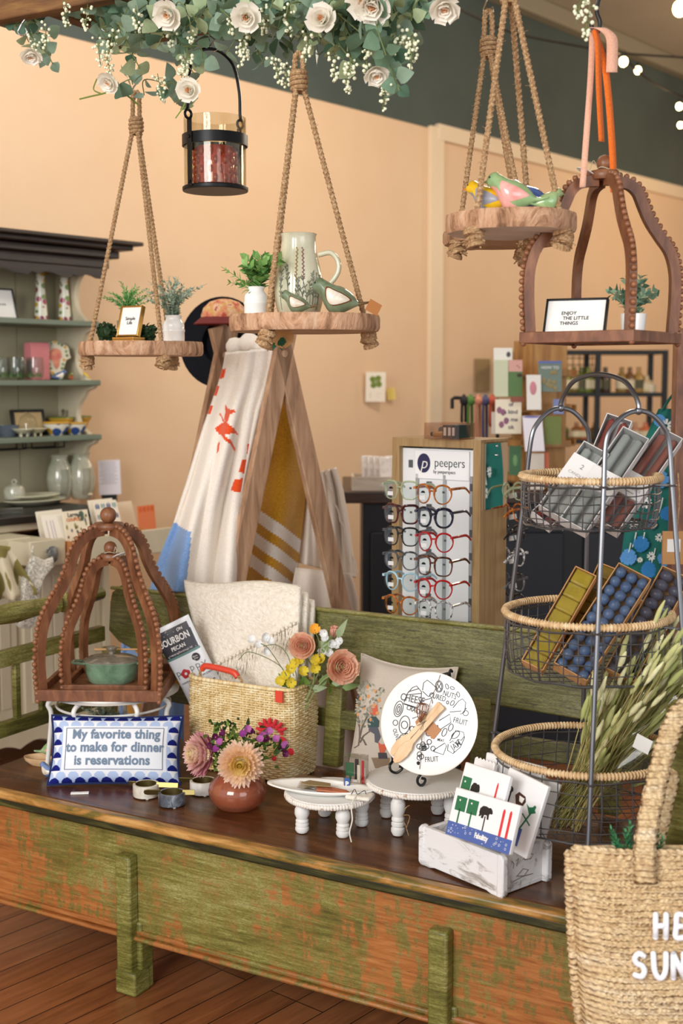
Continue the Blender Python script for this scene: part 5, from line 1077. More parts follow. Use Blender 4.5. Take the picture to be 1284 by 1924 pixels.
prop_card(1012, 678, 1057, 736, CY-.03, '#6f8076', 'grey green picture book with blue top edge on the spinner', cat='picture book', extra=lambda o, w, h: (MB().box((0, -.0024, h*.96), (w, .001, h*.08)).build('blue_band', plain('#5c6fa8', .6), o), text('HOW TO', .016, fr((0, -.0026, h*.78), (1, 0, 0), (0, 0, 1)), None).build('lettering', M_white, o), blob('#8d7f55', .5, .35, .1, .08, 9)(o, w, h)))
prop_card(986, 780, 1026, 848, CY-.1, '#e7e3ec', 'white and lilac card low on the spinner', rz=14, lean=14, extra=blob('#6d6fb0', .5, .97, .5, .03))
prop_card(957, 838, 981, 893, CY-.02, '#3f6a46', 'dark green card below the lettered card', extra=blob('#6d9a62', .5, .5, .2, .2))
prop_card(990, 852, 1024, 920, CY-.07, '#d8cfc3', 'beige card at the bottom of the spinner')
prop_card(1018, 850, 1033, 915, CY-.05, '#c86a48', 'orange edged card at the bottom of the spinner')
prop_card(1022, 782, 1056, 835, CY-.04, '#6e7a3a', 'olive card low on the right of the spinner')
prop_card(1040, 750, 1060, 778, CY-.02, '#7d88b6', 'small blue card at the right of the spinner')
prop_card(960, 745, 985, 755, CY-.03, '#8d4f3a', 'low brown card peeking over the lettered card')
# hanging cord rack
o = thing('cord_rack', 'black bar rack on the counter hung with coloured cords', 'rack', CP(895, 5.3)); mb = MB(); a, b = W(850, 768, 5.3), W(850, 750, 5.3); c, d = W(935, 750, 5.3), W(935, 930, 5.3); mb.tube([a, b, b+V((.01, 0, .006)), c, V((d.x, d.y, CZ_))], .008, 8); mb.build('bar', M_black, o, world=True)
MB().box((W(935, 900, 5.3).x-o.location.x, 0, .006), (.12, .1, .012)).build('base', M_black, o)
for i, (px, c, lb, y1) in enumerate(((872, '#1c1a1c', 'black bow', 790), (884, '#4f7a36', 'green', 850), (899, '#c98468', 'salmon', 850), (912, '#474a6e', 'dark blue', 850), (925, '#b5503a', 'rust', 800))):
    q = thing('lanyard', lb+' cord hanging on the black bar rack', 'cord', W(px, 748, 5.3), group='cords on the bar rack'); mb = MB(); p = W(px, 748, 5.3)
    for s in (-1, 1): mb.tube(bez([p+V((0, s*.002, .012)), p+V((s*.008, s*.02, -.01)), p+V((s*.01, s*.022, -.09)), W(px+s*3, y1, 5.3)], 12), .006, 6)
    mb.ball(p+V((0, -.02, -.012)), .019, 10, 8, (1, .8, 1)); mb.build('cord', plain(c, .8), q, world=True)
# black metal shelf unit against the wall
su = thing('metal_shelf', 'black metal shelving unit with bottles against the wall', 'shelf', W(1120, 700, 7.6)*1); su.location.z = 0; sx0, sx1 = W(985, 700, 7.6).x-su.location.x, W(1250, 700, 7.6).x-su.location.x
zs = [W(1100, y, 7.5).z for y in (657, 738, 828, 930)]+[.5, .1]
for x in (sx0, (sx0+sx1)/2+.02, sx1):
    for y in (0, .36): MB().box((x, y, zs[0]/2), (.03, .03, zs[0])).build('post', M_black, su)
for z in zs: MB().box(((sx0+sx1)/2, .18, z-.012), (sx1-sx0, .38, .024)).build('shelf_board', M_black, su)
mb = MB()
for i in range(14): x = sx0+(sx1-sx0)*.62*i/13; mb.cyl((x, .38, zs[1]), (x, .38, zs[0]), .003, n=4)
for i in range(6): z = zs[1]+(zs[0]-zs[1])*i/6; mb.cyl((sx0, .38, z), (sx0+(sx1-sx0)*.62, .38, z), .003, n=4)
mb.build('wire_back', M_black, su)
bt = [(1050, 1, '#5d6a1e'), (1063, 1, '#7d7a2c'), (1078, 1, '#6a5a22'), (1093, 1, '#54611f'), (1105, 1, '#6f7a26'), (1120, 1, '#4a3a1a'), (1137, 1, '#3c2417'), (1168, 1, '#8a6a34'), (1183, 1, '#6a4524'), (1200, 1, '#a07c40'), (1215, .8, '#c7b28c'), (1222, .5, '#d9cdb8'), (1060, 2, '#5a6a24'), (1085, 2, '#8a5a32'), (1100, 2, '#b4683c'), (1120, 2, '#6b4a2c'), (1195, 2, '#b8876a'), (1215, 2, '#c8704a'), (1230, 2, '#a7552f'), (1062, 3, '#5c7a2c'), (1090, 3, '#a85a3a'), (1110, 3, '#4c5a26')]
ORD = 'first second third fourth fifth sixth seventh eighth ninth tenth eleventh twelfth'.split()
def bottle_label(px, lv, c):
    tier = 1 if lv <= 1 else lv; row = sorted(p for p, l, _ in bt if (1 if l <= 1 else l) == tier); r, g, b = (int(c[k:k+2], 16) for k in (1, 3, 5))
    tone = 'pale' if r+g+b > 480 else 'olive green' if g >= r-8 else 'dark brown' if r < 0x50 else 'orange brown' if r > 0xa0 and b < 0x60 else 'amber'
    return '%s bottle, %s from the left on the %s tier of the black shelving' % (tone, ORD[row.index(px)], ('upper', 'middle', 'lower')[tier-1])
for i, (px, lv, c) in enumerate(bt):
    z = zs[1 if lv in (1, .8, .5) else int(lv)]+.001; h = .15 if lv == 1 else .1 if lv != .5 else .07
    p = W(px, 740, 7.68); o = thing('bottle', bottle_label(px, lv, c), 'bottle', (p.x, p.y, z), group='bottles and jars on the black shelving'); MB().lathe([(0, 0), (.034, 0), (.035, .005), (.035, h*.6), (.014, h*.78), (.013, h*.98), (.016, h), (0, h)], 18).build('body', plain(c, .15), o)
    MB().lathe([(.0355, h*.15), (.0355, h*.5)], 18, cap0=False).build('label', plain('#d6c9a8' if i % 3 else '#4e4a2e', .6), o)
# small things on the wall
p = HPx(706, 727, .05); o = thing('clover_card', 'white card with a green four leaf clover on the wall', 'card', p); o.rotation_euler = (R(3), 0, R(18)); q0, q1 = HPx(687, 755, .05), HPx(726, 699, .05); w_, h_ = .115, q1.z-q0.z
MB().box((0, 0, 0), (w_, .004, h_)).build('card', plain('#efe3cf', .6), o); mb = MB()
for k in range(4):
    a = R(45+90*k+8); mb.prism([(.02*math.cos(a)+.0185*math.cos(t)*(1+.15*math.cos(2*(t-a))), .028+.02*math.sin(a)+.0185*math.sin(t)) for t in [2*PI*i/20 for i in range(20)]], .001, fr((0, -.0022, 0), (1, 0, 0), (0, 0, 1)))
mb.build('clover_print', plain('#6b7f22', .6, var=.25, vs=60), o); mb = MB()
for k in range(8): a = R(45*k+20); mb.bar((0, -.0034, .028), (.034*math.cos(a) if k % 2 == 0 else .02*math.cos(a), -.0034, .028+(.034 if k % 2 == 0 else .02)*math.sin(a)), .0015, .0008, (0, 1, 0))
mb.build('clover_veins', plain('#c9cf9a', .6), o); mb = MB(); mb.box((-.03, -.0024, -.045), (.003, .0006, .03)); mb.tube(arc((.02, -.0024, -.045), .012, 0, 5, 10), .0008, 4); mb.build('pencil_marks', plain('#b7ad9c', .7), o)
MB().box((0, .022, 0), (.02, .042, .02)).build('peg', M_white, o)
o = tag(MB().box((0, 0, 0), (.05, .003, .065)).build('yellow_note', plain('#e6cc6c', .7), loc=HPx(735, 740, .03), rot=(0, R(-8), R(20))), 'small yellow note beside the clover card on the wall', 'note')
o = tag(MB().box((0, 0, 0), (.16, .006, .2)).build('brown_notice', plain('#a0845c', .7, var=.08, vs=12), loc=HPx(907, 705, .01), rot=(0, 0, WROT)), 'faded brown paper notice on the wall left of the card spinner', 'notice')
# string lights near the ceiling
sl = thing('string_lights', 'black cord of small glowing bulbs strung near the ceiling', 'string lights', W(1150, 120, 6.5))
mb = MB(); pts = bez([W(860, 16, 5.6), W(960, 60, 6.0), W(1080, 85, 6.3), W(1170, 100, 6.6), W(1300, 109, 7)], 30); mb.tube(pts, .006, 6); mb.build('cord', M_black, sl, world=True)
mb = MB(); pts = bez([W(1160, 96, 6.6), W(1220, 150, 7), W(1280, 180, 7.4), W(1340, 196, 7.4)], 20); mb.tube(pts, .006, 6); mb.build('second_cord', M_black, sl, world=True)
M_bulb = plain('#ffdca0', .3, emit=14)
for px, py, Y, r in ((1172, 116, 6.6, .022), (1199, 132, 6.9, .018), (1278, 16, 6.0, .032), (1277, 200, 7.3, .018), (1279, 235, 7.5, .016)):
    mb = MB(); p = W(px, py, Y); mb.ball(p, r, 14, 10, (1, 1, 1.15)); f = mb.build('bulb', M_bulb, sl, world=True, smooth=180); mb = MB(); mb.cyl(p+V((0, 0, r)), p+V((0, 0, r*2.2)), r*.5); mb.build('socket', M_black, f, world=True)
o = thing('wood_rattan_post', 'reddish brown carved wooden post at the right edge behind the wire stand', 'post', W(1283, 740, 3.6)); o.location.z = 0; MB().box((0, 0, .82), (.05, .05, 1.64)).build('post', M_brown, o, bevel=.004)
# ================================================================ on the bench: plant stand, cages, pillow
SZ = .4505
def onpl(M, px, py):                               # where a pixel's ray meets the plane z=0 of frame M, in that frame
    inv = M.inverted(); o = inv @ V((0, 0, EYE)); d = inv.to_3x3() @ ray(px, py); t = -o.z/d.z; return V((o.x+d.x*t, o.y+d.y*t))
M_wmetal = plain('#e9e7e2', .4, var=.05, vs=40)
sp = V((-.629, 3.45, SZ)); st = thing('plant_stand', 'round white metal stool stand under the two beaded cages', 'stool', sp)
MB().lathe([(0, .198), (.180, .198), (.163, .202), (.163, .206), (0, .206)], 48).build('top_plate', M_wmetal, st)
MB().tube(arc((0, 0, .163), .155, 0, 2*PI, 48, (1, 0, 0), (0, 1, 0))[:-1], .0035, 8, close=True).build('ring', M_wmetal, st)
for a in (205, 245, 300, 335, 90):
    ca, sa = math.cos(R(a)), math.sin(R(a))
    MB().tube(bez([(ca*.12, sa*.12, .198), (ca*.15, sa*.15, .194), (ca*.180, sa*.180, .178), (ca*.172, sa*.172, .14), (ca*.186, sa*.186, .004)], 20), .0065, 10).build('leg', M_wmetal, st)
cz = SZ+.2065; outer = cage('large beaded brown cage with ball finial standing on the white metal stand', (sp.x-.005, sp.y, cz), R(-2), .334, .486, .0074, .019, .024, None)
cage('small beaded brown cage nested inside the larger one, holding the green casserole', (sp.x+.0, sp.y-.005, cz+.0095), R(-2), .234, .384, .007, .017, .021, (.75, -.66))
MB().tube(bez([(-.03, -.02, .452-.02), (.0, -.03, .436), (.03, -.025, .437), (.05, -.03, .435)], 12), .001, 5).build('tag_string', plain('#cdbfa6', .9), outer)
M_cas = glaze('casserole_glaze', '#56705a', '#7d9a7f', '#9fb09a', 10, .15); M_caslid = glaze('casserole_lid', '#5b5348', '#7a7263', '#8f8a78', 9, .12)
cs = thing('casserole_dish', 'oval green glazed casserole with brown lid inside the small cage', 'casserole', (sp.x-.0, sp.y-.02, cz+.0192), R(3))
MB().lathe([(0, 0), (.058, 0), (.064, .006), (.071, .03), (.074, .052), (.078, .056), (.078, .059), (.07, .058), (.06, .01), (0, .01)], 44, sy=.72).build('dish', M_cas, cs)
for s in (-1, 1): mb = MB(); mb.tube(bez([(s*.070, -.016, .053), (s*.1, -.015, .056), (s*.1, .015, .056), (s*.07, .016, .053)], 16), .0055, 8, flat=.7); mb.build('handle', M_cas, cs)
lid = MB().lathe([(.0775, .0592), (.077, .063), (.06, .071), (.03, .076), (0, .077)], 44, cap0=True, sy=.72).build('lid', M_caslid, cs)
MB().lathe([(.008, .075), (.007, .084), (.014, .09), (.015, .094), (.01, .098), (0, .099)], 20).build('lid_knob', M_caslid, lid)
sp_ = thing('wooden_spoon', 'wooden spoon lying across the casserole lid behind the knob', 'spoon', (sp.x-.0, sp.y+.0, cz+.0195+.076)); mb = MB(); mb.tube([(-.052, .014, .006), (-.03, .014, .006), (.1, .014, .006)], [.009, .007, .005], 10, flat=.45); mb.build('spoon', wood('pale_spoon_wood', '#b98c58', '#cda26c', '#dcb682', .6, (2, 8, 8), 5, .05), sp_)
# dusty plant under the stand
o = jug('small_grey_pot', 'small grey-green sprig plant in a pot standing under the white stand', 'potted plant', G(178, 1425, SZ)+V((0, .12, 0)), [(0, 0), (.03, 0), (.034, .05), (.03, .05), (.026, .01), (0, .01)], plain('#d8d6ce', .4)); mb = MB(); bouquet(mb, (0, 0, .045), 14, .12, .06, 8, .022, .012, .1, 50, 2, [0, 1, 2]); mb.build('dusty_sprigs', [D1, D2, D3], o, smooth=180)
# blue and yellow cloth on the floor behind the stand
# cushions
def cush(u, v, w, h, T, pinch=.06):
    x, y = (u-.5)*2, (v-.5)*2; q = max(0, (1-abs(x)**2.6))*max(0, (1-abs(y)**2.6)); z = T*q**.5
    px = x*w/2*(1-pinch*(1-y*y)*1.0*abs(x)**3); py = y*h/2*(1-pinch*1.2*(1-x*x)*abs(y)**3); return V((px, py, z))
pw, ph, pT = .342, .178, .042
pb = G(212, 1479, SZ+.002); pm = fr((0, 0, 0), (1, .03, -.012), (-.04, .42, 1)); pl_o = pb+V((0, .02, 0))
pil = thing('needlepoint_pillow', 'blue scallop bordered needlepoint pillow reading My favorite thing to make for dinner is reservations', 'pillow', pl_o, rot=pm.to_euler())
# local: x right, y up the pillow, z out of its face
def pp(x, y, off=0):
    u, v = x/pw+.5, y/ph+.5; q = cush(u, v, pw, ph, pT); return V((q.x, q.y+ph/2, q.z+off))
def scal(x, y):
    if abs(x) < pw*.405 and abs(y) < ph*.335: return 0
    p = .0345; hgt = .0165; r = math.floor((y+ph/2)/hgt); b = ((y+ph/2)/hgt-r); a = ((x/p+.5*(r % 2)) % 1)
    if abs(x) > pw*.42 and abs(y) < ph*.34: pass
    ins = ((a-.5)**2)*3.6+(b*.95-.05)**2 < .62
    return (1 if r % 2 == 0 else 2) if ins else (2 if r % 2 == 0 else 0)
mb = MB(); nu, nv = 210, 120; mb.grid(lambda u, v: pp((u-.5)*pw, (v-.5)*ph), nu, nv)
for i in range(len(mb.f)): a, b = i % (nu-1), i//(nu-1); mb.mi[i] = scal(((a+.5)/(nu-1)-.5)*pw, ((b+.5)/(nv-1)-.5)*ph)
def canvas(name, c):
    t = NT(name); ck = t.new('ShaderNodeTexChecker'); ck.inputs['Scale'].default_value = 620; t.link(t.co(), ck.inputs['Vector']); t.col(c); t.set(.9, Specular_IOR_Level=.1); t.bump(ck.outputs['Fac'], .35, .0015); return t.m
M_ndw, M_ndn, M_ndl = canvas('stitched_white', '#e9ecf2'), canvas('stitched_navy', '#1b2172'), canvas('stitched_pale_blue', '#b3c6e8')
mb.build('stitched_front', [M_ndw, M_ndn, M_ndl], pil, smooth=180)
mb = MB(); mb.grid(lambda u, v: V((1, 1, -.8))*0+V((cush(u, v, pw, ph, pT).x, cush(u, v, pw, ph, pT).y+ph/2, -.85*cush(u, v, pw, ph, pT).z)), 40, 30); M_nvel = cloth('navy_velvet', '#25305f', '#1b2550', 300, .2); mb.build('back_cover', M_nvel, pil, smooth=180)
edge = [(t, 0) for t in [i/30 for i in range(30)]]+[(1, i/20) for i in range(20)]+[(1-i/30, 1) for i in range(30)]+[(0, 1-i/20) for i in range(20)]
mb = MB(); mb.tube([cush(u, v, pw*1.004, ph*1.004, 0)+V((0, ph/2, 0)) for u, v in edge], .0042, 8, close=True); mb.build('piping', M_nvel, pil)
def curve_text(lines, size, m, mname, bold=.0012, sx=1.0, gap=.036, y0=.0):
    mb = MB()
    for i, (t, x) in enumerate(lines): text(t, size, M4.Translation((x, y0-gap*i, 0)), mb, ext=0, bold=bold, sx=sx, space=1.04)
    mb.v = [pp(v.x, v.y, .0016) for v in mb.v]; return mb.build(mname, m, pil)
curve_text([('My favorite thing', .004), ('to make for dinner', .002), ('is reservations', -.004)], .0345, canvas('stitched_blue_grey', '#76899f'), 'lettering', .0011, .93, .0335, .036)
mb = MB(); x, y = pw*.375, ph*.30; P = [(-x, -y), (x, -y), (x, y), (-x, y)]
for k in range(4):
    a, b = P[k], P[(k+1) % 4]; mb.tube([pp(a[0]+(b[0]-a[0])*t, a[1]+(b[1]-a[1])*t, .0008) for t in [i/16 for i in range(17)]], .0009, 5)
mb.build('border_line', canvas('stitched_grey', '#6d7890'), pil)
o = tag(MB().box((0, 0, .0015), (.045, .012, .003)).build('cloth_tag', M_white, loc=G(150, 1491, SZ)+V((0, 0, .0)), rot=(0, 0, .1)), 'white cloth care tag sticking out under the needlepoint pillow', 'tag')
# wooden dish and two birds at the far left
wp = G(68, 1440, SZ); o = thing('wooden_dish', 'pale oval wooden dish with the bird figurines behind the needlepoint pillow', 'dish', wp+V((.03, .02, 0)), R(-4)); MB().lathe([(0, 0), (.05, 0), (.066, .012), (.069, .022), (.066, .022), (.05, .008), (0, .006)], 36, sy=.5).build('dish', wood('pale_dish_wood', '#c49a6c', '#d9b48a', '#e6c9a4', .6, (2, 9, 9), 4, .05), o)
bird('green and pink painted bird lying in the wooden dish', wp+V((.04, .015, .0225)), R(10), .095, M_grn, M_pnk, M_grn, plain('#e9b3a8', .2), eye=True)
bird('blue painted bird close behind the left edge of the needlepoint pillow', G(84, 1462, SZ)+V((.01, .01, 0)), R(150), .062, g_('#5a79b4', '#7f9bcc', '#a9bfe0'), M_crk, M_blu, M_blu)
# ================================================================ wicker basket and what stands in it
bk = G(545, 1476, SZ); BL, BW, BH = .335, .160, .245
bo = bk-BD*(BL/2)+BN_*(BW/2); bas = thing('wicker_basket', 'pale woven wicker basket with red leather handle and red embroidered rooster', 'basket', bo, BROT)
M_wick = NT('pale_wicker'); _t = M_wick; _n = _t.noise(40, 4, .6); _t.link(_t.ramp(_n, [(.3, '#c9a868'), (.5, '#e6cd98'), (.7, '#f5e8c2')]), _t.b.inputs['Base Color']); _t.set(.6); _t.bump(_t.noise(300, 3), .2, .001); M_wick = _t.m
def bp(s, z, off=0):                               # a point of the basket wall
    q = 1-.035*(1-z/BH)+.028*math.sin(PI*z/BH); a = 2*PI*s; c, sn = math.cos(a), math.sin(a); e = .34
    x, y = BL/2*math.copysign(abs(c)**e, c), BW/2*math.copysign(abs(sn)**e, sn); l = math.hypot(x/BL, y/BW); n = V((x/BL**2, y/BW**2, 0)).normalized()
    return V((x*q, y*q, z))+n*off
# even spacing around
_s = [i/2000 for i in range(2001)]; _p = [bp(s, .1) for s in _s]; _d = [0]
for i in range(2000): _d.append(_d[-1]+(_p[i+1]-_p[i]).length)
def sp_at(f):
    t = f*_d[-1]; lo, hi = 0, 2000
    while hi-lo > 1:
        m_ = (lo+hi)//2
        if _d[m_] <= t: lo = m_
        else: hi = m_
    return _s[lo]+(t-_d[lo])/max(1e-9, _d[hi]-_d[lo])/2000
NR = 66; ss = [sp_at(k/(NR*4)) for k in range(NR*4)]; mb = MB(); rows_n = 38
for j in range(rows_n):
    z = .006+(BH-.012)*j/(rows_n-1); ph_ = 0 if j % 2 else PI
    mb.tube([bp(s, z+rnd.uniform(-.0005, .0005), .0028*math.cos(k*PI/4*1.0+ph_)) for k, s in enumerate(ss)], .0031, 5, close=True)
mb.build('woven_wall', M_wick, bas, smooth=180)
mb = MB()
for k in range(0, NR*4, 4): mb.tube([bp(ss[k], z, 0) for z in (0, .08, .16, BH)], .0022, 5)
w_ = mb.build('stakes', M_wick, bas, smooth=180)
mb = MB(); mb.tube([bp(s, BH+.003, .002*math.cos(k*1.57)) for k, s in enumerate(ss)], .006, 6, close=True); mb.build('rim', M_wick, bas, smooth=180)
mb = MB(); mb.add([bp(s, .004, -.006) for s in ss[::4]], [tuple(range(NR))]); mb.build('bottom', M_wick, bas)
M_redl = plain('#dd4a33', .4, var=.08, vs=60, bump=.2, bs=200)
for y, nm in ((-BW/2+.004, 'handle'), (BW/2-.004, 'handle')):
    xs = (-.115, .005) if y < 0 else (.02, .14); h_ = .042 if y < 0 else -.0
    if y < 0:
        hd = MB().tube(bez([(xs[0]+.002, y, BH+.030), (xs[0]+.02, y, BH+.040), (xs[1]-.02, y, BH+.034), (xs[1]-.002, y, BH+.022)], 20), .0085, 10).build(nm, M_redl, bas)
        mb = MB(); mb.tube(bez([(xs[0]-.003, y, BH-.03), (xs[0]-.004, y, BH+.018), (xs[0]+.004, y, BH+.034)], 8), .0045, 6); mb.build('handle_cord', M_rope, hd); mb = MB(); mb.tube(bez([(xs[1]+.010, y, BH-.03), (xs[1]+.011, y, BH+.01), (xs[1]-.004, y, BH+.026)], 8), .0045, 6); mb.build('handle_cord', M_rope, hd)
MB().box((BL/2-.028, BW/2*.0-.02, BH-.012), (.022, .006, .03), M4.Translation((0, -.065, 0))).build('red_patch', M_redl, bas)
Mf = M4.Translation(bo) @ M4.Rotation(BROT, 4, 'Z') @ fr((0, -BW/2*1.02-.006, 0), (1, 0, 0), (0, 0, 1)); M_redy = cloth('red_yarn', '#e8404a', '#cf2c38', 600, .4); mb = MB(); cb = onpl(Mf, 513, 1376)
def local(M, p): return (M4.Rotation(-BROT, 4, 'Z') @ M4.Translation(-bo) @ M) @ V((p.x, p.y, 0))
for k in range(8):
    a = R(195-k*24); c = V((math.cos(a), math.sin(a))); p0 = cb+V((c.x*.022, c.y*.014)); p1 = cb+V((c.x*.048, c.y*.038)); mb.tube([local(Mf, p0)+V((0, -.003, 0)), local(Mf, p0.lerp(p1, .6))+V((0, -.006, 0)), local(Mf, p1)+V((0, -.003, 0))], [.005, .0075, .005], 8, flat=.7)
mb.tube([local(Mf, cb+V((.03*math.cos(a), .022*math.sin(a)-.002)))+V((0, -.003, 0)) for a in [PI*i/10 for i in range(11)]], .0048, 8)
mb.build('embroidered_comb', M_redy, bas)
mb = MB()
for px, py, rx in ((531, 1393, .014), (516, 1424, .008), (548, 1412, .01)): c = onpl(Mf, px, py); mb.ball(local(Mf, c)+V((0, -.003, 0)), rx, 10, 6, (1, .3, 1))
mb.build('embroidered_wattle', M_redy, bas)
def inb(x, y, z): return bo+BD*x+BN_*y+V((0, 0, z))
# popcorn bag
pq = [W(352, 1138, 3.40), W(427, 1290, 3.33)]
r_ = (W(352, 1140, 3.44)-W(284, 1173, 3.445)).normalized(); u_ = (W(352, 1140, 3.44)-W(448, 1330, 3.44)).normalized(); bgM = fr(W(446, 1330, 3.435), r_, u_)
popc = thing('popcorn_bag', 'white and dark grey popcorn pouch leaning in the basket', 'snack bag', W(446, 1330, 3.435)); popc.rotation_euler = bgM.to_euler()
bwid, bht = .114, .292; bx = -.059
def bagz(x, y): q = max(0, 1-abs((x-bx)/(bwid/2))**3); return .018*q**.6*min(1, max(0, (bht-y)/.12))**.7+.001
nu, nv = 50, 90; MG = MB(); MG.grid(lambda u, v: V((bx+(u-.5)*bwid*(1-.06*math.sin(PI*v)), v*bht, bagz(bx+(u-.5)*bwid, v*bht))), nu, nv)
for i in range(len(MG.f)): c = sum((MG.v[j] for j in MG.f[i]), V((0, 0, 0)))/4; yy = c.y; xx = c.x; MG.mi[i] = 1 if .203 < yy < .280 and xx < bx+bwid*.40 and xx > bx-bwid*.5+.0*yy else (2 if .196 < yy <= .203 and xx < bx+bwid*.42 else 0)
M_foil = plain('#e3e6ea', .3, spec=.6); M_bagd = plain('#34323a', .35); MG.build('pouch_front', [M_foil, M_bagd, plain('#5d8580', .4)], popc, smooth=180)
MB().grid(lambda u, v: V((bx+(u-.5)*bwid*(1-.06*math.sin(PI*v)), v*bht, -bagz(bx+(u-.5)*bwid, v*bht))), 30, 40).build('pouch_back', M_foil, popc, smooth=180)
def bagtext(s, size, x, y, m, nm, bold=.0, sx=1, sp=1.0):
    mb = MB(); text(s, size, M4.Translation((x, y, 0)), mb, ext=0, bold=bold, sx=sx, space=sp); mb.v = [V((v.x, v.y, bagz(v.x, v.y)+.0009)) for v in mb.v]; return mb.build(nm, m, popc)
bagtext('BOURBON', .026, bx-.008, .246, M_white, 'white_lettering', .0006, .72); bagtext('PECAN', .015, bx-.006, .224, M_white, 'white_lettering', .0003, .9); bagtext('ON', .011, bx+.018, .268, M_white, 'white_lettering', .0003); bagtext('MADE IN ASHEVILLE, NC', .0062, bx-.003, .2095, M_white, 'white_lettering')
bagtext('PPY', .034, bx+.021, .150, M_ink, 'dark_lettering', -.0008, .8, 1.25); bagtext('HANDCRAFTED POPCORN', .0075, bx+.002, .127, M_ink, 'dark_lettering'); bagtext('MORE  LESS.', .0155, bx+.008, .10, M_ink, 'dark_lettering', .0004); bagtext('P', .034, bx-.040, .150, M_ink, 'dark_lettering', -.0008, .8)
mb = MB(); mb.lathe([(.004, 0), (.011, .0005), (.013, 0)], 24, M4.Translation((bx-.02, .150, bagz(bx-.02, .150)+.0006)), cap0=False, f=lambda a, z: 1+.08*math.sin(5*a)); mb.build('poppy_letter', plain('#b5222a', .4), popc)
mb = MB(); mb.lathe([(0, .0012), (.0115, .0012), (.0115, 0)], 28, M4.Translation((bx+.026, .180, bagz(bx+.026, .180)))); mb.build('round_badge', M_bagd, popc); bagtext('Gluten\nFree', .0062, bx+.026, .180, M_white, 'badge_lettering').location.z = .0014
mb = MB()
for k in range(16): x, y = bx+rnd.uniform(-.4, .36)*bwid, rnd.choice([rnd.uniform(.258, .277), rnd.uniform(.206, .214)]); mb.ball((x, y, bagz(x, y)+.0006), .0011, 6, 4, (1, 1, .4))
mb.build('white_dots', M_white, popc)
# cream throw
M_thr = NT('cream_knit'); _t = M_thr; _w = _t.new('ShaderNodeTexWave', bands_direction='DIAGONAL'); _w.inputs['Scale'].default_value = 38; _w.inputs['Distortion'].default_value = 14; _t.link(_t.co(), _w.inputs['Vector']); _t.link(_t.ramp(_t.noise(90, 3), [(.3, '#e2d8c6'), (.7, '#f6efe2')]), _t.b.inputs['Base Color']); _t.set(1, Specular_IOR_Level=.05, Sheen_Weight=.2); _t.bump(_t.math('ADD', _t.math('MULTIPLY', _w.outputs['Fac'], .5), _t.noise(170, 3)), .5, .004); M_thr = _t.m
thr = thing('throw_blanket', 'folded cream knitted throw with fringe standing up out of the basket', 'blanket', inb(.02, .04, .03))
def tpx(x, y, q): return W(x, y, 3.555-.205*(x-345)/240+q)
def layer(left, right, top, q0, q1, lean, nm, nu=40, nv=50, th=.02, par=None):
    mb = MB()
    def fn(u, v): 
        xl, xr = left[0]+(left[1]-left[0])*v, right[0]+(right[1]-right[0])*v; yt = top[0]+(top[1]-top[0])*u+4*math.sin(u*7); y = yt+(1300-yt)*v
        return tpx(xl+(xr-xl)*u, y, q0+(q1-q0)*u-lean*v-.018*math.sin(PI*u)+.006*math.sin(u*11+v*4)+.035*math.exp(-v*14))
    mb.grid(fn, nu, nv); return mb.build(nm, M_thr, par or thr, world=True, smooth=180, solid=th)
layer((347, 402), (566, 560), (1094, 1103), .03, .0, .06, 'top_layer'); layer((372, 420), (580, 572), (1106, 1116), .06, .03, .05, 'fold_layer'); layer((390, 430), (592, 585), (1120, 1130), .09, .06, .04, 'fold_layer')
mb = MB()
for k in range(230):
    t = k/230; x, y = 405+155*t, 1250-82*t+rnd.uniform(-6, 6); L = rnd.uniform(38, 85)*(1-.25*t); x += rnd.uniform(-3, 3); q = -.035-rnd.uniform(.004, .014); w0 = rnd.uniform(-8, 8)
    y1 = min(y+L, 1292); mb.tube(bez([tpx(x, y, q+.004), tpx(x+w0*.3, y+(y1-y)*.4, q-.012), tpx(x+w0+rnd.uniform(-5, 5), y+(y1-y)*.75, q-.008), tpx(x+w0*1.3, y1, q-.004)], 9), rnd.uniform(.0018, .003), 5)
for k in range(22): t = k/22; x, y = 405+155*t, 1250-82*t; mb.ball(tpx(x, y, -.058), .005, 8, 6)
mb.build('fringe', M_thr, thr, world=True, smooth=180)
# faux flowers in the basket's right end
M_pea = [petalm('#ffd6bc', .4), petalm('#ffdcc6', .4)]
M_lg = leafm('#7f9a5c'); M_lg2 = leafm('#9fb088'); M_yf = petalm('#ecd84a', .3); M_wf = petalm('#f2f4f4', .3); M_gst = plain('#8f9a63', .6)
fb = inb(.11, .0, .1); fl = thing('artificial_flowers', 'artificial peach ranunculus stems with yellow and white blossoms in the basket', 'artificial flowers', fb)
def stem(pts, r=.0022, m=M_gst, nm='stem'): return MB().tube(bez(pts, 16), r, 6).build(nm, m, fl, world=True)
FY = 3.27
def ranun(p, d, r):
    M = face(p, d); mb = MB()
    for i, (n, r0, L, w, tl, z) in enumerate(((5, .04, .42, .3, 8, .28), (6, .10, .50, .4, 14, .2), (7, .18, .58, .48, 20, .12), (8, .28, .66, .55, 27, .05), (9, .38, .72, .6, 36, -.02), (10, .46, .78, .66, 48, -.1), (10, .5, .74, .7, 64, -.2))):
        mb.cur = i % 2; petals(mb, M, n, r0*r, L*r, w*r*1.3, tl, .5, i*.5, z*r)
    f = mb.build('ranunculus', M_pea, fl, world=True, smooth=180); c = MB(); c.ball(M @ V((0, 0, r*.42)), r*.2, 10, 7); petals(c, M, 8, r*.05, r*.2, r*.12, 12, .3, 0, r*.42); c.build('green_heart', plain('#8f9a4c', .6), f, world=True, smooth=180)
ranun(W(569, 1213, FY-.03), (-.15, -1, .25), .031); ranun(W(641, 1253, FY-.09), (.25, -1, .2), .039)
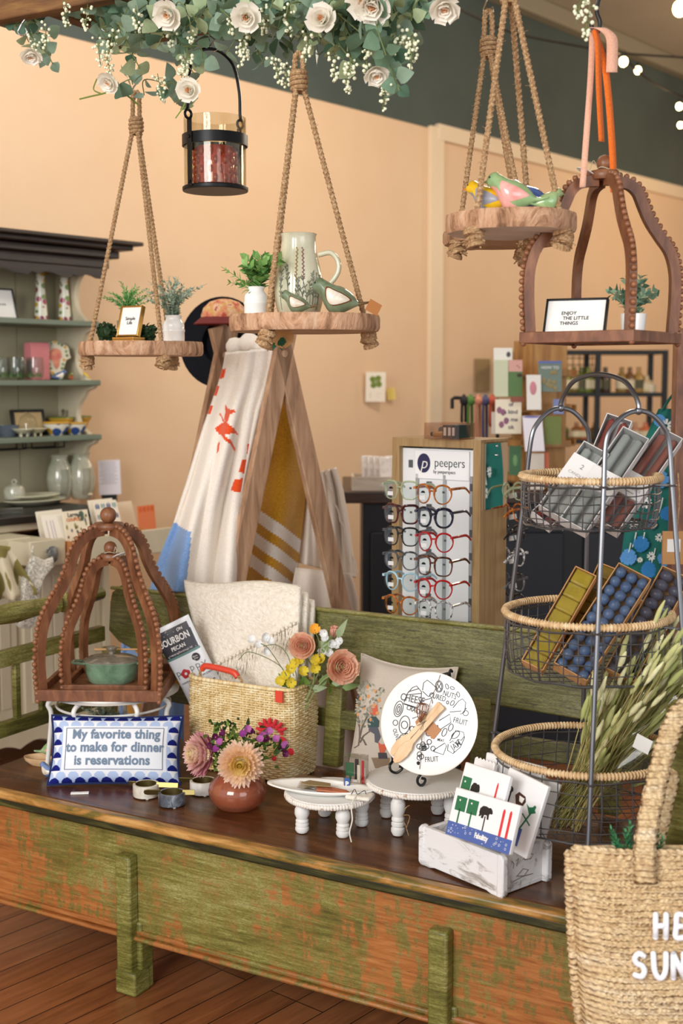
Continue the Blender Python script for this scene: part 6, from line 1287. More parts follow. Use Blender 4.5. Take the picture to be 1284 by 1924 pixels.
stem([fb, W(590, 1280, FY), W(572, 1225, FY)]); stem([fb+V((.01, 0, 0)), W(598, 1290, FY-.02), W(635, 1262, FY-.06)]); stem([fb, W(596, 1270, FY), W(616, 1220, FY), W(626, 1190, FY)])
mb = MB(); Mb = face(W(627, 1188, FY), (.2, -.5, 1)); petals(mb, Mb, 5, .003, .026, .02, 12, .5, 0, -.012); petals(mb, Mb, 5, .004, .024, .02, 22, .5, .6, -.014); mb.build('pink_bud', plain('#eab29e', .6, spec=.2), fl, world=True, smooth=180)
mb = MB()
for px, py, ang in ((596, 1215, .5), (610, 1245, -.4), (585, 1250, .9), (606, 1230, 1.2), (575, 1248, 2.4), (600, 1290, 1.0), (620, 1285, .3), (560, 1288, 2.6), (545, 1291, 2.2), (585, 1295, .2), (632, 1200, 1.1), (640, 1292, .2)):
    mb.cur = rnd.randrange(2); p = W(px, py, FY-.02); mb.leaf(p, (math.cos(ang), -.3, math.sin(ang)), (0, -1, .3), rnd.uniform(.04, .06), .02, .2, .3, 5)
mb.build('leaves', [M_lg, M_lg2], fl, world=True, smooth=180)
def small(px, py, r, m, n=5, Y=FY, nm='yellow_blossom'):
    mb = MB(); petals(mb, face(W(px, py, Y), (rnd.uniform(-.5, .5), -1, rnd.uniform(-.1, .7))), n, r*.08, r, r*.85, 62, .3); return mb.build(nm, m, fl, world=True, smooth=180)
for px, py in ((557, 1248), (568, 1262), (562, 1238), (538, 1270), (545, 1258), (548, 1282), (592, 1255), (604, 1240), (596, 1240), (528, 1280)): small(px, py, .015, M_yf, Y=FY-.03)
small(592, 1184, .016, plain('#e8a93a', .6), 5, FY, 'orange_blossom')
for px, py in ((613, 1200), (622, 1208), (632, 1213), (610, 1188), (604, 1226), (618, 1226), (640, 1206), (487, 1212), (500, 1222), (508, 1206), (475, 1203), (497, 1196)): small(px, py, .0125, M_wf, 5, FY-.02, 'white_blossom')
for pts in (((548, 1284), (520, 1240), (502, 1216), (490, 1209)), ((545, 1284), (525, 1250), (470, 1225), (448, 1240)), ((552, 1270), (540, 1230), (520, 1212), (495, 1214)), ((560, 1285), (555, 1255), (560, 1240)), ((600, 1270), (600, 1210), (593, 1188))): stem([W(x, y, FY-.03) for x, y in pts], .0011, plain('#6f7a4a', .6), 'thin_stem')
mb = MB()
for k in range(30):
    x = rnd.uniform(535, 640); mb.cur = k % 2; mb.leaf(W(x, rnd.uniform(1284, 1296), FY-.02+rnd.uniform(0, .06)), rv(1)+V((0, 0, .6)), rv(1)+V((0, -1, 0)), .03, .015, .2, .2, 4)
mb.build('base_leaves', [leafm('#6f8f3f'), M_lg2], fl, world=True, smooth=180)
# ================================================================ front row: marble cups, vase, stands
M_mw = glaze('white_marble', '#c9c6c0', '#e6e3dd', '#f0eee9', 16, .35); M_mg = glaze('grey_marble', '#2d3138', '#5a616c', '#b0b5bd', 34, .3); M_mb = glaze('bone_marble', '#bdb6a6', '#dcd6c8', '#e9e5da', 30, .45); M_brass = plain('#85774a', .38, .9)
def mcup(label, p, m, hl, hr, rz, r=.0335, h=.033):
    o = thing('marble_cup', label, 'measuring cup', p, rz, 'marble cups with brass handles'); MB().lathe([(0, .003), (r*.97, .003), (r, .006), (r, h-.002), (r*.985, h), (r*.8, h), (r*.8, .01), (0, .01)], 44).build('cup', m, o)
    MB().lathe([(r*.79, h+.0005), (r*.78, .012), (0, .011)], 36, cap0=False).build('brass_lining', M_brass, o)
    for x0, x1 in ((-r*.8, -r-hl), (r*.8, r+hr)):
        mb = MB(); s = 1 if x1 > x0 else -1; L = abs(x1-x0); out = [(0, -.007), (L-.01, -.0085), (L-.002, -.006), (L, 0), (L-.002, .006), (L-.01, .0085), (0, .007)] if hl > .03 and s < 0 else [(0, -.0065), (L, -.0065), (L, .0065), (0, .0065)]
        mb.prism(out, .0022, M4.Translation((x0, -.0, h-.0015)) @ M4.Rotation(0 if s > 0 else PI, 4, 'Z') @ M4.Rotation(R(90)*.6*s*0+R(70), 4, 'X')); mb.build('brass_handle', M_brass, o, bevel=.0006)
    for k in range(3): a = k*2.1+.9; MB().cyl((r*.75*math.cos(a), r*.75*math.sin(a), 0), (r*.75*math.cos(a), r*.75*math.sin(a), .004), .004).build('rubber_foot', M_white, o)
    return o
mcup('bone white marble cup with brass handle, leftmost of the three', G(275, 1496, SZ), M_mb, .012, .05, R(-8)); mcup('dark grey veined marble cup with brass handle in front', G(323, 1512, SZ), M_mg, .036, .024, R(0)); mcup('white marble cup with brass handle beside the glass vase', G(382, 1490, SZ), M_mw, .028, .02, R(-6), .034, .034)
va = thing('flower_vase', 'squat amber glass bud vase with mums and purple flowers', 'vase', G(447, 1516, SZ))
VPR = [(0, 0), (.042, 0), (.05, .003), (.064, .018), (.071, .034), (.0725, .046), (.066, .064), (.048, .082), (.036, .092), (.034, .1)]
M_amb = glass('amber_glass', '#f0c0a8', .03, 2.0, .24, '#dd8f6a'); MB().lathe(VPR+[(.032, .1), (.034, .09), (.062, .062), (.067, .046), (.06, .018), (.04, .006), (0, .006)], 56).build('glass_body', M_amb, va)
MB().lathe([(0, .062), (.0615, .062), (.066, .046), (.059, .019), (.039, .0075), (0, .0072)], 48, cap0=False).build('water', glass('amber_water', '#f2ccb8', .02, 1.15), va)
M_vst = plain('#7a6a1f', .6)
for a, b in (((-.02, -.02), (-.05, -.02)), ((.0, -.03), (-.005, -.05)), ((.02, .0), (.05, -.03)), ((.01, -.02), (.03, -.045)), ((-.015, .01), (-.03, -.045)), ((.015, .01), (.045, -.0))): MB().tube(bez([(a[0]*.7, a[1]*.7, .11), (a[0], a[1], .07), (b[0]*.8, b[1]*.8, .014)], 8), .0026, 6).build('cut_stem', M_vst, va)
vo_ = G(447, 1516, SZ)
def mum(p, d, r, ms, rings, nm):
    M = face(p, d); mb = MB(); k = len(rings)
    for i, (n, r0, L, w, tl, z) in enumerate(rings): mb.cur = min(len(ms)-1, int(i*len(ms)/k)); petals(mb, M, n, r0*r, L*r, w*r, tl, .45, i*.37, z*r, tip=1)
    mb.cur = 0; mb.ball(M @ V((0, 0, r*.36)), r*.2, 10, 7); petals(mb, M, 9, 0, r*.24, r*.13, 4, .4, 0, r*.5)
    return mb.build(nm, ms, va, world=True, smooth=180)
RM = [(12, .02, .30, .17, 6, .46), (18, .08, .34, .18, 14, .42), (24, .16, .38, .18, 24, .34), (26, .24, .44, .19, 36, .24), (28, .3, .50, .2, 50, .14), (30, .34, .56, .21, 66, .02), (30, .36, .6, .22, 82, -.08), (30, .36, .6, .22, 98, -.16)]
mum(W(452, 1434, 3.0), (.02, -1, .12), .060, [petalm('#ffe888', .35), petalm('#ffe6a4', .35), petalm('#ffe0be', .35), petalm('#ffe4d2', .35)], RM, 'peach_chrysanthemum')
mum(W(383, 1417, 3.06), (-.8, -.6, .2), .055, [petalm('#f8e8bc', .3), petalm('#f6dcc2', .3), petalm('#ecc2bc', .3), petalm('#d79aa6', .3)], [(n, r0, L*1.1, w*1.25, min(tl, 86), z) for n, r0, L, w, tl, z in RM], 'pink_dahlia')
M_pur = [petalm('#a3489e', .25), petalm('#c070b4', .25), petalm('#6a2452', .25)]
mb = MB()
for px, py in ((405, 1385), (415, 1395), (398, 1400), (408, 1408), (464, 1370), (470, 1376), (495, 1382), (500, 1388), (490, 1390), (528, 1408), (534, 1415), (537, 1400), (505, 1375), (420, 1380), (520, 1390), (458, 1380)):
    mb.cur = rnd.randrange(3); petals(mb, face(W(px, py, 3.03+rnd.uniform(-.03, .03)), (rnd.uniform(-.6, .6), -1, rnd.uniform(0, 1))), 6, .001, .0105, .008, 58, .3)
mb.build('purple_blossoms', M_pur, va, world=True, smooth=180)
mb = MB(); gl_ = [leafm('#4f6d2c'), leafm('#6f8a3c'), leafm('#33481f')]
for k in range(190):
    px, py = rnd.choice([(rnd.gauss(490, 26), rnd.gauss(1403, 17)), (rnd.gauss(435, 22), rnd.gauss(1392, 14)), (rnd.gauss(415, 10), rnd.gauss(1420, 18))]); mb.cur = rnd.randrange(3); mb.leaf(W(px, py, 3.06+rnd.uniform(-.04, .04)), rv(1)+V((0, -.2, .5)), rv(1)+V((0, -1, 0)), rnd.uniform(.018, .03), .010, .2, .2, 4)
for pts in (((425, 1400), (418, 1378), (412, 1362), (408, 1356)), ((430, 1395), (432, 1370), (428, 1356)), ((440, 1395), (455, 1372), (462, 1362)), ((500, 1400), (525, 1395), (538, 1398)), ((480, 1400), (500, 1380), (512, 1380)), ((470, 1430), (505, 1425), (520, 1418))): mb.cur = 0; mb.tube(bez([W(x, y, 3.05) for x, y in pts], 8), .0013, 5)
for k in range(26): mb.cur = 2; mb.ball(W(rnd.gauss(425, 14), rnd.gauss(1362, 5), 3.05), .0035, 7, 5)
mb.build('purple_flower_foliage', gl_, va, world=True, smooth=180)
# turned leg cake stands
M_ww = NT('whitewashed_wood'); _t = M_ww; _t.link(_t.mix(_t.ramp(_t.noise(11, 6, .7, (1, 4, 4)), [(.6, 0.0), (.72, .6)]), '#e4e3e0', '#b3a491'), _t.b.inputs['Base Color']); _t.set(.55); _t.bump(_t.noise(20, 5), .15, .002); M_ww = _t.m; M_wbead = NT('worn_bead'); _t = M_wbead; _t.link(_t.ramp(_t.noise(120, 2), [(.32, '#b09078'), (.44, '#e6e1d9')]), _t.b.inputs['Base Color']); M_wbead = _t.m
LEG = [(.006, 0), (.012, .002), (.016, .010), (.016, .018), (.012, .022), (.0155, .025), (.0155, .031), (.012, .034), (.015, .037), (.015, .042), (.0125, .046), (.0175, .062), (.017, .078), (.0125, .088), (.0165, .093), (.0165, 1.0)]
def stand(label, p, r, h, angs, rot=0):
    o = thing('cake_stand', label, 'cake stand', p, rot, 'white turned leg cake stands'); MB().lathe([(0, h-.016), (r*.95, h-.016), (r*.97, h-.014), (r*.97, h-.003), (r*.96, h), (0, h)], 64).build('top_board', M_ww, o); mb = MB(); n = int(2*PI*r/.0072)
    for k in range(n): a = 2*PI*k/n; mb.ball((r*.975*math.cos(a), r*.975*math.sin(a), h-.0085), .0056, 8, 6, (1, 1, 1.25))
    mb.build('bead_trim', M_wbead, o, smooth=180)
    for a in angs: pr_ = [(q, z*(h-.016)/.098) for q, z in LEG if z < .1]+[(.0165, h-.015)]; MB().lathe(pr_, 20, M4.Translation((r*.72*math.cos(R(a)), r*.72*math.sin(R(a)), 0))).build('leg', M_ww, o)
    return o
s1 = G(620, 1553, SZ); stand('smaller white bead-edged cake stand with the white tray and spreaders', s1, .105, .088, (-148, -66, 4, 100)); s2 = G(786, 1549, SZ); stand('larger white bead-edged cake stand holding the plate on an easel', s2, .124, .114, (-125, -35, 55, 145))
T1, T2 = SZ+.0883, SZ+.1145
# tray with spreaders
M_cer = plain('#eeece6', .2, var=.03, vs=20)
tr = thing('leaf_dish', 'white oval ceramic dish with pointed ends on the smaller cake stand', 'dish', V((s1.x-.022, s1.y-.015, T1)), R(-13)); out = []
MB().grid(lambda u, v: (lambda a, r: V((.115*r*math.cos(a)*(1+.12*abs(math.cos(a))**6), .052*r*math.sin(a), .002+.016*max(0, r-.55)**1.2*2.2+.0*r)))(u*2*PI, v), 48, 12, closeu=True).build('dish', M_cer, tr, smooth=180, solid=.004)
M_cop = plain('#a5603f', .35, .3, var=.15, vs=60); M_pat = NT('gold_wrap'); _t = M_pat; _w = _t.new('ShaderNodeTexWave'); _w.inputs['Scale'].default_value = 90; _t.link(_t.co(), _w.inputs['Vector']); _t.link(_t.ramp(_w.outputs['Fac'], [(.4, '#5d4c33'), (.6, '#b9a070')]), _t.b.inputs['Base Color']); M_pat = _t.m
for i in range(4):
    d = BD*1.0; p = V((s1.x-.03, s1.y-.022+.007*i, T1+.0075+.0012*i)); o = thing('spreader', ['spreader knife with copper handle, lowest of the bundle on the white dish', 'spreader with copper handle, second in the bundle on the white dish', 'spreader with copper handle, third in the bundle on the white dish', 'spreader with copper handle, topmost of the bundle on the white dish'][i], 'spreader', p, R(-24-4*i), 'copper handled spreaders')
    mb = MB(); mb.tube([(.0, 0, 0), (.085, 0, .003)], [.0035, .0032], 8); mb.build('handle', M_cop, o); mb = MB(); mb.tube([(-.05, 0, .001), (-.03, 0, .001), (0, 0, 0)], [.003, .008, .003], 10, flat=.25); mb.build('blade', M_chrome, o)
o = thing('gift_band', 'patterned brown paper band around the bundle of spreaders', 'band', V((s1.x-.022, s1.y-.02, T1+.02)), R(-26)); MB().prism([(-.045, -.012), (-.02, -.018), (.03, -.006), (.02, .014), (-.035, .014)], .002).build('band', M_pat, o)
o = thing('paper_board', 'thin brown board lying behind the white dish on the smaller cake stand', 'board', V((s1.x-.04, s1.y+.07, T1+.0)), R(-28)); MB().box((0, 0, .003), (.09, .03, .006)).build('board', plain('#6d5136', .7), o)
# box of picks
bxp = V((s1.x+.062, s1.y+.015, T1)); o = thing('pick_box', 'clear box of green, black, white and red picks on the smaller cake stand', 'box', bxp, R(-18)); w, h, d = .05, .078, .035; mb = MB()
for s in (-1, 1): mb.box((s*w/2, 0, h/2), (.0012, d, h)); mb.box((0, s*d/2, h/2), (w, .0012, h))
mb.box((0, 0, h), (w, d, .0012)); mb.build('clear_box', glass('acetate', '#f4f2f0', .03, 1.45), o)
for i, (x, c, h0, h1, ww) in enumerate(((-.014, '#1f6b45', .03, .062, .02), (-.014, '#1f6b45', .004, .03, .005), (.001, '#1a1a1c', .012, .07, .009), (.008, '#e9e3d2', .004, .058, .008), (.017, '#c3232b', .02, .068, .006), (.021, '#d8d4ce', .006, .05, .004), (-.002, '#efece4', .002, .022, .02), (.018, '#c3232b', .004, .03, .008))): MB().box((x, -.004+.003*(i % 3), (h0+h1)/2), (ww, .004, h1-h0)).build('pick', plain(c, .4), o, bevel=.001)
b_ = MB().box((-.0165, -d/2-.001, .014), (.014, .001, .028)).build('blue_label', plain('#355b9c', .5), o); mb = MB(); text('P', .016, fr((-.0165, -d/2-.0018, .014), (1, 0, 0), (0, 0, 1)), mb, bold=.0006); mb.build('label_letter', M_white, o)
# cloth and string at the stand's right rim
o = thing('striped_napkin', 'white striped napkin end with dangling string on the rim of the smaller stand', 'napkin', V((s1.x+.07, s1.y-.06, T1))); MB().box((0, 0, .006), (.06, .045, .011), M4.Rotation(R(-20), 4, 'Z')).build('napkin', glaze('napkin_stripe', '#cfc3ae', '#ece7dc', '#f1ede5', 30, .8), o, bevel=.005); MB().tube(bez([(-.01, -.02, .012), (-.02, -.045, -.002), (-.018, -.058, -.03), (-.024, -.055, -.06), (-.02, -.05, -.085)], 16), .0016, 6).build('string', plain('#e6e0d4', .9), o)
MB().tube(bez([(-.02, -.01, .013), (-.012, -.012, .026), (-.006, -.012, .014), (.01, -.01, .022), (.014, -.008, .013)], 12), .0008, 5).build('black_twine', M_ink, o)
o = thing('jute_tie', 'jute string tied round the front leg of the larger cake stand', 'string', V((s2.x-.045, s2.y-.08, SZ))); mb = MB(); mb.tube(bez([(0, 0, .05), (.01, -.004, .03), (.018, -.006, .004)], 8), .0009, 5); mb.tube(bez([(0, 0, .05), (.02, -.004, .05), (.012, -.006, .02)], 8), .0009, 5); mb.tube(bez([(0, 0, .05), (.012, -.004, .07), (.02, -.006, .076)], 8), .0009, 5); mb.build('jute', M_rope, o)
# plate on easel
PR = .118; plM = fr(W(806, 1359, 2.885), (math.cos(R(-24)), math.sin(R(-24)), 0), (0.10, .28, 1)); plo = W(806, 1359, 2.885)
pla = thing('printed_plate', 'white round plate printed with cheese board words, on a black easel', 'plate', plo, rot=plM.to_euler())
MB().lathe([(0, -.012), (PR*.6, -.012), (PR*.66, -.008), (PR, -.001), (PR, .002), (PR*.97, .0025), (0, .0005)], 72).build('plate', plain('#f3f2ef', .15, spec=.6), pla)
MB().lathe([(PR*.985, .0024), (PR*1.003, .001), (PR*1.003, -.001)], 72, cap0=False).build('tan_rim', plain('#d9c7a4', .3), pla)
def P2(px, py): return onpl(plM, px, py)
M_pk_ = plain('#3c3c40', .5); mb = MB()
def ptext(s, px, py, size, rotd=0, bold=.0001, sx=.75): c = P2(px, py); text(s, size, M4.Translation((c.x, c.y, .0026)) @ M4.Rotation(R(rotd), 4, 'Z'), mb, ext=.0002, bold=bold, sx=sx)
ptext('CHEESE', 776, 1314, .024, -6); ptext('CRACKERS', 786, 1337, .016, -14); ptext('CURED', 823, 1310, .017, -10); ptext('NUTS', 846, 1306, .018, -12); ptext('FRUIT', 866, 1356, .018, -8); ptext('FRUIT', 812, 1427, .017, 10); ptext('JAM', 858, 1401, .02, 40); ptext('OLIVES', 746, 1382, .014, -62); ptext('MEAT', 829, 1391, .009, -6)
mb.build('lettering', M_pk_, pla); mb = MB()
def line(pts, r=.0008, close=False): mb.tube([V((q.x, q.y, .0028)) for q in [P2(x, y) for x, y in pts]], r, 4, close=close)
def ell(px, py, rx, ry, a=0, r=.0008, n=20): line([(px+rx*math.cos(t)*math.cos(a)-ry*math.sin(t)*math.sin(a), py+rx*math.cos(t)*math.sin(a)+ry*math.sin(t)*math.cos(a)) for t in [2*PI*i/n for i in range(n)]], r, True)
line([(760, 1320), (766, 1304), (776, 1292), (784, 1289), (793, 1300), (792, 1321), (786, 1330), (760, 1322)]); line([(763, 1306), (792, 1303)]); line([(768, 1300), (788, 1294)]); line([(758, 1322), (786, 1332)])
line([(795, 1297), (797, 1283), (804, 1278), (812, 1284), (820, 1292), (816, 1301), (806, 1309), (795, 1299)]); ell(826, 1290, 7, 11); ell(826, 1290, 5, 9); line([(822, 1284), (830, 1296)]); line([(830, 1284), (822, 1296)])
ell(841, 1290, 2.5, 5, -.3); ell(851, 1293, 4, 2.5, .4); ell(862, 1305, 2.5, 5, -.2); ell(851, 1321, 3, 5, .6); ell(842, 1320, 2, 3); ell(750, 1332, 8, 15, .25); ell(750, 1333, 5, 10, .25); ell(750, 1333, 2, 6, .25)
line([(852, 1330), (862, 1318), (870, 1313), (876, 1320), (874, 1338), (866, 1342)]); ell(876, 1340, 5, 5); line([(874, 1334), (878, 1330)]); line([(846, 1338), (868, 1336)])
ell(761, 1362, 10, 17, .15); ell(761, 1362, 6, 7); ell(744, 1358, 4.5, 5); ell(757, 1387, 5, 6.5); ell(765, 1383, 4, 5); ell(775, 1370, 4, 5.5)
line([(826, 1354), (846, 1342), (848, 1358), (826, 1372), (823, 1362)]); ell(836, 1376, 4, 8, .4); ell(848, 1367, 4, 7, .4)
line([(846, 1392), (858, 1372), (872, 1376), (874, 1386), (866, 1404), (852, 1416), (842, 1410), (843, 1398)]); line([(846, 1396), (852, 1392), (856, 1397), (862, 1389), (868, 1391), (873, 1384)]); ell(857, 1381, 9, 5, -.7)
for i in range(16): ell(785+rnd.gauss(0, 5)+i*1.8, 1418-i*2.6+rnd.gauss(0, 5), 4.2, 4.6)
line([(815, 1410), (837, 1396), (840, 1402), (834, 1418), (816, 1412)]); line([(776, 1350), (786, 1346), (790, 1362), (778, 1366)]); line([(796, 1316), (812, 1312), (814, 1322)])
mb.build('food_drawings', plain('#3c3c42', .5), pla)
es = thing('plate_easel', 'black wrought iron easel with curled feet holding the plate', 'easel', V((s2.x, s2.y, T2))); bR, bU, bZ = V((plM[0][0], plM[1][0], 0)).normalized(), V((plM[0][1], plM[1][1], plM[2][1])), V((plM[0][2], plM[1][2], plM[2][2]))
def EP(px, py, Y): return W(px, py, Y)
zt_ = T2+.004
def gy(px, py): return G(px, py, zt_)
mb = MB(); f0 = gy(792, 1474); Y0 = f0.y; pts = [EP(787, 1434, Y0+.0), EP(789, 1444, Y0), EP(796, 1450, Y0+.02), EP(790, 1456, Y0), EP(785, 1464, Y0), EP(786, 1472, Y0), EP(792, 1476, Y0), EP(798, 1471, Y0), EP(799, 1464, Y0), EP(792, 1462, Y0)]; mb.tube(bez(pts, 40), .0032, 8); mb.ball(pts[0], .0052, 8, 6); mb.build('scroll_foot', M_black, es, world=True)
mb = MB(); f1 = gy(746, 1452); Y1 = f1.y; pts = [EP(737, 1408, Y1), EP(738, 1422, Y1), EP(738, 1430, Y1+.01), EP(733, 1438, Y1), EP(735, 1448, Y1), EP(745, 1452, Y1), EP(755, 1446, Y1), EP(755, 1441, Y1), EP(750, 1440, Y1)]; mb.tube(bez(pts, 40), .0032, 8); mb.ball(pts[0], .0052, 8, 6); mb.build('scroll_foot', M_black, es, world=True)
back = EP(845, 1264, 2.96); mb = MB(); mb.tube(bez([EP(796, 1450, Y0+.02), EP(806, 1440, 2.93), EP(830, 1330, 2.95), back, back+V((.006, -.006, .004))], 20), .0032, 8); mb.tube(bez([EP(738, 1430, Y1+.01), EP(760, 1420, 2.97), EP(820, 1330, 2.97), back], 20), .0032, 8); mb.tube([back-V((.022, 0, .006)), back], .003, 8); mb.build('back_frame', M_black, es, world=True)
hg = gy(863, 1442); mb = MB(); mb.tube([back, back.lerp(hg, .5), hg], .0032, 8); mb.ball(hg+V((0, 0, .002)), .0055, 8, 6); mb.build('rear_leg', M_black, es, world=True)
M_spat = wood('maple_utensil', '#d6ab78', '#e4c298', '#efd6b4', .5, (6, 6, 2), 4, .04)
def spat(label, p0, p1, off, hd):
    a, b = P2(*p0), P2(*p1); o = thing('wooden_spatula', label, 'spatula', plo+(plM.to_3x3() @ V((0, 0, off)))); d = (b-a); L = d.length; d.normalize(); s = V((-d.y, d.x)); 
    out = [(0, -.004), (.01, -.0105), (.03, -.014), (.05, -.0125), (.062, -.006), (L-.02, -.0058), (L-.003, -.0075), (L, -.005), (L, .005), (L-.003, .0075), (L-.02, .0058), (.062, .006), (.05, .0125), (.03, .014), (.01, .0105), (0, .004)]
    Q = plM.to_3x3().to_4x4() @ M4.Translation((a.x, a.y, 0)) @ M4(((d.x, s.x, 0, 0), (d.y, s.y, 0, 0), (0, 0, 1, 0), (0, 0, 0, 1))); MB().prism(out, .0045, Q).build('spatula', M_spat, o, bevel=.001); return o
spat('lower wooden spatula tied to the front of the printed plate', (738, 1418), (830, 1322), .0045, 0); s_p = spat('upper wooden spatula tied to the front of the printed plate', (745, 1432), (836, 1327), .0105, 0)
o = thing('kraft_tag', 'brown scalloped kraft tag tied to the spatulas on the plate', 'tag', plo+(plM.to_3x3() @ V((0, 0, .0035)))); a = P2(806, 1364); Q = plM.to_3x3().to_4x4() @ M4.Translation((a.x, a.y, 0)) @ M4.Rotation(R(-35), 4, 'Z'); out = [(-.03, .014), (.03, .014), (.03, -.014)]+[(.03-.006*i, -.014-.003*(i % 2)) for i in range(1, 10)]+[(-.03, -.014)]; MB().prism(out, .0008, Q).build('tag', plain('#c08a62', .8), o)
o = thing('mini_whisk', 'small copper wire whisk tied with twine to the plate front', 'whisk', plo+(plM.to_3x3() @ V((0, 0, .012)))); mb = MB(); a, b = P2(793, 1358), P2(801, 1322)
for k in range(5):
    w = (k-2)*.0045; d = (b-a); s = V((-d.y, d.x)).normalized(); pts = [V((q.x, q.y, zz)) for q, zz in ((a, 0), (a+d*.45+s*w*1.3, .002), (a+d*.85+s*w*1.6, .004), (b+s*w*.4, .005), (a+d*.85-s*w*1.2, .007), (a+d*.45-s*w, .006), (a, .002))]; mb.tube([plM.to_3x3() @ p for p in bez(pts, 24)], .0007, 5)
mb.build('wires', plain('#a5745a', .3, .8), o); mb = MB()
for (p, q) in (((795, 1372), (829, 1268)), ((800, 1360), (790, 1445)), ((793, 1352), (806, 1372)), ((788, 1364), (812, 1350)), ((797, 1395), (790, 1360))): mb.tube([plM.to_3x3() @ V((P2(*p).x, P2(*p).y, .004)), plM.to_3x3() @ V((P2(*q).x, P2(*q).y, .001-.008))], .0008, 5)
mb.build('twine', plain('#8f8676', .9), o)
# ================================================================ linen pillow with the tree print
lw_, lh_, lT = .262, .335, .05; lpM = fr((0, 0, 0), (math.cos(R(-24)), math.sin(R(-24)), -.045), (-.13, .30, 1)); lpo = W(738, 1500, 3.165); lpo.z = SZ+.002
lp = thing('linen_pillow', 'natural linen pillow embroidered with an orange tree and animals, behind the plate', 'pillow', lpo, rot=lpM.to_euler())
M_lp = cloth('natural_linen', '#d3c9bc', '#bfb4a6', 700, .3)
def lq(x, y, off=0): q = cush(x/lw_+.5, y/lh_, lw_, lh_, lT, .09); return V((q.x, q.y+lh_/2, q.z+off))
MB().grid(lambda u, v: lq((u-.5)*lw_, v*lh_), 60, 70).build('front', M_lp, lp, smooth=180); MB().grid(lambda u, v: (lambda q: V((q.x, q.y, -q.z*.7)))(lq((u-.5)*lw_, v*lh_)), 40, 40).build('back', M_lp, lp, smooth=180)
mb = MB(); mb.tube([cush(u, v, lw_*1.01, lh_*1.01, 0, .09)+V((0, lh_/2, 0)) for u, v in edge], .0028, 6, close=True); mb.build('seam', M_lp, lp)
lM = M4.Translation(lpo) @ lpM @ M4.Translation((0, 0, .035))
def L2_(px, py): q = onpl(lM, px, py); return (q.x, q.y)
def lline(mb, pts, r=.0007, close=False): mb.tube([lq(*L2_(x, y), .0008) for x, y in pts], r, 4, close=close)
mb = MB(); T_ = [[(660, 1405), (672, 1400), (674, 1385), (672, 1360), (664, 1340)], [(674, 1388), (680, 1365), (692, 1345)], [(676, 1395), (684, 1382), (700, 1372)], [(672, 1365), (660, 1352), (652, 1345)], [(690, 1400), (684, 1390), (676, 1385)]]
for P in T_:
    for k in range(3): lline(mb, [(x+k*1.4-1.4, y) for x, y in P], .0009)
mb.build('tree_trunk_print', plain('#7d7066', .9), lp); mb = MB(); mc = MB()
for k in range(230):
    a, q = rnd.uniform(0, 2*PI), math.sqrt(rnd.random()); x, y = 689+38*q*math.cos(a), 1322+42*q*math.sin(a)
    if x > 722 or (712 < x and y > 1330): continue
    c = lq(*L2_(x, y), .0006); mb.cur = k % 3; mb.leaf(c, V((rnd.uniform(-1, 1), rnd.uniform(-.6, 1), 0)), V((0, 0, 1)), rnd.uniform(.009, .014), .0055, .1, .05, 3)
mb.build('tree_leaf_print', [plain('#9c9d8c', .9), plain('#b6b09c', .9), plain('#77786c', .9)], lp)
for k, (x, y) in enumerate(((708, 1298), (716, 1316), (684, 1330), (706, 1325), (700, 1352), (678, 1360), (666, 1342), (693, 1308), (673, 1312), (713, 1340), (690, 1290), (655, 1325))): c = lq(*L2_(x, y), .0006); mc.ball(c, .0052, 8, 5, (1, 1, .25))
mc.build('orange_fruit_print', plain('#dd9c66', .9), lp)
def lpoly(P, c, nm, off=.0012): mb = MB(); q = [lq(*L2_(x, y), off) for x, y in P]; mb.add(q+[sum(q, V((0, 0, 0)))/len(q)+V((0, 0, .0004))], [(i, (i+1) % len(q), len(q)) for i in range(len(q))]); mb.build(nm, plain(c, .9), lp)
lpoly([(653, 1306), (656, 1296), (665, 1295), (668, 1304), (668, 1318), (662, 1327), (655, 1322)], '#6f6a66', 'owl_print')
lpoly([(697, 1324), (700, 1330), (708, 1330), (712, 1322), (714, 1336), (708, 1346), (700, 1346), (696, 1336)], '#d4674a', 'fox_head_print'); lpoly([(692, 1352), (698, 1346), (710, 1346), (717, 1354), (716, 1366), (694, 1367)], '#3f5656', 'fox_sweater_print'); lpoly([(696, 1366), (714, 1366), (720, 1384), (714, 1396), (708, 1394), (708, 1378), (702, 1376), (695, 1372)], '#5b5d66', 'fox_trousers_print')
lpoly([(714, 1392), (718, 1398), (726, 1398), (729, 1392), (730, 1406), (726, 1414), (717, 1414)], '#d0644a', 'second_fox_print'); lpoly([(714, 1414), (730, 1414), (732, 1426), (714, 1426)], '#4a474b', 'second_fox_coat_print'); lpoly([(700, 1424), (736, 1424), (733, 1446), (706, 1446)], '#8f7a63', 'basket_print', .0009)
mb = MB()
for (px, py) in ((692, 1452), (695, 1458), (697, 1450)): lline(mb, [(695, 1466), (px, py)], .0006)
mb.build('grass_print', plain('#6d7a52', .9), lp)
